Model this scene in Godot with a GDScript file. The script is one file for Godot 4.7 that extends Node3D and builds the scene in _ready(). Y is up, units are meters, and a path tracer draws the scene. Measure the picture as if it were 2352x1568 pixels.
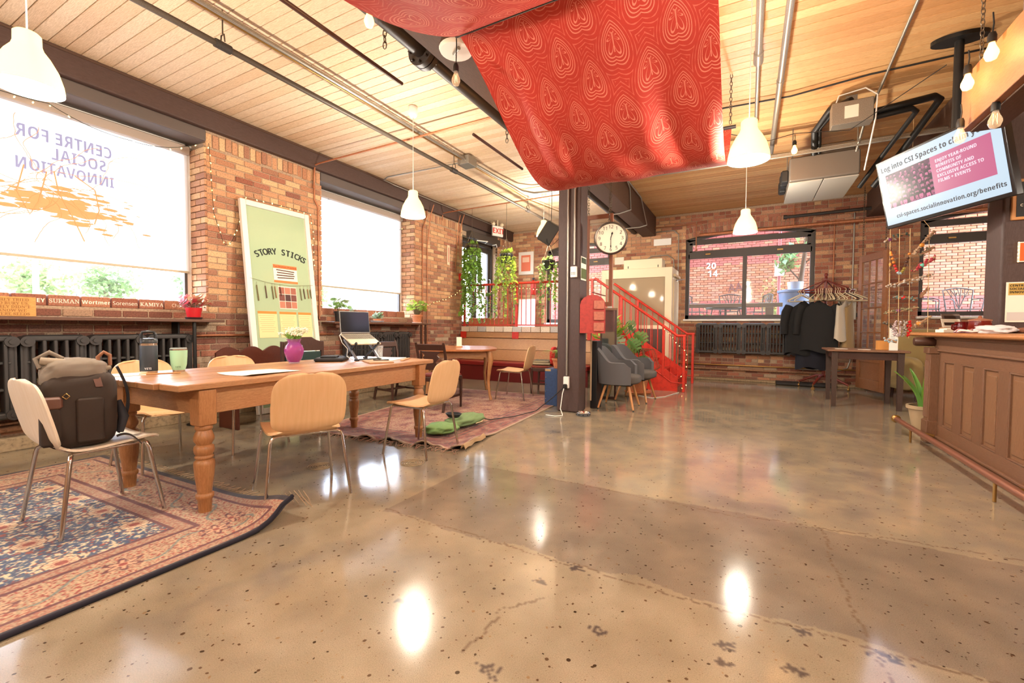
extends Node3D

# ------------------------------------------------------------------ mesh builder
class MB:
	var v := PackedVector3Array()
	var n := PackedVector3Array()
	var uv := PackedVector2Array()
	var ix := PackedInt32Array()

	func tri(a: Vector3, b: Vector3, c: Vector3, na: Vector3, nb: Vector3, nc: Vector3, ua := Vector2.ZERO, ub := Vector2.ZERO, uc := Vector2.ZERO) -> void:
		var i := v.size()
		v.push_back(a); v.push_back(b); v.push_back(c)
		n.push_back(na); n.push_back(nb); n.push_back(nc)
		uv.push_back(ua); uv.push_back(ub); uv.push_back(uc)
		ix.push_back(i)
		if (b - a).cross(c - a).dot(na + nb + nc) < 0.0:
			ix.push_back(i + 1); ix.push_back(i + 2)
		else:
			ix.push_back(i + 2); ix.push_back(i + 1)

	func quad(a: Vector3, b: Vector3, c: Vector3, d: Vector3, nn: Vector3, uvs: Array = []) -> void:
		if uvs.is_empty():
			tri(a, b, c, nn, nn, nn, Vector2(0, 0), Vector2(1, 0), Vector2(1, 1))
			tri(a, c, d, nn, nn, nn, Vector2(0, 0), Vector2(1, 1), Vector2(0, 1))
		else:
			tri(a, b, c, nn, nn, nn, uvs[0], uvs[1], uvs[2])
			tri(a, c, d, nn, nn, nn, uvs[0], uvs[2], uvs[3])

	func box(c: Vector3, s: Vector3, b := Basis()) -> MB:
		var h := s * 0.5
		for ax in 3:
			var u := (ax + 1) % 3
			var w := (ax + 2) % 3
			for sg in [-1.0, 1.0]:
				var e := Vector3.ZERO; e[ax] = sg
				var eu := Vector3.ZERO; eu[u] = h[u]
				var ew := Vector3.ZERO; ew[w] = h[w]
				var m: Vector3 = e * h[ax]
				quad(c + b * (m - eu - ew), c + b * (m + eu - ew), c + b * (m + eu + ew), c + b * (m - eu + ew), (b * e).normalized())
		return self

	func bar(a: Vector3, z: Vector3, w: float, h: float, up := Vector3.UP) -> MB:
		var d := (z - a).normalized()
		var x := up.cross(d)
		if x.length() < 0.01: x = Vector3.RIGHT.cross(d)
		x = x.normalized()
		return box((a + z) * 0.5, Vector3(w, h, (z - a).length()), Basis(x, d.cross(x), d))

	func rbox(c: Vector3, s: Vector3, r: float, b := Basis()) -> MB:
		# chamfered box, one smooth-shaded bevel
		var h := s * 0.5
		r = minf(r, minf(h.x, minf(h.y, h.z)) * 0.98)
		var k := h - Vector3(r, r, r)
		for ax in 3:
			var u := (ax + 1) % 3
			var w := (ax + 2) % 3
			for sg in [-1.0, 1.0]:
				var e := Vector3.ZERO; e[ax] = sg
				var eu := Vector3.ZERO; eu[u] = k[u]
				var ew := Vector3.ZERO; ew[w] = k[w]
				var m: Vector3 = e * h[ax]
				quad(c + b * (m - eu - ew), c + b * (m + eu - ew), c + b * (m + eu + ew), c + b * (m - eu + ew), b * e)
		for ax in 3:
			var u := (ax + 1) % 3
			var w := (ax + 2) % 3
			for su in [-1.0, 1.0]:
				for sw in [-1.0, 1.0]:
					var l := Vector3.ZERO; l[ax] = k[ax]
					var p := Vector3.ZERO; p[u] = su * h[u]; p[w] = sw * k[w]
					var q := Vector3.ZERO; q[u] = su * k[u]; q[w] = sw * h[w]
					var np := Vector3.ZERO; np[u] = su
					var nq := Vector3.ZERO; nq[w] = sw
					np = b * np; nq = b * nq
					tri(c + b * (p - l), c + b * (p + l), c + b * (q + l), np, np, nq)
					tri(c + b * (p - l), c + b * (q + l), c + b * (q - l), np, nq, nq)
		for sx in [-1.0, 1.0]:
			for sy in [-1.0, 1.0]:
				for sz in [-1.0, 1.0]:
					tri(c + b * Vector3(sx * h.x, sy * k.y, sz * k.z), c + b * Vector3(sx * k.x, sy * h.y, sz * k.z), c + b * Vector3(sx * k.x, sy * k.y, sz * h.z), b * Vector3(sx, 0, 0), b * Vector3(0, sy, 0), b * Vector3(0, 0, sz))
		return self

	func tube(p: Array, r, sides := 8, closed := false, caps := true) -> MB:
		var cnt := p.size()
		if cnt < 2: return self
		var rings := []
		var t0: Vector3 = ((p[1] as Vector3) - (p[0] as Vector3)).normalized()
		var x := t0.cross(Vector3.UP)
		if x.length() < 0.05: x = t0.cross(Vector3.RIGHT)
		x = x.normalized()
		for i in cnt:
			var t: Vector3
			if closed: t = ((p[(i + 1) % cnt] as Vector3) - (p[(i + cnt - 1) % cnt] as Vector3)).normalized()
			elif i == 0: t = t0
			elif i == cnt - 1: t = ((p[i] as Vector3) - (p[i - 1] as Vector3)).normalized()
			else: t = (((p[i + 1] as Vector3) - (p[i] as Vector3)).normalized() + ((p[i] as Vector3) - (p[i - 1] as Vector3)).normalized()).normalized()
			x = (x - t * x.dot(t)).normalized()
			var y := t.cross(x)
			var rr: float = r[i] if r is Array else r
			var ring := []
			for k in sides + 1:
				var a := TAU * k / sides
				ring.append([(p[i] as Vector3) + (x * cos(a) + y * sin(a)) * rr, x * cos(a) + y * sin(a)])
			rings.append(ring)
		var last := cnt if closed else cnt - 1
		for i in last:
			var A: Array = rings[i]
			var B: Array = rings[(i + 1) % cnt]
			for k in sides:
				tri(A[k][0], A[k + 1][0], B[k + 1][0], A[k][1], A[k + 1][1], B[k + 1][1])
				tri(A[k][0], B[k + 1][0], B[k][0], A[k][1], B[k + 1][1], B[k][1])
		if caps and not closed:
			for e in [0, cnt - 1]:
				var nn: Vector3 = -t0 if e == 0 else ((p[e] as Vector3) - (p[e - 1] as Vector3)).normalized()
				for k in sides:
					tri(p[e], rings[e][k][0], rings[e][k + 1][0], nn, nn, nn)
		return self

	func lathe(prof: Array, c := Vector3.ZERO, sides := 16, b := Basis(), sy := 1.0) -> MB:
		var m := prof.size() - 1
		var sn := []
		for i in m:
			var d: Vector2 = prof[i + 1] - prof[i]
			sn.append(Vector2(d.y, -d.x).normalized())
		for i in m:
			var n0: Vector2 = sn[i]
			var n1: Vector2 = sn[i]
			if i > 0 and sn[i - 1].dot(sn[i]) > 0.6: n0 = (sn[i - 1] + sn[i]).normalized()
			if i < m - 1 and sn[i + 1].dot(sn[i]) > 0.6: n1 = (sn[i + 1] + sn[i]).normalized()
			for k in sides:
				var a0 := TAU * k / sides
				var a1 := TAU * (k + 1) / sides
				var c0 := Vector3(cos(a0), 0, sin(a0) * sy)
				var c1 := Vector3(cos(a1), 0, sin(a1) * sy)
				var P0: Vector2 = prof[i]
				var P1: Vector2 = prof[i + 1]
				var A := c + b * (c0 * P0.x + Vector3(0, P0.y, 0))
				var B := c + b * (c1 * P0.x + Vector3(0, P0.y, 0))
				var C := c + b * (c1 * P1.x + Vector3(0, P1.y, 0))
				var D := c + b * (c0 * P1.x + Vector3(0, P1.y, 0))
				var NA := b * (c0 * n0.x + Vector3(0, n0.y, 0))
				var NB := b * (c1 * n0.x + Vector3(0, n0.y, 0))
				var NC := b * (c1 * n1.x + Vector3(0, n1.y, 0))
				var ND := b * (c0 * n1.x + Vector3(0, n1.y, 0))
				var u0 := float(k) / sides
				var u1 := float(k + 1) / sides
				var w0 := float(i) / m
				var w1 := float(i + 1) / m
				if P0.x > 1e-5: tri(A, B, C, NA, NB, NC, Vector2(u0, w0), Vector2(u1, w0), Vector2(u1, w1))
				if P1.x > 1e-5: tri(A, C, D, NA, NC, ND, Vector2(u0, w0), Vector2(u1, w1), Vector2(u0, w1))
		return self

	func cyl(a: Vector3, z: Vector3, r: float, sides := 12) -> MB:
		return tube([a, z], r, sides)

	func ball(c: Vector3, r, seg := 12, rings := 8, b := Basis()) -> MB:
		var s: Vector3 = r if r is Vector3 else Vector3(r, r, r)
		for i in rings:
			var p0 := PI * i / rings
			var p1 := PI * (i + 1) / rings
			for k in seg:
				var a0 := TAU * k / seg
				var a1 := TAU * (k + 1) / seg
				var q := [Vector3(sin(p0) * cos(a0), cos(p0), sin(p0) * sin(a0)), Vector3(sin(p0) * cos(a1), cos(p0), sin(p0) * sin(a1)), Vector3(sin(p1) * cos(a1), cos(p1), sin(p1) * sin(a1)), Vector3(sin(p1) * cos(a0), cos(p1), sin(p1) * sin(a0))]
				var pp := []
				var nn := []
				for t in q:
					pp.append(c + b * (t * s)); nn.append((b * (t / s)).normalized())
				if i > 0: tri(pp[0], pp[1], pp[2], nn[0], nn[1], nn[2])
				if i < rings - 1: tri(pp[0], pp[2], pp[3], nn[0], nn[2], nn[3])
		return self

	func prism(poly: PackedVector2Array, depth: float, xf := Transform3D(), smooth := false) -> MB:
		# poly in local XY, extruded along local z by +-depth/2
		var t := Geometry2D.triangulate_polygon(poly)
		var nz := xf.basis.z.normalized()
		for s in [-0.5, 0.5]:
			for i in range(0, t.size(), 3):
				var q := []
				var uvq := []
				for k in 3:
					var p2 := poly[t[i + k]]
					q.append(xf * Vector3(p2.x, p2.y, s * depth)); uvq.append(p2)
				tri(q[0], q[1], q[2], nz * signf(s), nz * signf(s), nz * signf(s), uvq[0], uvq[1], uvq[2])
		var m := poly.size()
		var area := 0.0
		for i in m: area += poly[i].cross(poly[(i + 1) % m])
		var sg := 1.0 if area > 0 else -1.0
		var en := []
		for i in m:
			var d := poly[(i + 1) % m] - poly[i]
			en.append(Vector2(d.y, -d.x).normalized() * sg)
		for i in m:
			var j := (i + 1) % m
			var e0: Vector2 = en[i]
			var e1: Vector2 = en[i]
			if smooth:
				if en[(i + m - 1) % m].dot(en[i]) > 0.5: e0 = (en[(i + m - 1) % m] + en[i]).normalized()
				if en[j].dot(en[i]) > 0.5: e1 = (en[j] + en[i]).normalized()
			var n0 := (xf.basis * Vector3(e0.x, e0.y, 0)).normalized()
			var n1 := (xf.basis * Vector3(e1.x, e1.y, 0)).normalized()
			var A := xf * Vector3(poly[i].x, poly[i].y, -depth / 2)
			var B := xf * Vector3(poly[j].x, poly[j].y, -depth / 2)
			var Cc := xf * Vector3(poly[j].x, poly[j].y, depth / 2)
			var D := xf * Vector3(poly[i].x, poly[i].y, depth / 2)
			tri(A, B, Cc, n0, n1, n1)
			tri(A, Cc, D, n0, n1, n0)
		return self

	func sheet(nu: int, nv: int, f: Callable, thick := 0.0, wrap := false) -> MB:
		# f(u, v) in 0..1 -> Vector3; smooth normals; optional thickness
		var g := []
		for j in nv + 1:
			var row := []
			for i in nu + 1: row.append(f.call(float(i) / nu, float(j) / nv))
			g.append(row)
		var nn := []
		for j in nv + 1:
			var row := []
			for i in nu + 1:
				var i0 := maxi(i - 1, 0); var i1 := mini(i + 1, nu)
				if wrap and i == 0: i0 = nu - 1
				if wrap and i == nu: i1 = 1
				var du: Vector3 = g[j][i1] - g[j][i0]
				var dv: Vector3 = g[mini(j + 1, nv)][i] - g[maxi(j - 1, 0)][i]
				var q := du.cross(dv)
				row.append(q.normalized() if q.length() > 1e-12 else Vector3.UP)
			nn.append(row)
		var sides := [0.0] if thick == 0.0 else [0.5, -0.5]
		for s in sides:
			var sg := -1.0 if s < 0.0 else 1.0
			for j in nv:
				for i in nu:
					var P := []
					var Nn := []
					var U := []
					for d in [[0, 0], [1, 0], [1, 1], [0, 1]]:
						var nd: Vector3 = nn[j + d[1]][i + d[0]]
						P.append((g[j + d[1]][i + d[0]] as Vector3) + nd * s * thick); Nn.append(nd * sg)
						U.append(Vector2(float(i + d[0]) / nu, float(j + d[1]) / nv))
					tri(P[0], P[1], P[2], Nn[0], Nn[1], Nn[2], U[0], U[1], U[2])
					tri(P[0], P[2], P[3], Nn[0], Nn[2], Nn[3], U[0], U[2], U[3])
		if thick != 0.0:
			var edge := []
			for i in nu: edge.append([0, i, 0, i + 1]); edge.append([nv, i, nv, i + 1])
			if not wrap:
				for j in nv: edge.append([j, 0, j + 1, 0]); edge.append([j, nu, j + 1, nu])
			for e in edge:
				var a: Vector3 = g[e[0]][e[1]]; var b: Vector3 = g[e[2]][e[3]]
				var na: Vector3 = nn[e[0]][e[1]]; var nb: Vector3 = nn[e[2]][e[3]]
				var mid: Vector3 = g[nv / 2][nu / 2]
				var o := (b - a).cross(na).normalized()
				var inner: Vector3 = g[clampi(e[0], 1, nv - 1)][clampi(e[1], 1, nu - 1)] if nu > 1 and nv > 1 else mid
				if o.dot(a - inner) < 0: o = -o
				var U := Vector2(float(e[1]) / nu, float(e[0]) / nv)
				tri(a + na * thick / 2, b + nb * thick / 2, b - nb * thick / 2, o, o, o, U, U, U)
				tri(a + na * thick / 2, b - nb * thick / 2, a - na * thick / 2, o, o, o, U, U, U)
		return self

	func mesh() -> ArrayMesh:
		var m := ArrayMesh.new()
		var a := []
		a.resize(Mesh.ARRAY_MAX)
		a[Mesh.ARRAY_VERTEX] = v; a[Mesh.ARRAY_NORMAL] = n; a[Mesh.ARRAY_TEX_UV] = uv; a[Mesh.ARRAY_INDEX] = ix
		if v.size() > 0: m.add_surface_from_arrays(Mesh.PRIMITIVE_TRIANGLES, a)
		return m

# ------------------------------------------------------------------ nodes
var used := {}
var M := {}
var T := {}
var rng := RandomNumberGenerator.new()

func numbered(called: String) -> String:
	var k: int = used.get(called, 0)
	used[called] = k + 1
	return called if k == 0 else "%s_%03d" % [called, k]

func meta(o: Node, label := "", category := "", group := "", kind := "") -> Node:
	if label: o.set_meta("label", label)
	if category: o.set_meta("category", category)
	if group: o.set_meta("group", group)
	if kind: o.set_meta("kind", kind)
	return o

func thing(called: String, label: String, category: String, at := Vector3.ZERO, yaw := 0.0, group := "") -> Node3D:
	var o := Node3D.new()
	o.name = numbered(called)
	add_child(o)
	o.position = at
	o.rotation_degrees.y = yaw
	meta(o, label, category, group)
	return o

func part(parent: Node, called: String, m, mat: Material, at := Vector3.ZERO, label := "") -> MeshInstance3D:
	var o := MeshInstance3D.new()
	o.name = called
	o.mesh = (m as MB).mesh() if m is MB else m
	o.material_override = mat
	o.position = at
	parent.add_child(o, true)
	if label: o.set_meta("label", label)
	return o

func one(called: String, label: String, category: String, m, mat: Material, at := Vector3.ZERO, yaw := 0.0, group := "") -> MeshInstance3D:
	var o := MeshInstance3D.new()
	o.name = numbered(called)
	o.mesh = (m as MB).mesh() if m is MB else m
	o.material_override = mat
	add_child(o)
	o.position = at
	o.rotation_degrees.y = yaw
	meta(o, label, category, group)
	return o

func structure(called: String, m = null, mat: Material = null) -> Node3D:
	var o: Node3D
	if m == null: o = Node3D.new()
	else:
		var i := MeshInstance3D.new()
		i.mesh = (m as MB).mesh() if m is MB else m
		i.material_override = mat
		o = i
	o.name = numbered(called)
	add_child(o)
	o.set_meta("kind", "structure")
	return o

func copy(o: Node3D, at: Vector3, yaw := 0.0, label := "") -> Node3D:
	var base := String(o.name)
	var rx := RegEx.create_from_string("_\\d{3}$")
	base = rx.sub(base, "")
	var c: Node3D = o.duplicate()
	c.name = numbered(base)
	add_child(c)
	c.position = at
	c.rotation_degrees.y = yaw
	if label: c.set_meta("label", label)
	return c

func text(s: String, size: float, depth := 0.001, font := "Droid Sans", bold := false, italic := false) -> TextMesh:
	var t := TextMesh.new()
	var f := SystemFont.new()
	f.font_names = PackedStringArray([font])
	if bold: f.font_weight = 700
	f.font_italic = italic
	t.font = f
	t.text = s
	t.font_size = 32
	t.pixel_size = size / 32.0
	t.depth = depth
	t.curve_step = 4.0
	return t

func lettering(parent: Node, called: String, s: String, size: float, mat: Material, xf: Transform3D, font := "Droid Sans", bold := false, depth := 0.001) -> MeshInstance3D:
	var o := MeshInstance3D.new()
	o.name = called
	o.mesh = text(s, size, depth, font, bold)
	o.material_override = mat
	o.transform = xf
	parent.add_child(o, true)
	return o

# ------------------------------------------------------------------ materials
func mat(c: Color, rough := 0.7, metal := 0.0) -> StandardMaterial3D:
	var m := StandardMaterial3D.new()
	m.albedo_color = c
	m.roughness = rough
	m.metallic = metal
	return m

func tex(m: StandardMaterial3D, t: Texture2D, sc: Vector3, world := false) -> StandardMaterial3D:
	m.albedo_texture = t
	m.uv1_triplanar = true
	m.uv1_world_triplanar = world
	m.uv1_scale = sc
	m.uv1_triplanar_sharpness = 8.0
	return m

func glow(c: Color, e: float, base := Color(1, 1, 1)) -> StandardMaterial3D:
	var m := mat(base, 0.5)
	m.emission_enabled = true
	m.emission = c
	m.emission_energy_multiplier = e
	return m

func pane(c: Color, a: float, rough := 0.03) -> StandardMaterial3D:
	var m := mat(Color(c.r, c.g, c.b, a), rough)
	m.transparency = BaseMaterial3D.TRANSPARENCY_ALPHA
	return m

func noise(freq: float, oct: int, sd: int, kind := FastNoiseLite.TYPE_SIMPLEX_SMOOTH) -> FastNoiseLite:
	var f := FastNoiseLite.new()
	f.noise_type = kind
	f.seed = sd
	f.frequency = freq
	f.fractal_type = FastNoiseLite.FRACTAL_FBM
	f.fractal_octaves = oct
	return f

func ramp_tex(size: int, f: FastNoiseLite, stops: Array) -> ImageTexture:
	# seamless noise mapped through a colour ramp
	var im := f.get_seamless_image(size, size)
	im.convert(Image.FORMAT_L8)
	var d := im.get_data()
	var lut := []
	var g := Gradient.new()
	g.offsets = PackedFloat32Array(stops.map(func(s): return s[0]))
	g.colors = PackedColorArray(stops.map(func(s): return s[1]))
	for i in 256: lut.append(g.sample(i / 255.0))
	var o := PackedByteArray()
	o.resize(size * size * 3)
	for i in size * size:
		var c: Color = lut[d[i]]
		o[i * 3] = c.r8; o[i * 3 + 1] = c.g8; o[i * 3 + 2] = c.b8
	return ImageTexture.create_from_image(Image.create_from_data(size, size, false, Image.FORMAT_RGB8, o))

func grey(x: float) -> Color:
	return Color(x, x, x)

# ------------------------------------------------------------------ scene
const WX := -5.65      # face of the window wall
const FZ := -10.4      # face of the far wall
const CY := 3.64       # ceiling boards
const EX := 6.2
const BZ := 3.2

func _ready() -> void:
	rng.seed = 4711
	var cam := Camera3D.new()
	cam.name = "camera"
	add_child(cam)
	cam.position = Vector3(0, 1.1, 0)
	cam.rotation = Vector3(-0.03273, 0.49544, 0.00648)
	cam.fov = 76.05
	cam.near = 0.05
	cam.far = 400.0
	cam.current = true
	var we := WorldEnvironment.new()
	we.name = "environment"
	var e := Environment.new()
	e.background_mode = Environment.BG_SKY
	var sky := Sky.new()
	var sm := ProceduralSkyMaterial.new()
	sm.sky_top_color = Color(0.80, 0.89, 1.0)
	sm.sky_horizon_color = Color(0.97, 0.98, 1.0)
	sm.ground_bottom_color = Color(0.5, 0.48, 0.45)
	sm.ground_horizon_color = Color(0.75, 0.74, 0.72)
	sky.sky_material = sm
	e.sky = sky
	e.background_energy_multiplier = 19.0
	e.tonemap_mode = Environment.TONE_MAPPER_LINEAR
	e.tonemap_exposure = 1.7
	e.sdfgi_enabled = true
	e.ssao_enabled = true
	e.ssil_enabled = true
	we.environment = e
	add_child(we)
	materials()
	shell()
	left_wall()
	far_wall()
	outside()
	landing()
	overhead()
	lamps()
	main_table()
	left_side()
	window_shelves()
	dining_corner()
	middle()
	right_side()
	bar()

func materials() -> void:
	T.wood = wood_texture(512, 11)
	T.oak = wood_texture(512, 23)
	T.blot = ramp_tex(512, noise(0.012, 4, 5), [[0.0, grey(0.84)], [0.45, grey(0.96)], [1.0, grey(1.0)]])
	T.fine = ramp_tex(512, noise(0.06, 4, 9), [[0.0, grey(0.72)], [0.5, grey(0.95)], [1.0, grey(1.0)]])
	T.clay = ramp_tex(512, noise(0.035, 5, 3), [[0.0, grey(0.68)], [0.35, grey(0.92)], [0.7, grey(1.0)], [1.0, Color(1.0, 0.98, 0.92)]])
	T.weave = weave_texture(256)
	T.birch = ramp_tex(256, noise(0.03, 3, 13), [[0.0, Color(0.96, 0.94, 0.90)], [1.0, grey(1.0)]])
	# bricks
	M.bricks_buff = []
	for c in [Color(0.84, 0.67, 0.50), Color(0.80, 0.60, 0.45), Color(0.77, 0.56, 0.41), Color(0.72, 0.51, 0.38), Color(0.80, 0.61, 0.46), Color(0.66, 0.47, 0.37), Color(0.75, 0.56, 0.43), Color(0.86, 0.71, 0.54)]:
		M.bricks_buff.append(brick_mat(c))
	M.bricks_red = []
	for c in [Color(0.66, 0.43, 0.34), Color(0.60, 0.37, 0.29), Color(0.70, 0.47, 0.36), Color(0.58, 0.38, 0.31), Color(0.68, 0.45, 0.36), Color(0.74, 0.54, 0.42)]:
		M.bricks_red.append(brick_mat(c))
	M.bricks_old = []
	for c in [Color(0.56, 0.37, 0.30), Color(0.50, 0.32, 0.26), Color(0.61, 0.43, 0.35), Color(0.66, 0.53, 0.43), Color(0.54, 0.39, 0.33), Color(0.72, 0.63, 0.53)]:
		M.bricks_old.append(brick_mat(c))
	M.mortar = tex(mat(Color(0.70, 0.60, 0.50), 0.95), T.clay, Vector3(2.3, 2.3, 2.3), true)
	M.mortar_dark = tex(mat(Color(0.56, 0.45, 0.36), 0.95), T.clay, Vector3(2.3, 2.3, 2.3), true)
	M.beam = tex(mat(Color(0.33, 0.25, 0.23), 0.6), T.wood, Vector3(3, 3, 0.4), true)
	M.post = tex(mat(Color(0.31, 0.24, 0.23), 0.6), T.wood, Vector3(3, 0.4, 3), true)
	M.timber = tex(mat(Color(0.35, 0.25, 0.19), 0.75), T.wood, Vector3(3, 3, 0.4), true)
	M.lintel = mat(Color(0.36, 0.32, 0.30), 0.55)
	M.plank_window_lit = []  # left bay: brightness of the window light put into paler board colours
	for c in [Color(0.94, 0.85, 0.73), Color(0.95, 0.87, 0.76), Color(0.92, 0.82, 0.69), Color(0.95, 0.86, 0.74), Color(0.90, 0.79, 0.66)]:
		M.plank_window_lit.append(tex(mat(c, 0.6), T.wood, Vector3(0.35, 5, 5), true))
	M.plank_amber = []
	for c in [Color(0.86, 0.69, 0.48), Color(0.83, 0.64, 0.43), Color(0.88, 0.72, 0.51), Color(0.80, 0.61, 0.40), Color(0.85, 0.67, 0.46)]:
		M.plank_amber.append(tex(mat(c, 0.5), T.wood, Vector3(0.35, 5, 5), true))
	M.gap = mat(Color(0.30, 0.20, 0.12), 0.9)
	M.white_frame = mat(Color(0.90, 0.88, 0.84), 0.5)
	M.dark_frame = mat(Color(0.27, 0.24, 0.22), 0.5)
	M.glass = pane(Color(0.95, 1.0, 0.98), 0.04)
	M.concrete_curb = tex(mat(Color(0.66, 0.58, 0.46), 0.85), T.clay, Vector3(1.3, 1.3, 1.3), true)
	M.plaster = tex(mat(Color(0.62, 0.47, 0.36), 0.9), T.clay, Vector3(1.5, 1.5, 1.5), true)
	M.red = tex(mat(Color(0.80, 0.20, 0.13), 0.42), T.blot, Vector3(2, 2, 2))
	M.maroon = mat(Color(0.42, 0.10, 0.10), 0.4)
	M.steel = mat(Color(0.62, 0.60, 0.57), 0.38, 0.85)
	M.galv = tex(mat(Color(0.66, 0.64, 0.60), 0.42, 0.75), T.fine, Vector3(4, 4, 4))
	M.chrome = mat(Color(0.80, 0.79, 0.77), 0.14, 1.0)
	M.iron = mat(Color(0.22, 0.21, 0.205), 0.45, 0.1)
	M.black = mat(Color(0.06, 0.06, 0.06), 0.5)
	M.black_pipe = tex(mat(Color(0.22, 0.20, 0.19), 0.5), T.fine, Vector3(3, 3, 3))
	M.copper = tex(mat(Color(0.72, 0.47, 0.33), 0.45, 0.5), T.blot, Vector3(3, 3, 3))
	M.brass = mat(Color(0.68, 0.54, 0.32), 0.3, 0.9)
	M.white = mat(Color(0.92, 0.91, 0.88), 0.5)
	M.cream = mat(Color(0.88, 0.82, 0.70), 0.55)
	M.paper = mat(Color(0.93, 0.90, 0.83), 0.8)
	M.ink = mat(Color(0.10, 0.12, 0.11), 0.8)
	M.pine = tex(mat(Color(0.74, 0.56, 0.40), 0.34), T.oak, Vector3(4, 4, 0.5))
	M.pine_v = tex(mat(Color(0.72, 0.52, 0.34), 0.38), T.oak, Vector3(4, 0.5, 4))
	M.pine_x = tex(mat(Color(0.72, 0.53, 0.36), 0.42), T.oak, Vector3(0.5, 4, 4))
	M.birch = tex(mat(Color(0.86, 0.70, 0.52), 0.42), T.birch, Vector3(5, 0.5, 5))
	M.birch_pale = tex(mat(Color(0.90, 0.85, 0.77), 0.5), T.birch, Vector3(5, 0.5, 5))
	M.ply_edge = mat(Color(0.74, 0.52, 0.31), 0.6)
	M.mahogany = tex(mat(Color(0.36, 0.17, 0.11), 0.4), T.oak, Vector3(4, 0.6, 4))
	M.walnut = tex(mat(Color(0.29, 0.18, 0.14), 0.42), T.oak, Vector3(4, 0.6, 4))
	M.oak_v = tex(mat(Color(0.50, 0.37, 0.28), 0.42), T.oak, Vector3(5, 0.5, 5))
	M.oak_z = tex(mat(Color(0.52, 0.385, 0.295), 0.40), T.oak, Vector3(5, 5, 0.5))
	M.oak_panel = tex(mat(Color(0.56, 0.42, 0.31), 0.40), T.oak, Vector3(4, 0.45, 4))
	M.oak_top = tex(mat(Color(0.76, 0.53, 0.33), 0.35), T.oak, Vector3(5, 5, 0.5))
	M.bench = tex(mat(Color(0.78, 0.60, 0.42), 0.5), T.oak, Vector3(0.5, 5, 5))
	M.leaf = leaf_mat(Color(0.42, 0.60, 0.20))
	M.leaf_yellow = leaf_mat(Color(0.62, 0.74, 0.24))
	M.leaf_dark = leaf_mat(Color(0.16, 0.33, 0.14))
	M.leaf_grey = leaf_mat(Color(0.50, 0.62, 0.52))
	M.leaf_pink = leaf_mat(Color(0.80, 0.22, 0.33))
	M.stem = mat(Color(0.42, 0.36, 0.22), 0.8)
	M.soil = mat(Color(0.16, 0.11, 0.08), 0.95)
	M.terracotta = tex(mat(Color(0.76, 0.47, 0.30), 0.8), T.blot, Vector3(6, 6, 6))
	M.bulb = glow(Color(1.0, 0.78, 0.45), 3.0, Color(1, 0.9, 0.7))
	M.wire = mat(Color(0.14, 0.17, 0.12), 0.7)
	M.chain = mat(Color(0.42, 0.38, 0.33), 0.4, 0.8)

func brick_mat(c: Color) -> StandardMaterial3D:
	return tex(mat(c, 0.9), T.clay, Vector3(3.1, 3.1, 3.1), true)

func leaf_mat(c: Color) -> StandardMaterial3D:
	var m := mat(c, 0.5)
	m.backlight_enabled = true
	m.backlight = Color(0.55, 0.6, 0.4)
	return m

func wood_texture(size: int, sd: int) -> ImageTexture:
	var a := noise(0.011, 4, sd).get_seamless_image(size, size)
	var b := noise(0.05, 3, sd + 1).get_seamless_image(size, size)
	a.convert(Image.FORMAT_L8); b.convert(Image.FORMAT_L8)
	var da := a.get_data(); var db := b.get_data()
	var o := PackedByteArray()
	o.resize(size * size * 3)
	for i in size * size:
		var x := da[i] / 255.0
		var ring := absf(fmod(x * 9.0, 1.0) - 0.5) * 2.0
		var g := 0.90 + 0.10 * ring - 0.16 * (1.0 - db[i] / 255.0)
		g = clampf(g, 0.0, 1.0)
		o[i * 3] = int(255 * pow(g, 0.8)); o[i * 3 + 1] = int(255 * g); o[i * 3 + 2] = int(255 * pow(g, 1.25))
	return ImageTexture.create_from_image(Image.create_from_data(size, size, false, Image.FORMAT_RGB8, o))

func weave_texture(size: int) -> ImageTexture:
	var im := Image.create(size, size, false, Image.FORMAT_RGB8)
	var r := RandomNumberGenerator.new()
	r.seed = 8
	for y in size:
		for x in size:
			var k := 0.82 + 0.10 * sin(x * TAU / 8.0) * sin(y * TAU / 8.0) + r.randf() * 0.10
			im.set_pixel(x, y, grey(clampf(k, 0, 1)))
	return ImageTexture.create_from_image(im)

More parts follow.
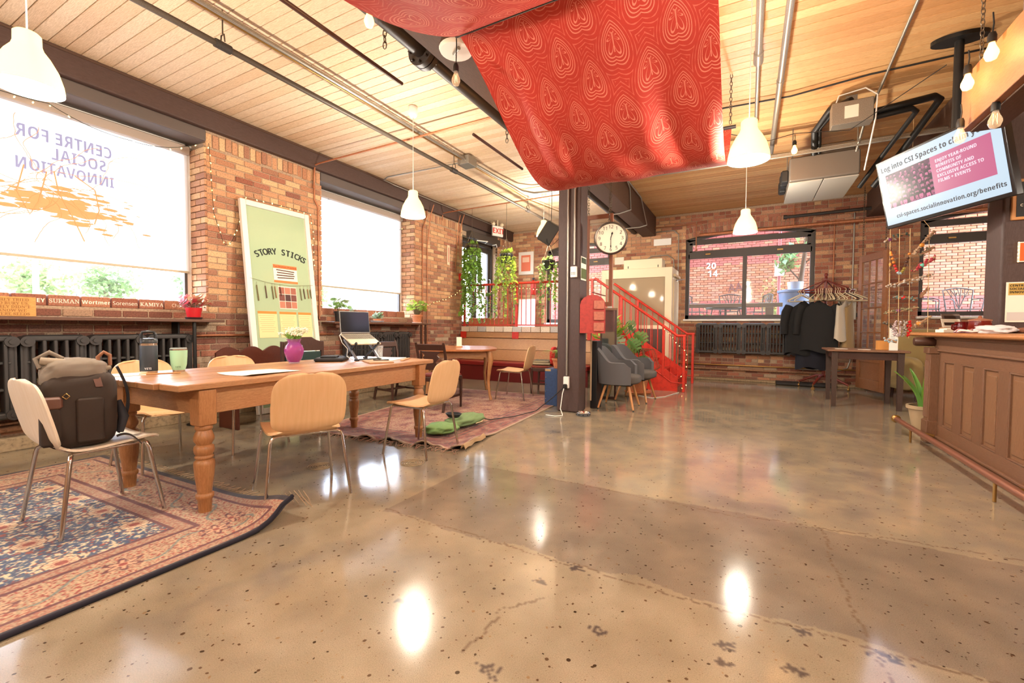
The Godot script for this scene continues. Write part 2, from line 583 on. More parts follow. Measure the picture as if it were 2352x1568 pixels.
func floor_textures() -> Array:
	var w := 1186
	var h := 1360
	var na := noise(0.006, 4, 31).get_image(w, h)
	var nb := noise(0.03, 4, 32).get_image(w, h)
	var st := noise(0.02, 4, 33)
	var nc := st.get_image(w, h)
	var da := na.get_data(); var db := nb.get_data(); var dc := nc.get_data()
	var o := PackedByteArray()
	o.resize(w * h * 3)
	var tan_ := Vector3(0.60, 0.56, 0.49)
	var sand := Vector3(0.62, 0.56, 0.465)
	var grey_ := Vector3(0.50, 0.47, 0.43)
	# a re-poured strip of browner concrete crosses the floor between two broken joints (z -1.91 and -2.91)
	var repair_strip := Vector3(0.49, 0.44, 0.39)
	for y in h:
		var z := FZ + (BZ - FZ) * y / h
		for x in w:
			var i := y * w + x
			var wx := WX + (EX - WX) * x / w
			var a := da[i] / 255.0
			var b := db[i] / 255.0
			var s := dc[i] / 255.0
			var c := tan_.lerp(sand, clampf(b * 1.4 - 0.2, 0, 1))
			var edge := (b - 0.5) * 0.10
			if z > -1.91 + edge: c = sand.lerp(tan_, b * 0.6)
			# cement stains: blotches with a grain of their own
			var k := clampf((a - 0.42) * 2.2, 0.0, 1.0) * clampf(0.40 + (s - 0.5) * 3.2, 0.0, 1.0)
			if z > -1.91 + edge: k *= 0.8
			c = c.lerp(grey_, k)
			if z < -1.91 + edge and z > -2.91 + edge * 0.5 and wx > -1.9:
				c = c.lerp(repair_strip, 0.68)
			c *= 0.91 + 0.17 * b
			o[i * 3] = int(clampf(c.x, 0, 1) * 255); o[i * 3 + 1] = int(clampf(c.y, 0, 1) * 255); o[i * 3 + 2] = int(clampf(c.z, 0, 1) * 255)
	var im := Image.create_from_data(w, h, false, Image.FORMAT_RGB8, o)
	# stains, cracks and chips where the photograph shows them
	var r := RandomNumberGenerator.new()
	r.seed = 77
	var px := func(wx: float, z: float) -> Vector2: return Vector2((wx - WX) / (EX - WX) * w, (z - FZ) / (BZ - FZ) * h)
	for s in [[-0.67, -1.87, 4], [-0.77, -1.69, 2], [-0.05, -1.66, 3], [-0.46, -1.52, 3], [0.15, -1.65, 3], [0.44, -1.86, 4], [-0.7, -1.17, 4], [0.19, -1.87, 3], [-0.05, -1.57, 2], [-1.2, -1.3, 2]]:
		var q: Vector2 = px.call(s[0], s[1])
		for k in 26:
			var d: Vector2 = Vector2(r.randfn(), r.randfn() * 0.6) * float(s[2]) * 0.6
			im.set_pixelv(Vector2i(q + d), Color(0.34, 0.30, 0.28))
	for cr in [[[0.37, -2.92], [0.38, -2.63], [0.39, -2.12], [0.4, -1.87], [0.52, -1.5]], [[-0.83, -1.2], [-0.83, -1.42], [-0.7, -1.6]], [[-1.9, -1.93], [-0.7, -1.9], [0.1, -1.88], [1.6, -1.95]], [[-1.3, -2.93], [0.0, -2.86], [0.6, -2.93], [1.6, -2.98]]]:
		for i in cr.size() - 1:
			var a2: Vector2 = px.call(cr[i][0], cr[i][1])
			var b2: Vector2 = px.call(cr[i + 1][0], cr[i + 1][1])
			var steps := int((b2 - a2).length() * 1.5)
			var off := 0.0
			for k in steps:
				off = clampf(off + r.randf_range(-0.5, 0.5), -2.5, 2.5)
				if r.randf() < 0.62:
					var p2 := a2.lerp(b2, float(k) / steps)
					var d2 := (b2 - a2).normalized().orthogonal()
					im.set_pixelv(Vector2i(p2 + d2 * off), Color(0.47, 0.40, 0.33))
	var base := ImageTexture.create_from_image(im)
	# aggregate: a tile of 1.6 m
	var sz := 1024
	var sp := Image.create(sz, sz, false, Image.FORMAT_RGBA8)
	sp.fill(Color(1, 1, 1, 1))
	var fine := noise(0.35, 2, 41).get_seamless_image(sz, sz).get_data()
	var dat := sp.get_data()
	for i in sz * sz:
		var g := 232 + int((fine[i] - 128) * 0.22)
		dat[i * 4] = clampi(g, 0, 255); dat[i * 4 + 1] = clampi(g, 0, 255); dat[i * 4 + 2] = clampi(g - 2, 0, 255)
	sp = Image.create_from_data(sz, sz, false, Image.FORMAT_RGBA8, dat)
	for k in 3400:
		var rad := 0.6 + pow(r.randf(), 9.0) * 4.2
		var cx := r.randf() * sz
		var cy := r.randf() * sz
		var asp := r.randf_range(0.5, 1.0)
		var rot := r.randf() * PI
		var t := r.randf()
		var col := Color(0.55, 0.47, 0.40) if t < 0.55 else (Color(0.38, 0.33, 0.30) if t < 0.75 else Color(0.86, 0.78, 0.68))
		for yy in range(int(-rad) - 1, int(rad) + 2):
			for xx in range(int(-rad) - 1, int(rad) + 2):
				var q := Vector2(xx, yy).rotated(rot)
				q.y /= asp
				if q.length() < rad:
					var X := posmod(int(cx) + xx, sz)
					var Y := posmod(int(cy) + yy, sz)
					sp.set_pixel(X, Y, col)
	return [base, ImageTexture.create_from_image(sp)]

func shell() -> void:
	var ft := floor_textures()
	var fm := mat(Color(1, 1, 1), 1.0)
	fm.albedo_texture = ft[0]
	fm.roughness_texture = ramp_tex(512, noise(0.02, 4, 51), [[0.0, grey(0.07)], [0.5, grey(0.11)], [1.0, grey(0.20)]])
	fm.roughness_texture_channel = BaseMaterial3D.TEXTURE_CHANNEL_RED
	fm.metallic_specular = 0.55
	fm.detail_enabled = true
	fm.detail_blend_mode = BaseMaterial3D.BLEND_MODE_MUL
	fm.detail_uv_layer = BaseMaterial3D.DETAIL_UV_2
	fm.detail_albedo = ft[1]
	fm.uv2_triplanar = true
	fm.uv2_world_triplanar = true
	fm.uv2_scale = Vector3(0.62, 0.62, 0.62)
	M.floor = fm
	var b := MB.new()
	b.quad(Vector3(WX - 0.4, 0, FZ - 0.4), Vector3(EX + 0.4, 0, FZ - 0.4), Vector3(EX + 0.4, 0, BZ + 0.3), Vector3(WX - 0.4, 0, BZ + 0.3), Vector3.UP,
		[Vector2(-0.4 / 11.85, -0.4 / 13.6), Vector2(1 + 0.4 / 11.85, -0.4 / 13.6), Vector2(1 + 0.4 / 11.85, 1 + 0.3 / 13.6), Vector2(-0.4 / 11.85, 1 + 0.3 / 13.6)])
	b.box(Vector3((WX + EX) / 2, -0.16, (FZ + BZ) / 2), Vector3(EX - WX + 0.8, 0.30, BZ - FZ + 0.7))
	structure("floor", b, fm)
	# walls that stay outside the frame
	structure("wall_right", MB.new().box(Vector3(EX + 0.2, CY / 2, (FZ + BZ) / 2), Vector3(0.4, CY + 0.4, BZ - FZ + 0.8)), M.plaster)
	structure("wall_back", MB.new().box(Vector3((WX + EX) / 2, CY / 2, BZ + 0.2), Vector3(EX - WX, CY + 0.4, 0.4)), M.plaster)
	structure("wall_upper_added", MB.new().box(Vector3((WX + EX) / 2, 9.0, (FZ + BZ) / 2), Vector3(EX - WX + 0.8, 10.0, BZ - FZ + 0.8)), M.plaster)  # unseen storey block, added to shade the courtyard
	# ceiling of single boards
	var ce := structure("ceiling", MB.new().box(Vector3((WX + EX) / 2, CY + 0.13, (FZ + BZ) / 2), Vector3(EX - WX + 0.8, 0.20, BZ - FZ + 0.8)), M.gap)
	var unit := MB.new().rbox(Vector3.ZERO, Vector3(1, 1, 1), 0.02).mesh()
	var pitch := 0.1122
	var z := FZ
	var i := 0
	while z < BZ - 0.02:
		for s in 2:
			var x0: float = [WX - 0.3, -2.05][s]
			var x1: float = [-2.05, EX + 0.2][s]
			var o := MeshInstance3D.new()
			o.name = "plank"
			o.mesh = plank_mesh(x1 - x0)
			var pal: Array = M.plank_window_lit if s == 0 else M.plank_amber
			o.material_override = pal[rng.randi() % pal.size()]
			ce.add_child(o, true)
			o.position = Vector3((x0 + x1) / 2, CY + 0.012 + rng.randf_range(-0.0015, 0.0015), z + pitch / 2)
		z += pitch
		i += 1
	# timber beams on the column lines, columns under them
	for bx in [-2.05, 2.05]:
		var bm := structure("trim", MB.new().rbox(Vector3(bx, 3.42, (FZ + BZ) / 2), Vector3(0.30, 0.44, BZ - FZ), 0.012), M.timber)
		bm.name = "trim_1" if bx < 0 else "trim_2"

var plank_cache := {}
func plank_mesh(l: float) -> ArrayMesh:
	if not plank_cache.has(l):
		plank_cache[l] = MB.new().rbox(Vector3.ZERO, Vector3(l, 0.024, 0.1122 - 0.0035), 0.005).mesh()
	return plank_cache[l]

# --- bricks -----------------------------------------------------------------
var brick_mesh: ArrayMesh

func in_view(p: Vector3) -> float:
	# nearness of a brick that the frame holds; 0 when the frame does not hold it
	var c := Basis.from_euler(Vector3(-0.03273, 0.49544, 0.00648)).inverse() * (p - Vector3(0, 1.1, 0))
	if c.z > -0.3: return 0.0
	if absf(c.x / -c.z) > 1.18 or absf(c.y / -c.z) > 0.79: return 0.0
	return 1.0 / -c.z

func lay_bricks(wall: Node3D, list: Array) -> void:
	# list of [Transform3D, material]; the 300 that show largest become parts, the rest one piece
	if brick_mesh == null: brick_mesh = MB.new().rbox(Vector3.ZERO, Vector3.ONE, 0.06).mesh()
	for b in list: b.append(in_view((b[0] as Transform3D).origin))
	list.sort_custom(func(a, b): return a[2] > b[2])
	var rest := {}
	for i in list.size():
		if i < 300:
			var o := MeshInstance3D.new()
			o.name = "brick"
			o.mesh = brick_mesh
			o.material_override = list[i][1]
			o.transform = list[i][0]
			wall.add_child(o, true)
		else:
			if not rest.has(list[i][1]): rest[list[i][1]] = []
			rest[list[i][1]].append(list[i][0])
	var holder: Node3D = null
	for m in rest:
		var mm := MultiMesh.new()
		mm.transform_format = MultiMesh.TRANSFORM_3D
		mm.mesh = brick_mesh
		mm.instance_count = rest[m].size()
		for i in rest[m].size(): mm.set_instance_transform(i, rest[m][i])
		var o := MultiMeshInstance3D.new()
		o.name = "brickwork"
		o.multimesh = mm
		o.material_override = m
		o.set_meta("kind", "stuff")
		wall.add_child(o, true)

func bond(out: Array, u0: float, u1: float, v0: float, v1: float, holes: Array, put: Callable, pick: Callable, depth := 0.06) -> void:
	# running bond over u (along the wall) and v (up); holes are [u0, u1, v0, v1]
	var ph := 0.0745
	var pl := 0.2245
	var row := 0
	var v := v0
	while v + ph * 0.5 < v1:
		var spans := [[u0, u1]]
		for h in holes:
			if v + ph * 0.6 > h[2] and v + ph * 0.4 < h[3]:
				var ns := []
				for s in spans:
					if h[1] <= s[0] or h[0] >= s[1]: ns.append(s); continue
					if h[0] - s[0] > 0.03: ns.append([s[0], h[0]])
					if s[1] - h[1] > 0.03: ns.append([h[1], s[1]])
				spans = ns
		for s in spans:
			var u: float = s[0] - (0.0 if row % 2 == 0 else pl * 0.5)
			var header := row % 6 == 5
			var step := pl * 0.5 if header else pl
			while u < s[1] - 0.02:
				var a := maxf(u, s[0])
				var b := minf(u + step - 0.0105, s[1])
				if b - a > 0.03:
					var cen := Vector2((a + b) / 2, v + ph / 2)
					out.append([put.call(cen.x, cen.y, b - a, ph - 0.0105 + rng.randf_range(-0.0015, 0.0015), depth, rng.randf_range(-0.0035, 0.0035)), pick.call(cen.x, cen.y)])
				u += step
		v += ph
		row += 1

func left_wall() -> void:
	var w := structure("wall_left")
	var op := [[-2.86, -0.75, 1.27, 3.26], [-6.52, -4.42, 1.27, 3.26], [0.8, 2.9, 1.27, 3.26], [-9.65, -8.1, 0.9, 3.16]]
	# mortar body between the openings
	var b := MB.new()
	var zs := [FZ - 0.4, -9.65, -8.1, -6.52, -4.42, -2.86, -0.75, 0.8, 2.9, BZ + 0.4]
	for k in zs.size() - 1:
		var z0: float = zs[k]; var z1: float = zs[k + 1]
		var hole := k % 2 == 1
		var lo := 0.0
		var hi := 3.4
		if hole:
			var o: Array = op.filter(func(q): return absf(q[0] - z0) < 0.01)[0]
			b.box(Vector3(WX - 0.2 - 0.008, o[2] / 2, (z0 + z1) / 2), Vector3(0.4, o[2], z1 - z0))
			b.box(Vector3(WX - 0.2 - 0.008, (o[3] + 3.4) / 2, (z0 + z1) / 2), Vector3(0.4, 3.4 - o[3], z1 - z0))
		else:
			b.box(Vector3(WX - 0.2 - 0.008, 1.7, (z0 + z1) / 2), Vector3(0.4, 3.4, z1 - z0))
	part(w, "mortar", b, M.mortar)
	var list := []
	var put := func(u: float, v: float, l: float, h: float, d: float, j: float) -> Transform3D:
		return Transform3D(Basis.from_scale(Vector3(d, h, l)), Vector3(WX - d / 2 + j, v, u))
	var pick := func(u: float, v: float) -> Material:
		var a: Array = M.bricks_buff
		if v < 1.25: a = M.bricks_old if rng.randf() < 0.7 else M.bricks_red
		elif rng.randf() < 0.10: a = M.bricks_red
		return a[rng.randi() % a.size()]
	bond(list, FZ + 0.01, BZ - 0.01, 0.13, 3.21, op, put, pick)
	# soldiers under the beam
	for seg in [[-4.42, -2.86], [-8.1, -6.52], [FZ, -9.65]]:
		var u: float = seg[0] + 0.04
		while u < seg[1]:
			var a: Array = M.bricks_buff
			list.append([put.call(u, 3.29 + rng.randf_range(-0.012, 0.012), 0.063, 0.155, 0.06, rng.randf_range(-0.006, 0.008)), a[rng.randi() % a.size()]])
			u += 0.0745
	# jambs of the openings: bricks that return into the reveal
	for o in op.slice(0, 3):
		for e in 2:
			var v := 1.3
			var r := 0
			while v < 3.2:
				var l := 0.10 if r % 2 == 0 else 0.21
				var sg := 1.0 if e == 0 else -1.0
				var a: Array = M.bricks_buff
				var x := WX
				while x > WX - 0.36:
					var ll := minf(l if x == WX else 0.21, x - (WX - 0.37))
					list.append([Transform3D(Basis.from_scale(Vector3(ll - 0.01, 0.064, 0.03)), Vector3(x - ll / 2, v, o[e] + sg * 0.007)), a[rng.randi() % a.size()]])
					x -= ll
				v += 0.0745
				r += 1
	lay_bricks(w, list)
	# painted spandrel beam and lintels
	structure("trim_3", MB.new().rbox(Vector3(WX - 0.15, 3.515, (FZ + BZ) / 2), Vector3(0.42, 0.25, BZ - FZ), 0.02), M.beam)
	var lt := structure("trim_4")
	for o in op:
		part(lt, "lintel", MB.new().rbox(Vector3(WX - 0.19, 3.325, (o[0] + o[1]) / 2), Vector3(0.40, 0.135, o[1] - o[0]), 0.012), M.lintel)
	structure("trim_5", MB.new().rbox(Vector3(WX + 0.035, CY - 0.016, (FZ + BZ) / 2), Vector3(0.07, 0.03, BZ - FZ), 0.006), M.timber)
	structure("baseboard_left", MB.new().rbox(Vector3(WX + 0.03, 0.055, (-7.6 + BZ) / 2), Vector3(0.10, 0.13, BZ + 7.6), 0.02), M.concrete_curb)
	# windows and blinds
	var names := ["window_1", "window_2", "window_6"]
	for k in 3:
		var o: Array = op[k]
		var zc: float = (o[0] + o[1]) / 2
		var wd: float = o[1] - o[0]
		var win := structure(names[k])
		var fx := WX - 0.36
		var fb := MB.new()
		fb.box(Vector3(fx, (1.27 + 3.26) / 2, o[0] + 0.045), Vector3(0.07, 1.99, 0.05))
		fb.box(Vector3(fx, (1.27 + 3.26) / 2, o[1] - 0.045), Vector3(0.07, 1.99, 0.05))
		fb.box(Vector3(fx, 3.22, zc), Vector3(0.07, 0.08, wd))
		fb.box(Vector3(fx, 1.29, zc), Vector3(0.07, 0.06, wd))
		part(win, "frame", fb, M.white_frame)
		part(win, "pane", MB.new().box(Vector3(fx - 0.01, 2.25, zc), Vector3(0.006, 1.88, wd - 0.14)), M.glass)
		part(win, "sash_bar", MB.new().box(Vector3(fx + 0.02, 2.25, o[0] + 0.085), Vector3(0.05, 1.9, 0.03)).box(Vector3(fx + 0.02, 2.25, o[1] - 0.085), Vector3(0.05, 1.9, 0.03)), M.dark_frame)
		# name bricks standing on the sill
		var sb := 0
		var zz: float = o[1] - 0.09
		var words := ["SON", "RANNEY", "SURMAN", "Wortmer", "Sorensen", "KAMIYA", "Cho"] if k == 0 else []
		var first := -0.98
		for q in 10:
			var lz := 0.225
			var zq: float = (o[1] - 0.20 - q * 0.232)
			if zq - 0.11 < o[0] + 0.02: break
			var br := part(win, "sill_brick", MB.new().rbox(Vector3.ZERO, Vector3(0.10, 0.105, 0.222), 0.008), M.bricks_red[(q * 5) % 3], Vector3(WX - 0.16, 1.325, zq))
			var s: String = ""
			if k == 0 and q >= 1 and q - 1 < words.size(): s = words[q - 1]
			elif k == 1 and q < words.size(): s = words[q]
			if s: lettering(br, "chalk_lettering", s, 0.05, M.paper, Transform3D(Basis(Vector3.UP, PI / 2), Vector3(0.0515, -0.005, 0)), "Droid Serif" if q % 3 == 0 else "Droid Sans", q % 2 == 0)
	blinds(op)
	exit_door()

func blinds(op: Array) -> void:
	var bm := mat(Color(0.95, 0.95, 0.95, 0.86), 0.9)
	bm.transparency = BaseMaterial3D.TRANSPARENCY_ALPHA
	bm.backlight_enabled = true
	bm.backlight = Color(0.75, 0.75, 0.75)
	M.blind = bm
	var first: Node3D
	var lab := ["long white roller blind, half lowered, faint orange art and lettering behind it", "white roller blind over the window with potted plants below", "white roller blind in the window nearest the back wall"]
	for k in 3:
		var o: Array = op[k]
		var zc: float = (o[0] + o[1]) / 2
		var wd: float = o[1] - o[0] - 0.12
		var t := thing("roller_blind", lab[k], "blind", Vector3(WX - 0.29, 0, zc))
		if k == 0: first = t
		part(t, "cassette", MB.new().rbox(Vector3(0.0, 3.175, 0), Vector3(0.09, 0.10, wd + 0.02), 0.012), M.lintel_light if M.has("lintel_light") else mat(Color(0.66, 0.60, 0.55), 0.5))
		part(t, "fabric", MB.new().box(Vector3(-0.01, (1.74 + 3.14) / 2, 0), Vector3(0.002, 1.40, wd)), M.blind)
		part(t, "hem_bar", MB.new().rbox(Vector3(-0.01, 1.735, 0), Vector3(0.014, 0.026, wd), 0.004), mat(Color(0.72, 0.68, 0.58), 0.5))
	# window-glass graphic, its show-through painted as flat colour on the blind; it reads the right way round from the street
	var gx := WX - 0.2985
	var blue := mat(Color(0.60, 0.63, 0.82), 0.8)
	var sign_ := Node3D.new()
	sign_.name = "show_through_lettering"
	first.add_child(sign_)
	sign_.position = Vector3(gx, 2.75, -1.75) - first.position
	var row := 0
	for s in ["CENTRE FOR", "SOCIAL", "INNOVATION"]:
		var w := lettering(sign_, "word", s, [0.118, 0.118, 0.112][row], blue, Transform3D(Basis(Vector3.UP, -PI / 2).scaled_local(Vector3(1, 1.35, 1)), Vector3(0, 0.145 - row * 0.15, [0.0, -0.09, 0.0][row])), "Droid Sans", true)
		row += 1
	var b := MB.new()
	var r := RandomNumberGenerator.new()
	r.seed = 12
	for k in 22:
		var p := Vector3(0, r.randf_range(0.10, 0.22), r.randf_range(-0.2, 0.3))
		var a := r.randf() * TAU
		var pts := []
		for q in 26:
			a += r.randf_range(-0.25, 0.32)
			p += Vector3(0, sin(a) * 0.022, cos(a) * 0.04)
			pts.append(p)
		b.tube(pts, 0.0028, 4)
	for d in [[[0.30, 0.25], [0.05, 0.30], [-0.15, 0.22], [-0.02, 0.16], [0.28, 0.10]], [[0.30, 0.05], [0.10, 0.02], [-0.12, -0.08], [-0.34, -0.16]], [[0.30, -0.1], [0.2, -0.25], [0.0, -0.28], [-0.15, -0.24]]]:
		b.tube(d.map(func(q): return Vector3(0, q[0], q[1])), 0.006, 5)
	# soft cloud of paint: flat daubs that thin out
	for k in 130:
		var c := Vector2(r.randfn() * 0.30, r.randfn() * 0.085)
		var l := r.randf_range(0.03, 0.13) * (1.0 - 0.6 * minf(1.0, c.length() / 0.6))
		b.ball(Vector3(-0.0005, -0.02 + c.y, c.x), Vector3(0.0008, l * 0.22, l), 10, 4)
	part(first, "show_through_scribble", b, mat(Color(0.95, 0.66, 0.46), 0.8), Vector3(gx, 2.28, -1.70) - first.position, "orange brush-stroke scribble")

func exit_door() -> void:
	var d := structure("door_1")
	var x := WX - 0.22
	part(d, "frame", MB.new().box(Vector3(x, 2.08, -8.13), Vector3(0.14, 2.16, 0.06)).box(Vector3(x, 2.08, -9.62), Vector3(0.14, 2.16, 0.06)).box(Vector3(x, 3.12, -8.875), Vector3(0.14, 0.08, 1.55)), M.dark_frame)
	for s in 2:
		var z0: float = [-8.16, -8.88][s]
		var z1: float = [-8.87, -9.59][s]
		var zc := (z0 + z1) / 2
		var lf := part(d, "door_leaf", MB.new().box(Vector3(x, 2.04, z0 - 0.05), Vector3(0.05, 2.06, 0.10)).box(Vector3(x, 2.04, z1 + 0.05), Vector3(0.05, 2.06, 0.10)).box(Vector3(x, 3.01, zc), Vector3(0.05, 0.12, 0.54)).box(Vector3(x, 1.12, zc), Vector3(0.05, 0.22, 0.54)), M.dark_frame)
		part(lf, "pane", MB.new().box(Vector3(x, 2.09, zc), Vector3(0.008, 1.73, 0.53)), M.glass)
		part(lf, "handle", MB.new().tube([Vector3(x + 0.03, 1.95, z1 + 0.06), Vector3(x + 0.08, 1.95, z1 + 0.06), Vector3(x + 0.08, 2.30, z1 + 0.06), Vector3(x + 0.03, 2.30, z1 + 0.06)], 0.012, 6), M.steel)

func arch_poly(x0: float, x1: float, y0: float, ys: float, rise: float) -> PackedVector2Array:
	var p := PackedVector2Array([Vector2(x0, y0), Vector2(x1, y0)])
	for i in 13:
		var t := i / 12.0
		p.append(Vector2(lerpf(x1, x0, t), ys + rise * 4.0 * t * (1.0 - t)))
	return p

func far_wall() -> void:
	var w := structure("wall_far")
	var op := [[-1.25, 1.13, 1.30, 3.06], [2.68, 5.0, 1.34, 3.06], [-4.62, -2.9, 1.22, 3.06]]
	var rise := 0.14
	var b := MB.new()
	var xs := [WX - 0.4, -4.62, -2.9, -1.25, 1.13, 2.68, 5.0, EX + 0.4]
	for k in xs.size() - 1:
		var x0: float = xs[k]; var x1: float = xs[k + 1]
		if k % 2 == 0:
			b.box(Vector3((x0 + x1) / 2, CY / 2, FZ - 0.208), Vector3(x1 - x0, CY, 0.4))
		else:
			var o: Array = op.filter(func(q): return absf(q[0] - x0) < 0.01)[0]
			b.box(Vector3((x0 + x1) / 2, o[2] / 2, FZ - 0.208), Vector3(x1 - x0, o[2], 0.4))
			var p := PackedVector2Array([Vector2(x1, CY), Vector2(x0, CY)])
			for i in 13:
				var t := i / 12.0
				p.append(Vector2(lerpf(x0, x1, t), o[3] + rise * 4.0 * t * (1.0 - t)))
			b.prism(p, 0.4, Transform3D(Basis(), Vector3(0, 0, FZ - 0.208)))
	part(w, "mortar", b, M.mortar)
	var list := []
	var put := func(u: float, v: float, l: float, h: float, d: float, j: float) -> Transform3D:
		return Transform3D(Basis.from_scale(Vector3(l, h, d)), Vector3(u, v, FZ - d / 2 + j))
	var pick := func(u: float, v: float) -> Material:
		var buff: bool = u < -1.2 and v > 1.2
		var a: Array = M.bricks_red
		if buff: a = M.bricks_buff if rng.randf() < 0.9 else M.bricks_red
		elif v < 0.75 and rng.randf() < 0.6: a = M.bricks_old
		elif u > -1.2 and rng.randf() < 0.25: a = M.bricks_buff
		return a[rng.randi() % a.size()]
	var holes := []
	for o in op: holes.append([o[0], o[1], o[2], o[3] + rise + 0.16])
	bond(list, WX + 0.01, EX - 0.01, 0.02, CY - 0.03, holes, put, pick)
	# rowlock arches: two rings of headers
	for o in op:
		for ring in 2:
			var nb := 32
			for i in nb:
				var t := (i + 0.5) / nb
				var x := lerpf(o[0] - 0.02, o[1] + 0.02, t)
				var y: float = o[3] + rise * 4.0 * t * (1.0 - t) + 0.055 + ring * 0.112
				var slope: float = rise * 4.0 * (1.0 - 2.0 * t) / (o[1] - o[0])
				var bs := Basis(Vector3.BACK, atan(slope)) * Basis.from_scale(Vector3(0.066, 0.104, 0.06))
				var a: Array = M.bricks_red if o[0] > -2 else M.bricks_buff
				list.append([Transform3D(bs, Vector3(x, y, FZ - 0.03 + rng.randf_range(-0.003, 0.004))), a[rng.randi() % a.size()]])
		# infill beside the crown
		for i in 22:
			var x2 := lerpf(o[0], o[1], (i + 0.5) / 22.0)
			var t2 := (i + 0.5) / 22.0
			var ytop: float = o[3] + rise * 4.0 * t2 * (1.0 - t2) + 0.23
			var yy: float = holesy(o, rise)
			if yy - ytop > 0.03:
				var a2: Array = M.bricks_red if o[0] > -2 else M.bricks_buff
				list.append([put.call(x2, (yy + ytop) / 2, (o[1] - o[0]) / 22.0 - 0.01, yy - ytop - 0.01, 0.06, 0.0), a2[rng.randi() % a2.size()]])
	lay_bricks(w, list)
	structure("baseboard_far", MB.new().rbox(Vector3((-1.0 + EX) / 2, 0.02, FZ + 0.06), Vector3(EX + 1.0, 0.05, 0.14), 0.015), M.concrete_curb)
	var nm := ["window_3", "window_4", "window_5"]
	for k in 3:
		var o: Array = op[k]
		var win := structure(nm[k])
		var z := FZ - 0.12
		var xc: float = (o[0] + o[1]) / 2
		var wd: float = o[1] - o[0]
		var fr := MB.new()
		var ht: float = o[3] - o[2]
		fr.box(Vector3(o[0] + 0.035, o[2] + ht / 2, z), Vector3(0.07, ht, 0.10))
		fr.box(Vector3(o[1] - 0.035, o[2] + ht / 2, z), Vector3(0.07, ht, 0.10))
		fr.box(Vector3(xc, o[2] + 0.045, z), Vector3(wd, 0.09, 0.10))
		fr.box(Vector3(xc, 2.69, z), Vector3(wd - 0.1, 0.10, 0.10))
		# arched head
		var hp := PackedVector2Array()
		for i in 13: hp.append(Vector2(lerpf(o[0], o[1], i / 12.0), o[3] - 0.01 + rise * 4.0 * (i / 12.0) * (1 - i / 12.0)))
		for i in 13:
			var t := 1.0 - i / 12.0
			hp.append(Vector2(lerpf(o[0] + 0.06, o[1] - 0.06, t), o[3] - 0.055 + rise * 4.0 * t * (1 - t)))
		fr.prism(hp, 0.10, Transform3D(Basis(), Vector3(0, 0, z)))
		part(win, "frame", fr, M.dark_frame)
		part(win, "transom_sash", MB.new().box(Vector3(xc, 2.995, z + 0.02), Vector3(wd - 0.14, 0.11, 0.06)).box(Vector3(xc, 2.77, z + 0.02), Vector3(wd - 0.14, 0.06, 0.06)).box(Vector3(o[0] + 0.10, 2.88, z + 0.02), Vector3(0.06, 0.2, 0.06)).box(Vector3(o[1] - 0.10, 2.88, z + 0.02), Vector3(0.06, 0.2, 0.06)), M.dark_frame)
		if k != 2: part(win, "mullion", MB.new().box(Vector3(xc - 0.03, (o[2] + 2.66) / 2, z), Vector3(0.08, 2.64 - o[2], 0.09)), M.dark_frame)
		part(win, "pane", MB.new().box(Vector3(xc, (o[2] + 2.66) / 2 + 0.03, z - 0.01), Vector3(wd - 0.13, 2.60 - o[2], 0.006)), M.glass)
		part(win, "pane", MB.new().box(Vector3(xc, 2.875, z), Vector3(wd - 0.25, 0.15, 0.006)), M.glass)
		for s in [-0.52, 0.42]:
			part(win, "latch", MB.new().box(Vector3(xc + wd * s * 0.6, 2.72, z + 0.07), Vector3(0.10, 0.025, 0.02)), M.brass)
		part(win, "sill", MB.new().rbox(Vector3(xc, o[2] - 0.02, FZ - 0.02), Vector3(wd + 0.06, 0.045, 0.16), 0.008), M.white_frame)

func holesy(o: Array, rise: float) -> float:
	return o[3] + rise + 0.20

# ------------------------------------------------------------------ street and courtyard
func leaf_cloud(count: int, size: Vector3, leaf: float, sd: int) -> MB:
	var r := RandomNumberGenerator.new()
	r.seed = sd
	var b := MB.new()
	for i in count:
		var d := Vector3(r.randfn(), r.randfn(), r.randfn()).normalized()
		var p := d * pow(r.randf(), 0.4) * size * (0.75 + 0.25 * sin(d.x * 7.0) * sin(d.y * 6.0 + d.z * 5.0))
		var bs := Basis.from_euler(Vector3(r.randf() * TAU, r.randf() * TAU, r.randf() * TAU))
		leaf_blade(b, p, bs, leaf * r.randf_range(0.7, 1.3), 0.6)
	return b

func leaf_blade(b: MB, p: Vector3, bs: Basis, l: float, asp := 0.5) -> void:
	# a pointed leaf folded a little along its midrib, from p along bs.y
	var m0 := p
	var m1 := p + bs.y * l * 0.45 + bs.z * l * 0.03
	var m2 := p + bs.y * l
	var s0 := p + bs.y * l * 0.40 + bs.x * l * asp * 0.5 + bs.z * l * 0.10
	var s1 := p + bs.y * l * 0.40 - bs.x * l * asp * 0.5 + bs.z * l * 0.10
	var n0 := (bs.z - bs.x * 0.25).normalized()
	var n1 := (bs.z + bs.x * 0.25).normalized()
	b.tri(m0, s0, m1, n0, n0, bs.z)
	b.tri(m1, s0, m2, bs.z, n0, bs.z)
	b.tri(m0, m1, s1, n1, bs.z, n1)
	b.tri(m1, m2, s1, bs.z, bs.z, n1)

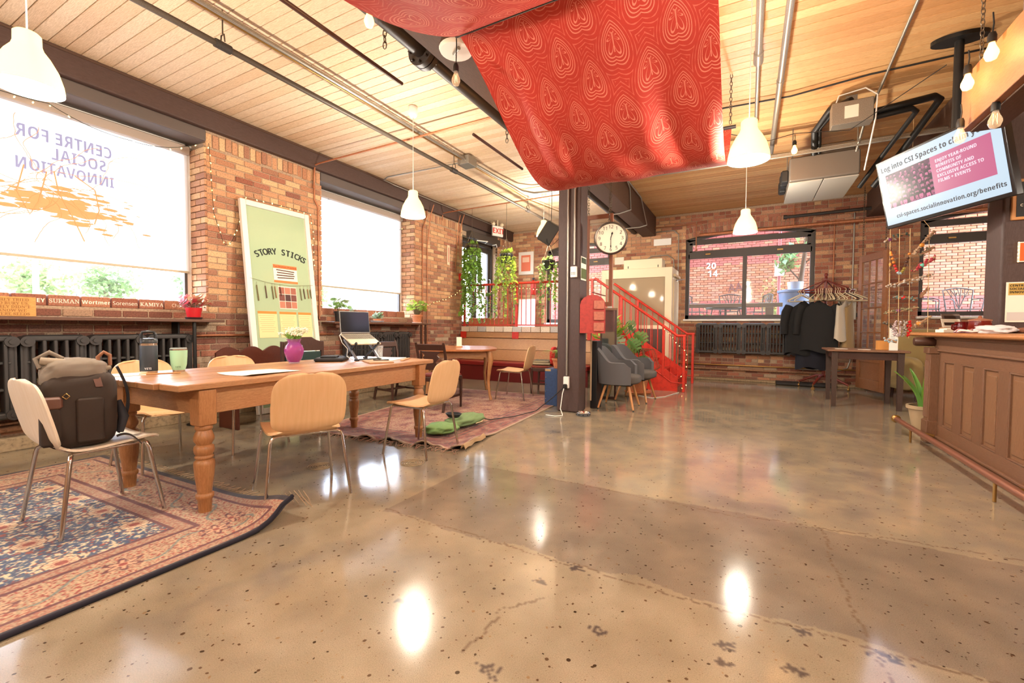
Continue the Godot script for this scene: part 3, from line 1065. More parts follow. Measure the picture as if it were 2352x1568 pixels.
func outside() -> void:
	var gy := 1.1
	var paving := tex(mat(Color(0.42, 0.40, 0.37), 0.9), T.clay, Vector3(0.8, 0.8, 0.8), true)
	structure("floor", MB.new().box(Vector3(-36, gy - 0.1, -10), Vector3(59.8, 0.2, 90)), paving)
	structure("floor", MB.new().box(Vector3(1, gy - 0.1, -14), Vector3(14.2, 0.2, 6.3)), paving)
	# buildings across the street
	var stone := tex(mat(Color(0.40, 0.36, 0.32), 0.9), T.clay, Vector3(0.5, 0.5, 0.5), true)
	var slate := mat(Color(0.20, 0.21, 0.22), 0.7)
	var trim := mat(Color(0.55, 0.53, 0.50), 0.8)
	var dim := pane(Color(0.25, 0.30, 0.34), 0.55, 0.08)
	for s in 2:
		var z0: float = [-15.0, -62.0][s]
		var z1: float = [14.0, -40.0][s]
		var t := thing("stone_building", ["grey stone building with white-framed windows across the street", "distant stone house behind the street trees"][s], "building", Vector3(-46, gy, (z0 + z1) / 2))
		part(t, "wall", MB.new().box(Vector3(-4, 5, 0), Vector3(8, 10, z1 - z0)), stone)
		part(t, "roof", MB.new().prism(PackedVector2Array([Vector2(-9, 10), Vector2(0.6, 10), Vector2(-4, 13.5)]), z1 - z0 + 0.6), slate)
		for fl in 2:
			var k := 0
			var z := -(z1 - z0) / 2 + 1.6
			while z < (z1 - z0) / 2 - 1.5:
				var y := 1.7 + fl * 3.2
				var wn := part(t, "window", MB.new().box(Vector3(0, y + 0.8, z - 0.55), Vector3(0.2, 1.8, 0.16)).box(Vector3(0, y + 0.8, z + 0.55), Vector3(0.2, 1.8, 0.16)).box(Vector3(0, y + 1.65, z), Vector3(0.2, 0.18, 1.2)).box(Vector3(0, y, z), Vector3(0.24, 0.16, 1.3)).box(Vector3(0.02, y + 0.8, z), Vector3(0.1, 1.6, 0.07)).box(Vector3(0.02, y + 0.9, z), Vector3(0.1, 0.07, 1.0)), trim)
				part(wn, "pane", MB.new().box(Vector3(0.03, y + 0.8, z), Vector3(0.02, 1.6, 1.0)), dim)
				z += 1.5 if k % 3 != 2 else 3.0
				k += 1
	var canopy := leaf_cloud(1500, Vector3(2.3, 1.9, 2.3), 0.34, 5).mesh()
	var mats := [leaf_mat(Color(0.30, 0.42, 0.18)), leaf_mat(Color(0.22, 0.36, 0.20)), leaf_mat(Color(0.40, 0.50, 0.22))]
	var spots := [[-24, -8.2, 0.7, "small pale green tree beside the street lamp"], [-25, -12.6, 0.85, "bushy green tree across the street, outside the first window"], [-23, -17.0, 0.8, "round leafy street tree between the two window views"], [-20, -21.8, 1.0, "broad tree filling the second window view"], [-21, -27.5, 1.1, "tall tree behind the parked car"], [-31, -8.0, 0.9, "dark tree in front of the stone building"], [-14, -33.0, 1.0, "tree outside the exit doors"], [-27, -33.5, 1.2, "large tree at the far end of the street"]]
	for i in spots.size():
		var s: Array = spots[i]
		var t := thing("street_tree", s[3], "tree", Vector3(s[0], gy, s[1]), i * 47.0, "trees across the street")
		var tr := part(t, "trunk", MB.new().tube([Vector3(0, 0, 0), Vector3(0.05, 0.7, 0), Vector3(-0.05, 1.4, 0.06), Vector3(0, 2.2, 0)], [0.16, 0.13, 0.11, 0.05], 8), M.stem)
		var cr := part(t, "crown", canopy, mats[i % 3], Vector3(0, 2.0 * s[2] + 0.5, 0))
		cr.scale = Vector3.ONE * s[2]
	var lp := thing("street_lamp", "grey street lamp post with a lantern head, seen below the first blind", "street lamp", Vector3(-16, gy, -4.05))
	part(lp, "post", MB.new().lathe([Vector2(0.12, 0), Vector2(0.12, 0.3), Vector2(0.07, 0.4), Vector2(0.05, 2.2), Vector2(0.05, 3.0)], Vector3.ZERO, 10), M.lintel)
	part(lp, "lantern", MB.new().lathe([Vector2(0.05, 3.0), Vector2(0.16, 3.05), Vector2(0.20, 3.4), Vector2(0.24, 3.45), Vector2(0.05, 3.65), Vector2(0, 3.72)], Vector3.ZERO, 8), trim)
	car(Vector3(-13.5, gy, -14.2))
	# courtyard: brick wall, rail, seats, tree, bin
	var cw := thing("courtyard_wall", "tall old red brick wall of the courtyard behind the windows", "wall", Vector3(0, gy, -15.6))
	part(cw, "mortar", MB.new().box(Vector3(0.5, 4.7, -0.21), Vector3(15, 9.4, 0.4)), mat(Color(0.50, 0.38, 0.32), 0.9))  # carried up unseen above the brickwork to shade the courtyard
	var pink := mat(Color(0.62, 0.30, 0.27), 0.85)
	var warm := mat(Color(0.60, 0.36, 0.25), 0.9)
	var list := {pink: [], warm: [], M.bricks_red[0]: [], M.bricks_red[2]: []}
	var row := 0
	var y := 0.04
	while y < 5.6:
		var x := -6.8 - 0.11 * (row % 2)
		while x < 7.8:
			var q := rng.randf()
			var m: Material = pink if (y > 2.0 and x < 1.2 and q < 0.93) or (y < 0.9 and q < 0.85) else (warm if q < 0.5 else M.bricks_red[0 if q < 0.75 else 2])
			list[m].append(Transform3D(Basis.from_scale(Vector3(0.212, 0.064, 0.06)), Vector3(x, y, 0.0 + rng.randf_range(-0.006, 0.006))))
			x += 0.2245
		y += 0.0745
		row += 1
	if brick_mesh == null: brick_mesh = MB.new().rbox(Vector3.ZERO, Vector3.ONE, 0.06).mesh()
	for m in list:
		var mm := MultiMesh.new()
		mm.transform_format = MultiMesh.TRANSFORM_3D
		mm.mesh = brick_mesh
		mm.instance_count = list[m].size()
		for i in list[m].size(): mm.set_instance_transform(i, list[m][i])
		var o := MultiMeshInstance3D.new()
		o.name = "brickwork"
		o.multimesh = mm
		o.material_override = m
		o.set_meta("kind", "stuff")
		cw.add_child(o, true)
	var pale := mat(Color(0.80, 0.78, 0.74), 0.7)
	var mural := cw
	lettering(mural, "numerals", "20", 0.27, pale, Transform3D(Basis(), Vector3(-1.1, 2.02, 0.035)), "Droid Sans", true, 0.01)
	lettering(mural, "numerals", "14", 0.27, pale, Transform3D(Basis(), Vector3(-1.05, 1.77, 0.035)), "Droid Sans", true, 0.01)
	lettering(mural, "letters", "AAT", 0.35, mat(Color(0.35, 0.20, 0.20), 0.8), Transform3D(Basis(Vector3.BACK, 0.1), Vector3(-0.3, 1.3, 0.035)), "Droid Sans", false, 0.01)
	lettering(mural, "letters", "ETTIC", 0.34, pale, Transform3D(Basis(), Vector3(-1.1, 3.15, 0.035)), "Droid Sans", false, 0.01)
	var grey_wood := tex(mat(Color(0.42, 0.36, 0.31), 0.85), T.wood, Vector3(0.5, 4, 4), true)
	var rl := thing("timber_rail", "weathered timber rail on stout posts outside the far windows", "railing", Vector3(0, gy, -11.6))
	part(rl, "beam", MB.new().rbox(Vector3(-0.5, 0.55, 0), Vector3(2.35, 0.09, 0.12), 0.01), grey_wood)
	for x in [-1.45, 0.42]: part(rl, "post", MB.new().rbox(Vector3(x, 0.25, 0), Vector3(0.16, 0.5, 0.14), 0.01), grey_wood)
	var proto := patio_chair()
	proto.position = Vector3(-0.45, gy, -12.75)
	for s in [[-1.25, -12.7, 70.0, "openwork metal patio chair turned sideways by the rail post"], [0.22, -13.1, -65.0, "openwork metal patio chair near the blue bin"], [4.0, -12.7, 5.0, "openwork metal patio chair outside the right-hand window"], [3.3, -12.4, 80.0, "sideways openwork metal patio chair outside the right-hand window"]]:
		copy(proto, Vector3(s[0], gy, s[1]), s[2], s[3])
	var pt := thing("patio_table", "low slatted metal patio table among the courtyard chairs", "table", Vector3(-0.5, gy, -12.02))
	part(pt, "table_top", MB.new().lathe([Vector2(0, 0.52), Vector2(0.45, 0.52), Vector2(0.46, 0.50), Vector2(0.44, 0.48), Vector2(0, 0.48)], Vector3.ZERO, 20), M.iron)
	for a in 4: part(pt, "leg", MB.new().tube([Vector3(0.30 * cos(a * PI / 2), 0.48, 0.30 * sin(a * PI / 2)), Vector3(0.40 * cos(a * PI / 2), 0, 0.40 * sin(a * PI / 2))], 0.014, 6), M.iron)
	var ct := thing("courtyard_tree", "slim courtyard tree with large glossy leaves beyond the far window", "tree", Vector3(1.12, gy, -13.0))
	part(ct, "trunk", MB.new().tube([Vector3(0, 0, 0), Vector3(-0.02, 0.9, 0), Vector3(0.06, 1.7, 0), Vector3(0.12, 2.6, 0)], [0.07, 0.06, 0.05, 0.03], 8), mat(Color(0.42, 0.34, 0.28), 0.9))
	part(ct, "branch", MB.new().tube([Vector3(0.0, 1.2, 0), Vector3(-0.25, 1.5, 0.1), Vector3(-0.4, 1.75, 0.1)], 0.018, 6).tube([Vector3(0.06, 1.6, 0), Vector3(0.35, 1.9, 0), Vector3(0.5, 2.1, 0.1)], 0.018, 6), mat(Color(0.42, 0.34, 0.28), 0.9))
	part(ct, "foliage", leaf_cloud(90, Vector3(0.30, 0.50, 0.3), 0.19, 3), leaf_mat(Color(0.26, 0.42, 0.18)), Vector3(-0.32, 1.70, 0.1))
	part(ct, "foliage", leaf_cloud(110, Vector3(0.5, 0.5, 0.4), 0.14, 4), leaf_mat(Color(0.34, 0.48, 0.22)), Vector3(0.3, 2.3, 0))
	var bn := thing("storage_bin", "blue-grey plastic storage bin with a smaller tub on top in the courtyard", "bin", Vector3(0.95, gy, -12.4))
	part(bn, "body", MB.new().lathe([Vector2(0, 0), Vector2(0.26, 0), Vector2(0.32, 0.86), Vector2(0.35, 0.87), Vector2(0.35, 0.92), Vector2(0.30, 0.93), Vector2(0, 0.93)], Vector3.ZERO, 18), mat(Color(0.33, 0.40, 0.52), 0.6))
	part(bn, "tub", MB.new().lathe([Vector2(0, 0.93), Vector2(0.15, 0.93), Vector2(0.17, 1.12), Vector2(0, 1.12)], Vector3(0.02, 0, 0), 14), mat(Color(0.55, 0.58, 0.62), 0.6))
	var vine := thing("climbing_vine", "red and yellow climbing vine on the courtyard wall", "vine", Vector3(0.55, gy, -14.0))
	part(vine, "foliage", leaf_cloud(260, Vector3(0.45, 0.8, 0.15), 0.11, 9), leaf_mat(Color(0.60, 0.34, 0.16)), Vector3(0, 0.85, 0))
	part(vine, "foliage", leaf_cloud(120, Vector3(0.35, 0.4, 0.2), 0.11, 19), leaf_mat(Color(0.46, 0.52, 0.20)), Vector3(0.1, 0.35, 0.3))
	var sg := thing("notice_board", "white notice board on a pink post in the courtyard", "sign", Vector3(0.69, gy, -13.5))
	part(sg, "post", MB.new().cyl(Vector3(0, 0, 0), Vector3(0, 3.2, 0), 0.035, 8), mat(Color(0.70, 0.36, 0.36), 0.6))
	part(sg, "board", MB.new().rbox(Vector3(0, 1.55, 0.05), Vector3(0.22, 0.32, 0.02), 0.004), M.white)
	one("downpipe", "pink painted downpipe on the courtyard wall", "pipe", MB.new().cyl(Vector3(-1.95, gy, -15.5), Vector3(-1.95, gy + 5, -15.5), 0.06, 8), mat(Color(0.66, 0.33, 0.32), 0.6))
	var sh := thing("courtyard_shrub", "green shrub at the foot of the rail post outside", "shrub", Vector3(-1.0, gy, -11.9))
	part(sh, "foliage", leaf_cloud(120, Vector3(0.25, 0.18, 0.2), 0.09, 29), M.leaf, Vector3(0, 0.2, 0))

func patio_chair() -> Node3D:
	var t := thing("patio_chair", "openwork metal patio chair facing the window, in front of the brick wall", "chair", Vector3.ZERO, 0, "openwork patio chairs in the courtyard")
	var fr := MB.new()
	var arc := []
	for i in 9: arc.append(Vector3(-0.25 + 0.5 * i / 8.0, 0.86 + 0.05 * sin(PI * i / 8.0), -0.24 - 0.03 * sin(PI * i / 8.0)))
	var outl := [Vector3(-0.20, 0.44, -0.20)] + arc + [Vector3(0.20, 0.44, -0.20)]
	fr.tube(outl, 0.014, 6)
	part(t, "back_frame", fr, M.iron)
	var br := MB.new()
	var hub := Vector3(0.02, 0.46, -0.21)
	for i in 7:
		var tip: Vector3 = arc[1 + i]
		var mid := hub.lerp(tip, 0.55) + Vector3(0.03 * (i % 2), 0.02, 0)
		br.tube([hub, mid, tip], 0.008, 5)
		br.tube([mid, hub.lerp(arc[clampi(i + 2, 0, 8)], 0.8)], 0.006, 5)
	part(t, "back_tracery", br, M.iron)
	part(t, "seat", MB.new().sheet(6, 6, func(u, v): return Vector3(-0.23 + 0.46 * u, 0.44 - 0.015 * sin(PI * u) * sin(PI * v), -0.2 + 0.44 * v), 0.012), M.iron)
	for s in [-1, 1]:
		part(t, "leg", MB.new().tube([Vector3(s * 0.2, 0.44, 0.2), Vector3(s * 0.22, 0.2, 0.24), Vector3(s * 0.21, 0, 0.23)], 0.012, 6), M.iron)
		part(t, "leg", MB.new().tube([Vector3(s * 0.2, 0.44, -0.2), Vector3(s * 0.21, 0.2, -0.24), Vector3(s * 0.22, 0, -0.28)], 0.012, 6), M.iron)
		part(t, "armrest", MB.new().tube([Vector3(s * 0.23, 0.66, -0.24), Vector3(s * 0.26, 0.66, 0.1), Vector3(s * 0.24, 0.62, 0.2), Vector3(s * 0.21, 0.44, 0.2)], 0.012, 6), M.iron)
	return t

func car(at: Vector3) -> void:
	var t := thing("parked_car", "pale car parked in the street beyond the second window", "car", at, 0)
	var body := mat(Color(0.55, 0.57, 0.60), 0.25, 0.3)
	var p := PackedVector2Array([Vector2(-2.1, 0.25), Vector2(2.1, 0.25), Vector2(2.15, 0.6), Vector2(1.9, 0.85), Vector2(1.1, 0.95), Vector2(-1.6, 0.95), Vector2(-2.1, 0.85)])
	part(t, "body", MB.new().prism(p, 1.7, Transform3D(Basis(Vector3.UP, PI / 2), Vector3.ZERO)), body)
	part(t, "cabin", MB.new().prism(PackedVector2Array([Vector2(-1.5, 0.95), Vector2(1.0, 0.95), Vector2(0.35, 1.42), Vector2(-1.0, 1.45)]), 1.45, Transform3D(Basis(Vector3.UP, PI / 2), Vector3.ZERO)), body)
	part(t, "window", MB.new().prism(PackedVector2Array([Vector2(-1.3, 0.98), Vector2(0.8, 0.98), Vector2(0.3, 1.36), Vector2(-0.95, 1.38)]), 1.47, Transform3D(Basis(Vector3.UP, PI / 2), Vector3.ZERO)), mat(Color(0.10, 0.12, 0.14), 0.1))
	for z in [-1.3, 1.3]:
		for x in [-0.78, 0.78]:
			part(t, "wheel", MB.new().lathe([Vector2(0, -0.1), Vector2(0.2, -0.1), Vector2(0.32, -0.08), Vector2(0.32, 0.08), Vector2(0.2, 0.1), Vector2(0, 0.1)], Vector3(x, 0.32, z), 16, Basis(Vector3.BACK, PI / 2)), M.black)

# ------------------------------------------------------------------ landing, stairs, lift
func landing() -> void:
	var ly := 1.0
	var ld := structure("floor", MB.new().box(Vector3((-5.65 - 2.55) / 2, ly / 2, (FZ - 8.12) / 2), Vector3(3.1, ly, 2.28)), M.concrete_curb)
	# pale glazed kerb bricks along the edge
	var x := -5.62
	var k := 0
	while x < -2.6:
		var c := [Color(0.90, 0.83, 0.74), Color(0.86, 0.78, 0.70), Color(0.78, 0.76, 0.73), Color(0.92, 0.86, 0.76)]
		var m: StandardMaterial3D = tex(mat(c[k % 4], 0.55), T.clay, Vector3(3, 3, 3), true) if k < 4 else null
		if k < 4: M["kerb%d" % k] = m
		part(ld, "kerb_brick", MB.new().rbox(Vector3.ZERO, Vector3(0.205, 0.115, 0.11), 0.008), M["kerb%d" % (k * 7 % 4)] if k >= 4 else m, Vector3(x + 0.11, ly + 0.055, -8.06))
		x += 0.215
		k += 1
	part(ld, "edge_beam", MB.new().rbox(Vector3(-4.1, 0.945, -8.07), Vector3(3.08, 0.10, 0.10), 0.01), M.bench)
	# cement blocks standing on the landing behind the rail
	part(ld, "upstand", MB.new().rbox(Vector3(-5.1, 1.20, -8.35), Vector3(1.0, 0.20, 0.16), 0.01), M.terracotta)
	# railing on the landing
	var rl := thing("landing_railing", "red steel railing along the landing above the bench", "railing", Vector3(0, 0, -8.05))
	part(rl, "top_rail", MB.new().cyl(Vector3(-5.63, 2.01, 0), Vector3(-2.5, 2.01, 0), 0.024, 10), M.red)
	part(rl, "bottom_rail", MB.new().box(Vector3(-4.07, 1.145, 0), Vector3(3.1, 0.022, 0.022)), M.red)
	for px in [-5.55, -4.25, -2.62]:
		part(rl, "post", MB.new().rbox(Vector3(px, 1.46, 0), Vector3(0.045, 1.10, 0.045), 0.005), M.red)
		part(rl, "post_plate", MB.new().rbox(Vector3(px, 0.93, 0.045), Vector3(0.15, 0.14, 0.02), 0.003), M.red)
	for i in 26:
		var bx := -5.43 + i * 0.108
		part(rl, "baluster", MB.new().cyl(Vector3(bx, 1.145, 0), Vector3(bx, 2.0, 0), 0.008, 6), M.red)
	# stairs
	var st := structure("trim_6")
	var treads := 6
	for i in treads:
		var h := ly / treads
		var xa := -1.15 - i * 0.235
		part(st, "riser", MB.new().box(Vector3(xa, h * (i + 0.5), -8.68), Vector3(0.02, h, 1.28)), M.red)
		part(st, "tread", MB.new().rbox(Vector3(xa - 0.10, h * (i + 1) - 0.018, -8.68), Vector3(0.26, 0.036, 1.28), 0.006), M.red)
	for z in [-8.03, -9.33]:
		var pl := PackedVector2Array([Vector2(-1.06, 0), Vector2(-1.06, 0.24), Vector2(-2.56, 1.30), Vector2(-2.56, 0.72), Vector2(-1.55, 0.0)])
		part(st, "stringer", MB.new().prism(pl, 0.05, Transform3D(Basis(), Vector3(0, 0, z))), M.red)
	for s in 2:
		var z: float = [-8.0, -9.36][s]
		var rr := thing("stair_railing", ["red stair handrail with balusters on the open side of the steps", "red stair handrail between the steps and the lift"][s], "railing", Vector3(0, 0, z))
		var y0: float = [0.97, 0.99][s]
		part(rr, "handrail", MB.new().tube([Vector3(-0.93, y0, 0), Vector3(-1.07, y0, 0), Vector3(-2.56, y0 + 1.06, 0)], 0.025, 10), M.red)
		part(rr, "post", MB.new().rbox(Vector3(-0.96, y0 / 2, 0), Vector3(0.045, y0, 0.045), 0.005), M.red)
		for px in [-1.30, -2.05]:
			var yt: float = y0 + (-1.07 - px) * 0.711
			var yb: float = maxf(0.0, (-1.06 - px) * 0.707 + 0.1)
			part(rr, "post", MB.new().rbox(Vector3(px, (yt + yb) / 2, 0), Vector3(0.045, yt - yb, 0.045), 0.005), M.red)
		part(rr, "bottom_rail", MB.new().tube([Vector3(-0.96, 0.15, 0), Vector3(-1.16, 0.16, 0), Vector3(-2.56, 1.15, 0)], 0.009, 6), M.red)
		for i in 13:
			var bx := -1.06 - i * 0.115
			var yt2: float = y0 + maxf(0.0, -1.07 - bx) * 0.711
			var yb2: float = 0.16 + maxf(0.0, -1.16 - bx) * 0.707
			part(rr, "baluster", MB.new().cyl(Vector3(bx, yb2, 0), Vector3(bx, yt2, 0), 0.007, 6), M.red)
	# wheelchair lift enclosure
	var lf := thing("platform_lift", "cream platform lift enclosure with a glazed panel behind the red stairs", "lift", Vector3(0, 0, -9.48))
	part(lf, "corner_post", MB.new().rbox(Vector3(-1.46, 1.18, 0.0), Vector3(0.14, 2.36, 0.06), 0.008), M.cream)
	part(lf, "head_rail", MB.new().rbox(Vector3(-2.15, 2.26, 0.0), Vector3(1.26, 0.20, 0.06), 0.008), M.cream)
	var gl := mat(Color(0.62, 0.56, 0.46), 0.03)
	gl.metallic_specular = 0.9
	part(lf, "glazed_panel", MB.new().box(Vector3(-2.15, 1.66, 0.0), Vector3(1.24, 1.02, 0.02)), gl)
	part(lf, "mid_rail", MB.new().rbox(Vector3(-2.15, 1.12, 0.0), Vector3(1.26, 0.08, 0.05), 0.006), M.cream)
	part(lf, "lower_panel", MB.new().box(Vector3(-2.15, 0.55, 0.0), Vector3(1.24, 1.06, 0.02)), mat(Color(0.36, 0.25, 0.22), 0.4))
	part(lf, "left_post", MB.new().rbox(Vector3(-2.82, 1.18, 0.0), Vector3(0.10, 2.36, 0.06), 0.008), M.cream)
	part(lf, "side_panel", MB.new().box(Vector3(-1.41, 1.18, -0.45), Vector3(0.04, 2.36, 0.86)), M.cream)
	part(lf, "side_door", MB.new().rbox(Vector3(-1.38, 1.08, -0.45), Vector3(0.03, 2.06, 0.66), 0.01).box(Vector3(-1.36, 2.20, -0.45), Vector3(0.05, 0.05, 0.7)), mat(Color(0.80, 0.72, 0.58), 0.5))
	part(lf, "door_closer", MB.new().tube([Vector3(-1.34, 2.10, -0.2), Vector3(-1.22, 2.14, -0.45), Vector3(-1.34, 2.16, -0.7)], 0.015, 6), M.steel)
	part(lf, "motor_housing", MB.new().rbox(Vector3(-2.0, 2.46, -0.2), Vector3(0.80, 0.20, 0.35), 0.01), M.cream)
	for sx in [-2.3, -1.68]: part(lf, "vent_slot", MB.new().box(Vector3(sx, 2.40, -0.022), Vector3(0.015, 0.05, 0.006)), M.black)
	# built-in bench below the landing
	var bn := thing("built_in_bench", "long pale wooden pew with a maroon painted seat below the landing", "bench", Vector3(-4.1, 0, -7.9))
	part(bn, "base_panel", MB.new().box(Vector3(0, 0.15, 0.22), Vector3(3.06, 0.30, 0.03)), M.maroon)
	part(bn, "seat", MB.new().rbox(Vector3(0, 0.345, 0.06), Vector3(3.08, 0.09, 0.42), 0.02), mat(Color(0.50, 0.12, 0.11), 0.35))
	for i in 2:
		part(bn, "back_board", MB.new().rbox(Vector3(0, 0.51 + i * 0.235, -0.12 - i * 0.02), Vector3(3.08, 0.232, 0.03), 0.006, Basis(Vector3.RIGHT, -0.10)), [M.bench, tex(mat(Color(0.84, 0.68, 0.52), 0.5), T.oak, Vector3(0.5, 5, 5))][i])
	part(bn, "cap_rail", MB.new().rbox(Vector3(0, 0.885, -0.14), Vector3(3.08, 0.035, 0.07), 0.014), M.bench)
	# notices and fittings on this part of the wall
	fitted()

func fitted() -> void:
	var ex := thing("exit_sign", "white exit sign with red letters above the double doors", "exit sign", Vector3(-5.30, 3.30, -9.05), 70)
	part(ex, "housing", MB.new().rbox(Vector3(0, 0.08, 0), Vector3(0.32, 0.24, 0.05), 0.01), M.white)
	lettering(ex, "letters", "EXIT", 0.17, mat(Color(0.80, 0.25, 0.18), 0.6), Transform3D(Basis(), Vector3(0, 0.08, 0.027)), "Droid Sans", true, 0.002)
	for s in [-1, 1]: part(ex, "spot_head", MB.new().lathe([Vector2(0, 0), Vector2(0.03, 0), Vector2(0.045, 0.06), Vector2(0.04, 0.07), Vector2(0, 0.065)], Vector3(s * 0.1, 0.22, 0), 12, Basis(Vector3.BACK, -s * 0.9)), M.cream)
	part(ex, "bracket", MB.new().cyl(Vector3(0, 0.2, 0), Vector3(0, 0.34, 0), 0.012, 6), M.cream)
	var dc := thing("door_operator", "dark automatic door operator box above the double doors", "door operator", Vector3(-5.58, 3.14, -8.9))
	part(dc, "housing", MB.new().rbox(Vector3(0, 0.05, 0), Vector3(0.14, 0.16, 1.3), 0.012), M.dark_frame)
	part(dc, "arm", MB.new().tube([Vector3(0.02, -0.04, 0.35), Vector3(0.22, -0.06, 0.2), Vector3(0.03, -0.05, 0.0)], 0.012, 6).tube([Vector3(0.02, -0.04, -0.35), Vector3(0.22, -0.06, -0.2), Vector3(0.03, -0.05, -0.55)], 0.012, 6), M.white)
	var pf := thing("picture_frame", "white framed poster with an orange print by the exit", "picture", Vector3(-5.2, 2.79, FZ + 0.02))
	part(pf, "frame", MB.new().rbox(Vector3.ZERO, Vector3(0.44, 0.60, 0.03), 0.006), M.white)
	part(pf, "print", MB.new().box(Vector3(0, 0, 0.017), Vector3(0.27, 0.42, 0.002)), mat(Color(0.90, 0.50, 0.38), 0.7))
	part(pf, "mount", MB.new().box(Vector3(0, 0.09, 0.019), Vector3(0.20, 0.13, 0.002)), mat(Color(0.95, 0.80, 0.70), 0.7))
	var wb := thing("leaning_panel", "white panel leaning behind the landing railing", "panel", Vector3(-5.1, 1.0, FZ + 0.16))
	part(wb, "sheet", MB.new().rbox(Vector3(0, 0.42, 0), Vector3(0.5, 0.84, 0.02), 0.004, Basis(Vector3.RIGHT, -0.1)), M.white)
	var fe := thing("fire_extinguisher", "red fire extinguisher hung beside the framed poster", "extinguisher", Vector3(-4.95, 1.95, FZ + 0.09))
	part(fe, "cylinder", MB.new().lathe([Vector2(0, 0), Vector2(0.055, 0.0), Vector2(0.065, 0.02), Vector2(0.065, 0.30), Vector2(0.04, 0.36), Vector2(0.02, 0.38), Vector2(0, 0.38)], Vector3.ZERO, 14), M.red)
	part(fe, "valve", MB.new().box(Vector3(0, 0.41, 0), Vector3(0.05, 0.05, 0.03)).tube([Vector3(0, 0.42, 0.02), Vector3(0.08, 0.40, 0.03), Vector3(0.09, 0.2, 0.03)], 0.008, 6), M.black)
	var nt := thing("paper_notice", "white paper notice pinned above the lift", "notice", Vector3(-2.73, 2.69, FZ + 0.006))
	part(nt, "sheet", MB.new().box(Vector3.ZERO, Vector3(0.22, 0.17, 0.003)), M.paper)
	var th := thing("strip_thermometer", "pale strip thermometer on the pier beside the doors", "thermometer", Vector3(WX + 0.012, 2.62, -7.56))
	part(th, "board", MB.new().rbox(Vector3.ZERO, Vector3(0.016, 0.42, 0.09), 0.003), mat(Color(0.90, 0.78, 0.66), 0.6))
	part(th, "tube", MB.new().cyl(Vector3(0.01, -0.15, 0), Vector3(0.01, 0.16, 0), 0.006, 6), M.red)
	var wp := thing("blank_plate", "white blank plate on the brick beside the end of the beam", "plate", Vector3(-1.75, 3.05, FZ + 0.01))
	part(wp, "plate", MB.new().rbox(Vector3.ZERO, Vector3(0.38, 0.15, 0.02), 0.004), M.white)
	var fa := thing("fire_alarm", "small red fire alarm bell box beside the double doors", "alarm", Vector3(WX + 0.03, 2.2, -8.0))
	part(fa, "body", MB.new().rbox(Vector3.ZERO, Vector3(0.06, 0.16, 0.10), 0.008), M.red)
	part(fa, "handle", MB.new().box(Vector3(0.034, -0.02, 0), Vector3(0.01, 0.03, 0.06)), M.white)

# ------------------------------------------------------------------ overhead
func chain(a: Vector3, z: Vector3, link := 0.05) -> MB:
	var b := MB.new()
	var d := (z - a)
	var n := int(d.length() / (link * 0.72))
	var t := d.normalized()
	var x := t.cross(Vector3(0.3, 0.2, 0.9)).normalized()
	var y := t.cross(x)
	for i in n:
		var c := a + d * ((i + 0.5) / n)
		var s := x if i % 2 == 0 else y
		var pts := []
		for k in 8:
			var an := TAU * k / 8
			pts.append(c + t * cos(an) * link * 0.5 + s * sin(an) * link * 0.24)
		b.tube(pts, link * 0.07, 4, true)
	return b

func cloth_texture() -> ImageTexture:
	var s := 384
	var im := Image.create(s, s, false, Image.FORMAT_RGB8)
	var base := Color(0.80, 0.24, 0.18)
	var line := Color(0.95, 0.58, 0.48)
	var nf := noise(0.02, 2, 71)
	for y in s:
		for x in s:
			var p := Vector2(float(x) / s, float(y) / s)
			var v := 0.0
			var best := 9.0
			for c in [Vector2(0.25, 0.27), Vector2(0.75, 0.77)]:
				for ox in [-1, 0, 1]:
					for oy in [-1, 0, 1]:
						var d: Vector2 = p - c - Vector2(ox, oy)
						if absf(d.x) > 0.5 or absf(d.y) > 0.5: continue
						# heart / ogee shape
						var q := Vector2(absf(d.x) * 1.15, d.y * 0.95 - absf(d.x) * 0.55 + 0.03)
						var r := q.length()
						best = minf(best, r)
						if r < 0.27:
							var ring := absf(fmod(r * 24.0 + 0.3, 1.0) - 0.5)
							if r > 0.15: v = maxf(v, 1.0 if ring < 0.17 else 0.0)
							else:
								var an := atan2(d.x, d.y + 0.10)
								var pet := absf(sin(an * 4.0)) * 0.14
								if absf(r - pet) < 0.013 or (absf(d.x) < 0.008 and r < 0.12): v = 1.0
			if v == 0.0:
				var w := sin(p.x * TAU * 6.0) * sin(p.y * TAU * 6.0)
				if best > 0.27 and absf(fmod(best * 17.0, 1.0) - 0.5) < 0.10 + 0.06 * w: v = 0.6
			var c2 := base.lerp(line, v * 0.95)
			c2 = c2 * (0.93 + 0.10 * sin(x * 2.1) * sin(y * 2.3))
			im.set_pixel(x, y, c2)
	return ImageTexture.create_from_image(im)

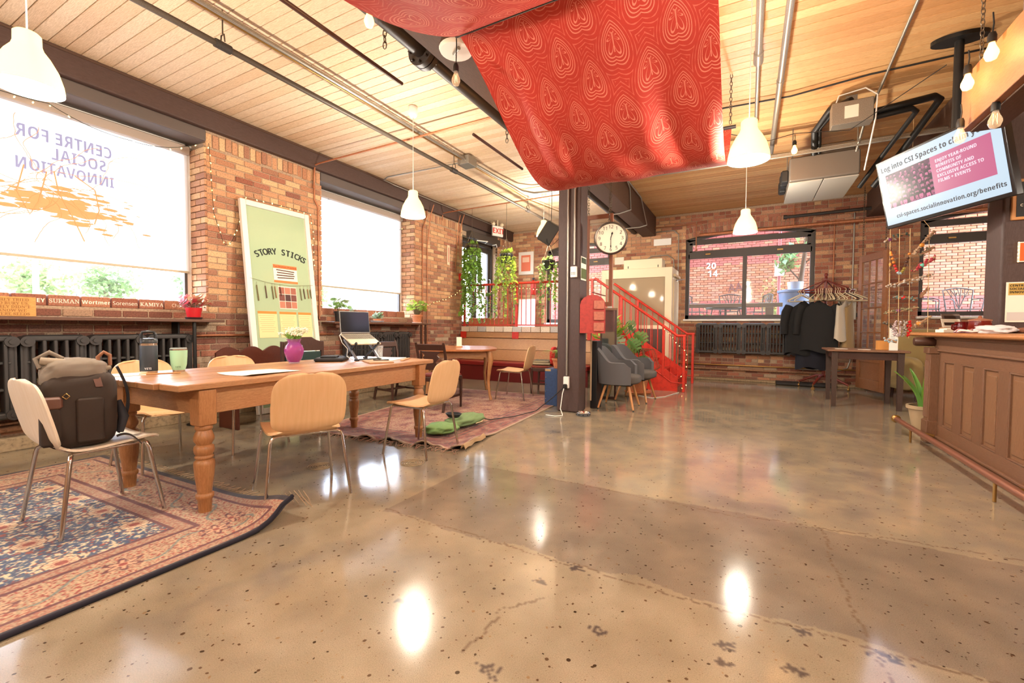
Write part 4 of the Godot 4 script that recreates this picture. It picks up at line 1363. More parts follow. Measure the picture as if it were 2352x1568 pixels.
func overhead() -> void:
	# column in the room
	var co := structure("trim_7", MB.new().rbox(Vector3(-2.05, 1.62, -5.46), Vector3(0.31, 3.24, 0.27), 0.018), M.post)
	structure("trim_8", MB.new().rbox(Vector3(2.05, 1.62, -5.45), Vector3(0.31, 3.24, 0.30), 0.018), M.post)
	# red cloth canopies slung between rods
	var cm := mat(Color(1, 1, 1), 0.75)
	cm.albedo_texture = cloth_texture()
	cm.uv1_scale = Vector3(4.4, 6.2, 1)
	cm.backlight_enabled = true
	cm.backlight = Color(0.18, 0.11, 0.09)
	var c1 := thing("cloth_canopy", "large red patterned cloth canopy sagging from black rods", "canopy", Vector3.ZERO, 0, "red cloth canopies under the ceiling")
	part(c1, "cloth", MB.new().sheet(60, 48, func(u: float, v: float) -> Vector3:
		var x := lerpf(-1.80, -0.19, u)
		var z := lerpf(-2.55, -4.98, v)
		var y := 3.11 - 0.64 * sin(PI * pow(v, 1.25))
		var f := sin(PI * clampf(v * 1.15, 0, 1))
		var g := f * (1.0 - 0.75 * smoothstep(0.35, 0.7, v))
		y += g * (0.034 * sin(u * 15.0 + v * 5.0) + 0.022 * sin(u * 27.0 - v * 6.0 + 1.0)) - 0.02 * f * sin(PI * u)
		x += 0.04 * f * sin(v * 3.0 + u * 8.0) * sin(PI * u)
		return Vector3(x, y, z), 0.004), cm)
	part(c1, "rod", MB.new().cyl(Vector3(-1.84, 3.135, -2.55), Vector3(-0.15, 3.135, -2.55), 0.019, 10).cyl(Vector3(-1.84, 3.13, -4.98), Vector3(-0.15, 3.13, -4.98), 0.019, 10), M.black_pipe)
	var c2 := thing("cloth_canopy", "smaller paler run of red patterned cloth on the near side of the canopy rod", "canopy", Vector3.ZERO, 0, "red cloth canopies under the ceiling")
	part(c2, "cloth", MB.new().sheet(40, 36, func(u: float, v: float) -> Vector3:
		var x := lerpf(-1.80, -0.19, u)
		var z := lerpf(-2.53, 0.3, v)
		var y := 3.11 - 0.42 * sin(PI * pow(v, 0.9)) + 0.02 * sin(PI * v) * sin(u * 17.0)
		return Vector3(x, y, z), 0.004), cm)
	part(c2, "rod", MB.new().cyl(Vector3(-1.84, 3.13, 0.3), Vector3(-0.15, 3.13, 0.3), 0.019, 10), M.black_pipe)
	for s in [[-1.80, -2.55], [-0.2, -4.95], [-0.2, 0.3]]:
		part(c1, "chain", chain(Vector3(s[0], 3.15, s[1]), Vector3(s[0], CY, s[1])), M.chain)
	# heavy black pipe along the beam with a bolted flange
	var bp := thing("black_drain_pipe", "thick black pipe with a bolted flange running along the beam", "pipe", Vector3(-2.38, 3.34, 0))
	part(bp, "pipe", MB.new().cyl(Vector3(0, 0, BZ), Vector3(0, 0, FZ + 0.02), 0.062, 16), M.black_pipe)
	var fz := -2.86
	part(bp, "flange", MB.new().cyl(Vector3(0, 0, fz - 0.05), Vector3(0, 0, fz - 0.005), 0.125, 20).cyl(Vector3(0, 0, fz + 0.005), Vector3(0, 0, fz + 0.05), 0.125, 20), M.black_pipe)
	for k in 8:
		var a := TAU * k / 8
		var o := Vector3(cos(a), sin(a), 0) * 0.098
		part(bp, "bolt", MB.new().cyl(o + Vector3(0, 0, fz - 0.075), o + Vector3(0, 0, fz + 0.075), 0.012, 6), M.black_pipe)
	for z in [-1.2, -2.5, -4.4]: part(bp, "hanger_chain", chain(Vector3(-0.08, -0.14, z), Vector3(-0.08, CY - 3.34, z), 0.06), M.chain)
	for s in 2:
		var z0: float = [2.5, -3.95][s]
		var z1: float = [-2.86, -5.1][s]
		one("hanging_rod", ["thin dark rod hung on chains left of the flanged pipe", "short dark rod hung beside the canopy's far end"][s], "rod", MB.new().cyl(Vector3(0, 0, z0), Vector3(0, 0, z1), 0.016, 8), mat(Color(0.28, 0.17, 0.14), 0.5), Vector3(-2.62, 3.15, 0))
	# sprinkler main and its clamps
	var sp := thing("sprinkler_pipe", "long grey-brown sprinkler pipe hung below the pale boards", "pipe", Vector3(-3.78, 3.35, 0))
	part(sp, "pipe", MB.new().cyl(Vector3(0, 0, BZ), Vector3(0, 0, -9.9), 0.024, 12), tex(mat(Color(0.34, 0.30, 0.26), 0.5, 0.3), T.fine, Vector3(4, 4, 4)))
	for z in [-2.05, -5.2, -7.6]:
		part(sp, "coupling", MB.new().cyl(Vector3(0, 0, z - 0.06), Vector3(0, 0, z + 0.06), 0.034, 12), M.black_pipe)
		part(sp, "clamp", MB.new().tube([Vector3(-0.03, 0.03, z), Vector3(-0.02, 0.09, z), Vector3(0.02, 0.09, z), Vector3(0.03, 0.03, z)], 0.006, 6).cyl(Vector3(0, 0.09, z), Vector3(0, CY - 3.352, z), 0.006, 6), M.chain)
	# conduits
	var cd := thing("conduit_run", "pair of grey conduits with a junction box on the pale ceiling", "conduit", Vector3(0, 3.55, 0))
	part(cd, "conduit", MB.new().cyl(Vector3(-3.70, 0, BZ), Vector3(-3.70, 0, -5.35), 0.020, 10), M.galv)
	part(cd, "conduit", MB.new().cyl(Vector3(-3.76, 0.01, BZ), Vector3(-3.76, 0.01, -5.35), 0.011, 8), M.brass)
	part(cd, "junction_box", MB.new().rbox(Vector3(-3.73, 0, -5.46), Vector3(0.20, 0.13, 0.22), 0.008), M.galv)
	part(cd, "conduit", MB.new().tube([Vector3(-3.68, 0, -5.5), Vector3(-3.66, 0, -6.4), Vector3(-3.60, -0.02, -7.0), Vector3(-3.45, -0.03, -7.18), Vector3(-3.2, -0.03, -7.22), Vector3(-2.22, -0.03, -7.22)], 0.022, 10), M.galv)
	part(cd, "conduit", MB.new().tube([Vector3(-3.78, 0.02, -5.5), Vector3(-3.8, 0.02, -7.6), Vector3(-3.55, 0.02, -9.0), Vector3(-3.45, 0.02, -10.3)], 0.010, 6), M.brass)
	part(cd, "conduit", MB.new().tube([Vector3(-3.8, 0.0, -5.44), Vector3(-5.3, 0.02, -5.44), Vector3(-5.46, 0.02, -5.52), Vector3(-5.5, 0.02, -5.8), Vector3(-5.5, 0.02, -9.6)], 0.011, 8), M.galv)
	for s in 2:
		var z: float = [-4.29, -7.32][s]
		one("copper_pipe", ["thin copper pipe crossing the pale boards above the story board", "thin copper pipe crossing above the plant corner"][s], "pipe", MB.new().tube([Vector3(-5.60, 3.10 if s == 0 else 3.3, z + 0.02), Vector3(-5.60, 3.44, z), Vector3(-5.5, 3.45, z), Vector3(-2.25, 3.47, z)], 0.012, 8), M.copper)
	one("vertical_conduit", "copper conduit bending down the corner of the first pier", "conduit", MB.new().tube([Vector3(-5.63, 3.4, -4.30), Vector3(-5.63, 2.95, -4.30), Vector3(-5.63, 2.86, -4.36), Vector3(-5.63, 1.2, -4.37)], 0.011, 8), M.copper)
	one("vertical_conduit", "pale conduit running down the second pier to the floor", "conduit", MB.new().tube([Vector3(-5.63, 3.5, -6.85), Vector3(-5.63, 3.3, -6.85), Vector3(-5.63, 3.0, -6.72), Vector3(-5.63, 0.2, -6.72)], 0.011, 8), M.copper)
	one("vertical_conduit", "slim conduit looping from the ceiling to the second window's pier", "conduit", MB.new().tube([Vector3(-5.5, 3.5, -6.9), Vector3(-5.6, 3.3, -6.92), Vector3(-5.63, 2.7, -6.86), Vector3(-5.63, 0.2, -6.86)], 0.009, 8), M.copper)
	one("looped_cable", "double pale cable looping down beside the exit doors", "cable", MB.new().tube([Vector3(-5.5, 3.5, -7.8), Vector3(-5.58, 3.35, -7.85), Vector3(-5.62, 3.0, -7.86), Vector3(-5.63, 2.3, -7.80)], 0.010, 8).tube([Vector3(-5.5, 3.55, -7.95), Vector3(-5.58, 3.4, -7.98), Vector3(-5.62, 3.1, -7.95), Vector3(-5.63, 2.6, -7.98)], 0.010, 8), M.copper)
	# right-hand services
	one("grey_pipe", "dark pipe with a collar hanging along the amber boards", "pipe", MB.new().cyl(Vector3(0.03, 3.5, BZ), Vector3(0.03, 3.5, -4.5), 0.028, 12).cyl(Vector3(0.03, 3.5, -4.42), Vector3(0.03, 3.5, -4.58), 0.040, 12).cyl(Vector3(0.03, 3.5, -4.5), Vector3(0.03, 3.48, -6.2), 0.018, 10).ball(Vector3(0.03, 3.48, -6.2), 0.02), M.galv)
	one("grey_pipe", "long silver conduit beside the pendant lamp row", "pipe", MB.new().cyl(Vector3(0.225, 3.5, BZ), Vector3(0.225, 3.5, -7.0), 0.028, 12).cyl(Vector3(0.225, 3.5, -5.0), Vector3(0.225, 3.5, -5.06), 0.034, 12), M.galv)
	one("overhead_cable", "black cable clipped across the amber boards", "cable", MB.new().tube([Vector3(-0.9, 3.6, -5.62), Vector3(-0.3, 3.6, -5.57), Vector3(0.35, 3.6, -5.62), Vector3(1.0, 3.6, -5.50), Vector3(2.0, 3.6, -5.47)], 0.009, 6), M.black)
	var gb := thing("conduit_bundle", "bundle of silver conduits crossing in front of the air conditioner", "conduit", Vector3(0, 3.32, -6.6))
	for k in 3: part(gb, "conduit", MB.new().tube([Vector3(-1.9, 0.0 - k * 0.035, 0.06 + k * 0.06), Vector3(0.4, 0.0 - k * 0.03, 0.0 + k * 0.05), Vector3(1.9, 0.02 - k * 0.03, -0.02 + k * 0.05)], [0.026, 0.014, 0.012][k], 10), M.galv)
	one("overhead_conduit", "thin silver conduit rising toward the camera on the amber boards", "conduit", MB.new().tube([Vector3(1.0, 3.6, BZ), Vector3(1.08, 3.6, -4.4), Vector3(1.14, 3.6, -5.6), Vector3(1.12, 3.45, -6.4), Vector3(1.08, 3.1, -6.75)], 0.013, 8), M.galv)
	air_conditioner()
	# hangings by the column
	clock()
	speaker()
	television()
	fascia()
	far_pipes()
	column_items()
	fairy_lights()

func air_conditioner() -> void:
	var t := thing("air_conditioner", "grey ceiling-hung air conditioner with black side vents", "air conditioner", Vector3(0.78, 2.95, -7.1))
	var cas := mat(Color(0.42, 0.38, 0.34), 0.5, 0.3)
	part(t, "casing", MB.new().rbox(Vector3(0, 0.17, 0), Vector3(0.72, 0.30, 0.98), 0.02), cas)
	for k in 2: part(t, "bottom_panel", MB.new().rbox(Vector3(-0.18 + k * 0.36, 0.008, -0.05), Vector3(0.35, 0.018, 1.02), 0.004), mat(Color(0.60, 0.58, 0.54), 0.5))
	for k in 3: part(t, "vent", MB.new().rbox(Vector3(-0.40, 0.13 + (k % 2) * 0.02, 0.30 - k * 0.24), Vector3(0.09, 0.16, 0.15), 0.02), M.black)
	part(t, "blower", MB.new().rbox(Vector3(0.12, 0.38, 0.1), Vector3(0.42, 0.20, 0.5), 0.02), cas)
	for k in 2: part(t, "insulated_pipe", MB.new().tube([Vector3(-0.1 + k * 0.05, 0.30, 0.45), Vector3(-0.12 + k * 0.05, 0.55 + k * 0.02, 0.62), Vector3(-0.02 + k * 0.04, 0.62 - k * 0.03, 1.0), Vector3(0.14 + k * 0.03, 0.60 - k * 0.03, 1.2)], [0.035, 0.022][k], 8), M.black)
	for s in [[-0.33, 0.45], [0.33, 0.45], [-0.33, -0.45], [0.33, -0.45]]: part(t, "hanger_rod", MB.new().cyl(Vector3(s[0], 0.3, s[1]), Vector3(s[0], 0.69, s[1]), 0.008, 6), M.galv)
	var e := thing("control_box", "grey electrical control box with a paper label on the amber ceiling", "electrical box", Vector3(0.93, 3.42, -5.95))
	part(e, "box", MB.new().rbox(Vector3.ZERO, Vector3(0.36, 0.24, 0.16), 0.008), M.galv)
	part(e, "label", MB.new().box(Vector3(-0.01, 0.0, 0.082), Vector3(0.12, 0.13, 0.002)), M.paper)
	part(e, "bracket", MB.new().box(Vector3(0, 0.15, 0), Vector3(0.10, 0.10, 0.02)), M.galv)
	part(e, "cable", MB.new().tube([Vector3(-0.15, 0.1, 0), Vector3(-0.12, 0.2, 0.05), Vector3(0.1, 0.21, 0.1), Vector3(0.2, 0.12, 0.1), Vector3(0.2, -0.1, 0.05), Vector3(0.2, -0.5, -0.4)], 0.008, 6), M.white)
	var pp := thing("insulated_pipes", "two black insulated pipes bending beside the hanging screen", "pipe", Vector3(1.15, 3.40, -5.95))
	part(pp, "pipe", MB.new().tube([Vector3(-0.05, 0.0, 0), Vector3(0.45, 0.05, 0.0), Vector3(0.52, 0.05, -0.1), Vector3(0.40, -0.2, -0.8), Vector3(0.2, -0.5, -1.1)], 0.035, 10), M.black)
	part(pp, "pipe", MB.new().tube([Vector3(-0.05, -0.06, 0), Vector3(0.28, -0.03, 0.0), Vector3(0.34, -0.03, -0.1), Vector3(0.2, -0.25, -0.7), Vector3(0.05, -0.5, -1.05)], 0.026, 10), M.black)

func clock() -> void:
	var t := thing("round_clock", "round steel-rimmed clock with black numerals hung on chains by the column", "clock", Vector3(-1.556, 2.232, -5.5), 16)
	part(t, "case", MB.new().lathe([Vector2(0, -0.04), Vector2(0.19, -0.04), Vector2(0.205, -0.01), Vector2(0.208, 0.02), Vector2(0.20, 0.035), Vector2(0.185, 0.03), Vector2(0.182, 0.015), Vector2(0, 0.015)], Vector3.ZERO, 40, Basis(Vector3.RIGHT, PI / 2)), mat(Color(0.36, 0.33, 0.30), 0.3, 0.7))
	part(t, "dial", MB.new().lathe([Vector2(0.182, 0.017), Vector2(0, 0.018)], Vector3.ZERO, 40, Basis(Vector3.RIGHT, PI / 2)), mat(Color(0.90, 0.85, 0.76), 0.6))
	for h in 12:
		var a := TAU * (h + 1) / 12.0
		lettering(t, "numeral", str(h + 1), 0.056, M.ink, Transform3D(Basis(), Vector3(sin(a) * 0.142, cos(a) * 0.142, 0.020)), "Droid Sans", false, 0.001)
	part(t, "hour_hand", MB.new().prism(PackedVector2Array([Vector2(-0.004, -0.02), Vector2(0.004, -0.02), Vector2(0.005, 0.045), Vector2(0.012, 0.06), Vector2(0, 0.085), Vector2(-0.012, 0.06), Vector2(-0.005, 0.045)]), 0.002, Transform3D(Basis(Vector3.BACK, -0.25), Vector3(0, 0, 0.024))), M.ink)
	part(t, "minute_hand", MB.new().prism(PackedVector2Array([Vector2(-0.003, 0.02), Vector2(0.003, 0.02), Vector2(0.004, -0.09), Vector2(0.008, -0.10), Vector2(0, -0.125), Vector2(-0.008, -0.10), Vector2(-0.004, -0.09)]), 0.002, Transform3D(Basis(), Vector3(0, 0, 0.026))), M.ink)
	part(t, "hanging_chain", chain(Vector3(-0.02, 0.21, 0), Vector3(-0.02, 1.38, 0), 0.04), M.chain)
	part(t, "hook", MB.new().tube([Vector3(-0.02, 0.20, 0), Vector3(-0.04, 0.23, 0), Vector3(-0.02, 0.26, 0), Vector3(0, 0.23, 0)], 0.005, 5, true), M.chain)
	var w := thing("hanging_window", "old wooden window sash hung on chains behind the clock", "old window", Vector3(-1.86, 1.40, -6.0))
	for x in [-0.17, 0.17]: part(w, "stile", MB.new().rbox(Vector3(x, 0.64, 0), Vector3(0.05, 1.28, 0.035), 0.004), tex(mat(Color(0.62, 0.42, 0.33), 0.6), T.oak, Vector3(4, 0.5, 4)))
	for y in [0.03, 1.25]: part(w, "rail", MB.new().rbox(Vector3(0, y, 0), Vector3(0.30, 0.06, 0.035), 0.004), tex(mat(Color(0.62, 0.42, 0.33), 0.6), T.oak, Vector3(0.5, 4, 4)))
	part(w, "pane", MB.new().box(Vector3(0, 0.64, 0), Vector3(0.29, 1.17, 0.004)), M.glass)
	for x in [-0.16, 0.16]: part(w, "chain", chain(Vector3(x, 1.28, 0), Vector3(x, 2.22, 0), 0.05), M.chain)

func speaker() -> void:
	var t := thing("loudspeaker", "black loudspeaker hung at an angle beside the column", "speaker", Vector3(-3.08, 2.74, -7.0), 25)
	t.rotation_degrees.z = -32
	t.rotation_degrees.x = 18
	part(t, "cabinet", MB.new().rbox(Vector3.ZERO, Vector3(0.24, 0.36, 0.24), 0.008), mat(Color(0.20, 0.19, 0.18), 0.6))
	part(t, "grille", MB.new().rbox(Vector3(0, 0, 0.125), Vector3(0.22, 0.34, 0.012), 0.004), tex(mat(Color(0.30, 0.29, 0.27), 0.8), T.weave, Vector3(20, 20, 20)))
	var c := thing("speaker_cables", "thin hanging cables holding the loudspeaker", "cable", Vector3(-3.08, 2.9, -7.0))
	part(c, "cable", MB.new().tube([Vector3(0.05, 0, 0), Vector3(0.06, 0.4, 0), Vector3(0.05, 0.72, 0)], 0.005, 5), M.black)
	part(c, "cable", MB.new().tube([Vector3(0.0, 0, 0.08), Vector3(0.02, -0.35, 0.1), Vector3(0.10, -0.42, 0.1), Vector3(0.22, -0.3, 0.06), Vector3(0.3, 0.1, 0)], 0.005, 5), M.black)

func crowd_texture() -> ImageTexture:
	# blurred duotone picture of an audience: heads, shoulders and faces in plum and pink
	var w := 256
	var h := 192
	var im := Image.create(w, h, false, Image.FORMAT_RGB8)
	im.fill(Color(0.36, 0.10, 0.28))
	var r := RandomNumberGenerator.new()
	r.seed = 21
	for row in 7:
		for k in 9:
			var s := 9.0 + row * 1.6
			var c := Vector2(k * w / 8.0 + r.randf_range(-10, 10), 14 + row * 27 + r.randf_range(-6, 6))
			var skin := Color(0.86, 0.45, 0.62) * r.randf_range(0.75, 1.1)
			var coat := [Color(0.22, 0.07, 0.20), Color(0.62, 0.24, 0.45), Color(0.40, 0.13, 0.32), Color(0.80, 0.38, 0.58)][r.randi() % 4] as Color
			var hair := Color(0.16, 0.05, 0.15)
			for y in range(int(-s * 1.6), int(s * 2.6)):
				for x in range(int(-s * 1.6), int(s * 1.6)):
					var q := Vector2i(c) + Vector2i(x, y)
					if q.x < 0 or q.y < 0 or q.x >= w or q.y >= h: continue
					var f := Vector2(x / (s * 0.72), y / s)
					if Vector2(x / (s * 1.5), (y - s * 2.1) / (s * 1.2)).length() < 1.0: im.set_pixelv(q, coat)
					if Vector2(x / (s * 0.95), (y + s * 0.2) / (s * 1.15)).length() < 1.0: im.set_pixelv(q, hair)
					if f.length() < 0.9 and y > -s * 0.5:
						im.set_pixelv(q, skin if not (absf(y - s * 0.45) < 1.5 and absf(x) < s * 0.3) else coat)
	im.adjust_bcs(1.0, 1.0, 1.0)
	return ImageTexture.create_from_image(im)

func television() -> void:
	var t := thing("television", "flat television on a ceiling pole showing a pink and white notice", "television", Vector3(1.44, 2.46, -5.26))
	t.basis = Basis.from_euler(Vector3(0.209, -1.114, -0.003))
	var W := 1.2
	var H := W * 0.57
	part(t, "bezel", MB.new().rbox(Vector3(0, 0, -0.03), Vector3(W, H, 0.06), 0.008), mat(Color(0.10, 0.08, 0.08), 0.2))
	part(t, "back_box", MB.new().rbox(Vector3(0.05, 0, -0.10), Vector3(0.5, 0.40, 0.10), 0.02), M.black)
	var sc := part(t, "screen", MB.new().box(Vector3(0, 0.005, 0.0015), Vector3(W - 0.05, H - 0.06, 0.002)), screen_mat(Color(0.84, 0.93, 1.0), 0.52))
	var z := 0.0032
	var pm := screen_mat(Color(0.86, 0.38, 0.58), 0.48)
	part(sc, "pink_panel", MB.new().box(Vector3(0.24, 0.02, z), Vector3(0.52, 0.33, 0.001)), pm)
	var cr := mat(Color(0.05, 0.05, 0.05), 0.2)
	cr.emission_enabled = true
	cr.emission_texture = crowd_texture()
	cr.emission_operator = BaseMaterial3D.EMISSION_OP_MULTIPLY
	cr.emission = Color(1, 1, 1)
	cr.emission_energy_multiplier = 0.55
	var pic := MB.new()
	pic.quad(Vector3(-0.50, -0.145, z + 0.001), Vector3(-0.02, -0.145, z + 0.001), Vector3(-0.02, 0.185, z + 0.001), Vector3(-0.50, 0.185, z + 0.001), Vector3.BACK, [Vector2(0, 1), Vector2(1, 1), Vector2(1, 0), Vector2(0, 0)])
	part(sc, "audience_picture", pic, cr)
	var dk := mat(Color(0.06, 0.08, 0.16), 0.4)
	var wt := screen_mat(Color(1, 0.9, 0.95), 0.6)
	lettering(sc, "headline", "Log into CSI Spaces to claim your", 0.066, dk, Transform3D(Basis(), Vector3(-0.02, 0.245, z)), "Droid Sans", true)
	lettering(sc, "web_address", "csi-spaces.socialinnovation.org/benefits", 0.052, dk, Transform3D(Basis(), Vector3(0.05, -0.235, z)), "Droid Sans", true)
	var k := 0
	for s in ["ENJOY YEAR-ROUND", "BENEFITS OF", "COMMUNITY AND", "EXCLUSIVE ACCESS TO", "FILMS + EVENTS"]:
		var l := lettering(sc, "notice_line", s, 0.038, wt, Transform3D(Basis(), Vector3(0.025, 0.135 - k * 0.044, z + 0.001)), "Droid Sans", true)
		(l.mesh as TextMesh).horizontal_alignment = HORIZONTAL_ALIGNMENT_LEFT
		k += 1
	var al := AreaLight3D.new()
	al.name = "screen_light"
	al.area_size = Vector2(W - 0.06, H - 0.07)
	al.light_color = Color(0.92, 0.88, 1.0)
	al.light_energy = 0.25
	al.shadow_enabled = true
	al.position = Vector3(0, 0, 0.02)
	al.rotation = Vector3(0, PI, 0)
	t.add_child(al)
	var p := thing("screen_mount", "black ceiling pole with an oval plate holding the television", "pole", Vector3(1.56, 0, -5.24))
	part(p, "pole", MB.new().cyl(Vector3(0, 2.45, 0), Vector3(0, 3.62, 0), 0.032, 14), M.black)
	part(p, "ceiling_plate", MB.new().lathe([Vector2(0, 3.60), Vector2(0.19, 3.605), Vector2(0.19, 3.64), Vector2(0, 3.64)], Vector3.ZERO, 24, Basis(), 0.5), M.black)
	part(p, "yoke", MB.new().rbox(Vector3(-0.02, 2.46, 0), Vector3(0.08, 0.30, 0.10), 0.01), M.black)

func screen_mat(c: Color, e: float) -> StandardMaterial3D:
	var m := mat(Color(0.04, 0.04, 0.05), 0.3)
	m.emission_enabled = true
	m.emission = c
	m.emission_energy_multiplier = e
	return m

func edison(parent: Node, at: Vector3, lit: bool, cord: float) -> void:
	part(parent, "cord", MB.new().tube([at + Vector3(0, 0.09, 0), at + Vector3(0.005, 0.09 + cord * 0.5, 0), at + Vector3(0, 0.09 + cord, 0)], 0.004, 5), M.black)
	part(parent, "socket", MB.new().lathe([Vector2(0, 0.10), Vector2(0.014, 0.10), Vector2(0.02, 0.08), Vector2(0.02, 0.045), Vector2(0, 0.045)], at, 12), M.black)
	var g := part(parent, "bulb", MB.new().lathe([Vector2(0.013, 0.045), Vector2(0.016, 0.03), Vector2(0.030, -0.005), Vector2(0.031, -0.02), Vector2(0.022, -0.045), Vector2(0, -0.055)], at, 14), glow(Color(1.0, 0.66, 0.30), 6.0, Color(1, 0.85, 0.6)) if lit else pane(Color(1.0, 0.92, 0.80), 0.25))
	part(g, "filament", MB.new().tube([at + Vector3(-0.008, 0.03, 0), at + Vector3(-0.010, -0.03, 0), at + Vector3(0, 0.02, 0), at + Vector3(0.010, -0.03, 0), at + Vector3(0.008, 0.03, 0)], 0.0016, 4), M.bulb)
	if lit:
		var o := OmniLight3D.new()
		o.name = "bulb_light"
		o.light_color = Color(1.0, 0.72, 0.42)
		o.light_energy = 0.12
		o.light_size = 0.03
		o.omni_range = 12.0
		o.omni_attenuation = 2.0
		o.shadow_enabled = true
		o.position = at + Vector3(0, -0.01, 0)
		parent.add_child(o, true)

func fascia() -> void:
	var t := thing("timber_light_beam", "amber timber beam with filament bulbs hung on chains over the bar", "beam light", Vector3(1.22, 0, 0))
	part(t, "front_board", MB.new().rbox(Vector3(0, 2.56, -1.5), Vector3(0.05, 0.34, 4.9), 0.006), tex(mat(Color(0.60, 0.40, 0.25), 0.55), T.oak, Vector3(4, 4, 0.5)))
	part(t, "bottom_board", MB.new().rbox(Vector3(0.10, 2.40, -1.5), Vector3(0.16, 0.035, 4.9), 0.006), M.timber)
	part(t, "top_board", MB.new().rbox(Vector3(0.14, 2.90, -1.3), Vector3(0.06, 0.20, 4.6), 0.006), tex(mat(Color(0.46, 0.38, 0.33), 0.8), T.wood, Vector3(4, 4, 0.4)))
	part(t, "chain", chain(Vector3(0.03, 2.74, -3.85), Vector3(0.03, CY, -3.85), 0.045), M.chain)
	part(t, "chain", chain(Vector3(0.03, 2.74, -0.6), Vector3(0.03, CY, -0.6), 0.045), M.chain)
	var e := thing("filament_bulbs", "warm filament bulbs on black cords in front of the amber beam", "bulbs", Vector3(1.15, 0, 0))
	edison(e, Vector3(0, 2.62, -3.72), true, 0.10)
	edison(e, Vector3(0, 2.64, -3.42), true, 0.12)
	edison(e, Vector3(0.0, 2.33, -3.80), false, 0.10)
	edison(e, Vector3(0.06, 2.30, -3.52), false, 0.12)
	# string of bulbs under the canopy
	var s := thing("festoon_bulbs", "string of filament bulbs looped below the canopy and pipe", "bulbs", Vector3.ZERO)
	edison(s, Vector3(-2.15, 3.04, -2.05), true, 0.22)
	edison(s, Vector3(-1.86, 2.86, -2.58), false, 0.28)
	edison(s, Vector3(-1.92, 2.82, -3.95), true, 0.1)
	edison(s, Vector3(0.42, 3.14, -5.95), true, 0.08)
	part(s, "wire", MB.new().tube([Vector3(-2.15, 3.35, -2.05), Vector3(-2.0, 3.22, -2.3), Vector3(-1.86, 3.23, -2.58), Vector3(-1.9, 3.0, -3.3), Vector3(-1.92, 3.02, -3.95)], 0.004, 5), M.black)
	part(s, "wire", MB.new().tube([Vector3(-0.2, 3.05, -4.95), Vector3(0.15, 3.12, -5.5), Vector3(0.42, 3.32, -5.95), Vector3(0.9, 3.2, -5.8), Vector3(1.5, 3.45, -5.3)], 0.004, 5), M.black)
	var sd := thing("round_fitting", "round white ceiling fitting between the pipe and the red cloth", "fitting", Vector3(-1.98, 3.19, -2.75))
	part(sd, "disc", MB.new().lathe([Vector2(0, -0.02), Vector2(0.12, -0.02), Vector2(0.13, 0.0), Vector2(0.12, 0.02), Vector2(0, 0.02)], Vector3.ZERO, 24), M.white)
	part(sd, "arm", MB.new().cyl(Vector3(-0.02, -0.03, 0), Vector3(0.06, -0.035, 0.05), 0.014, 8), M.galv)

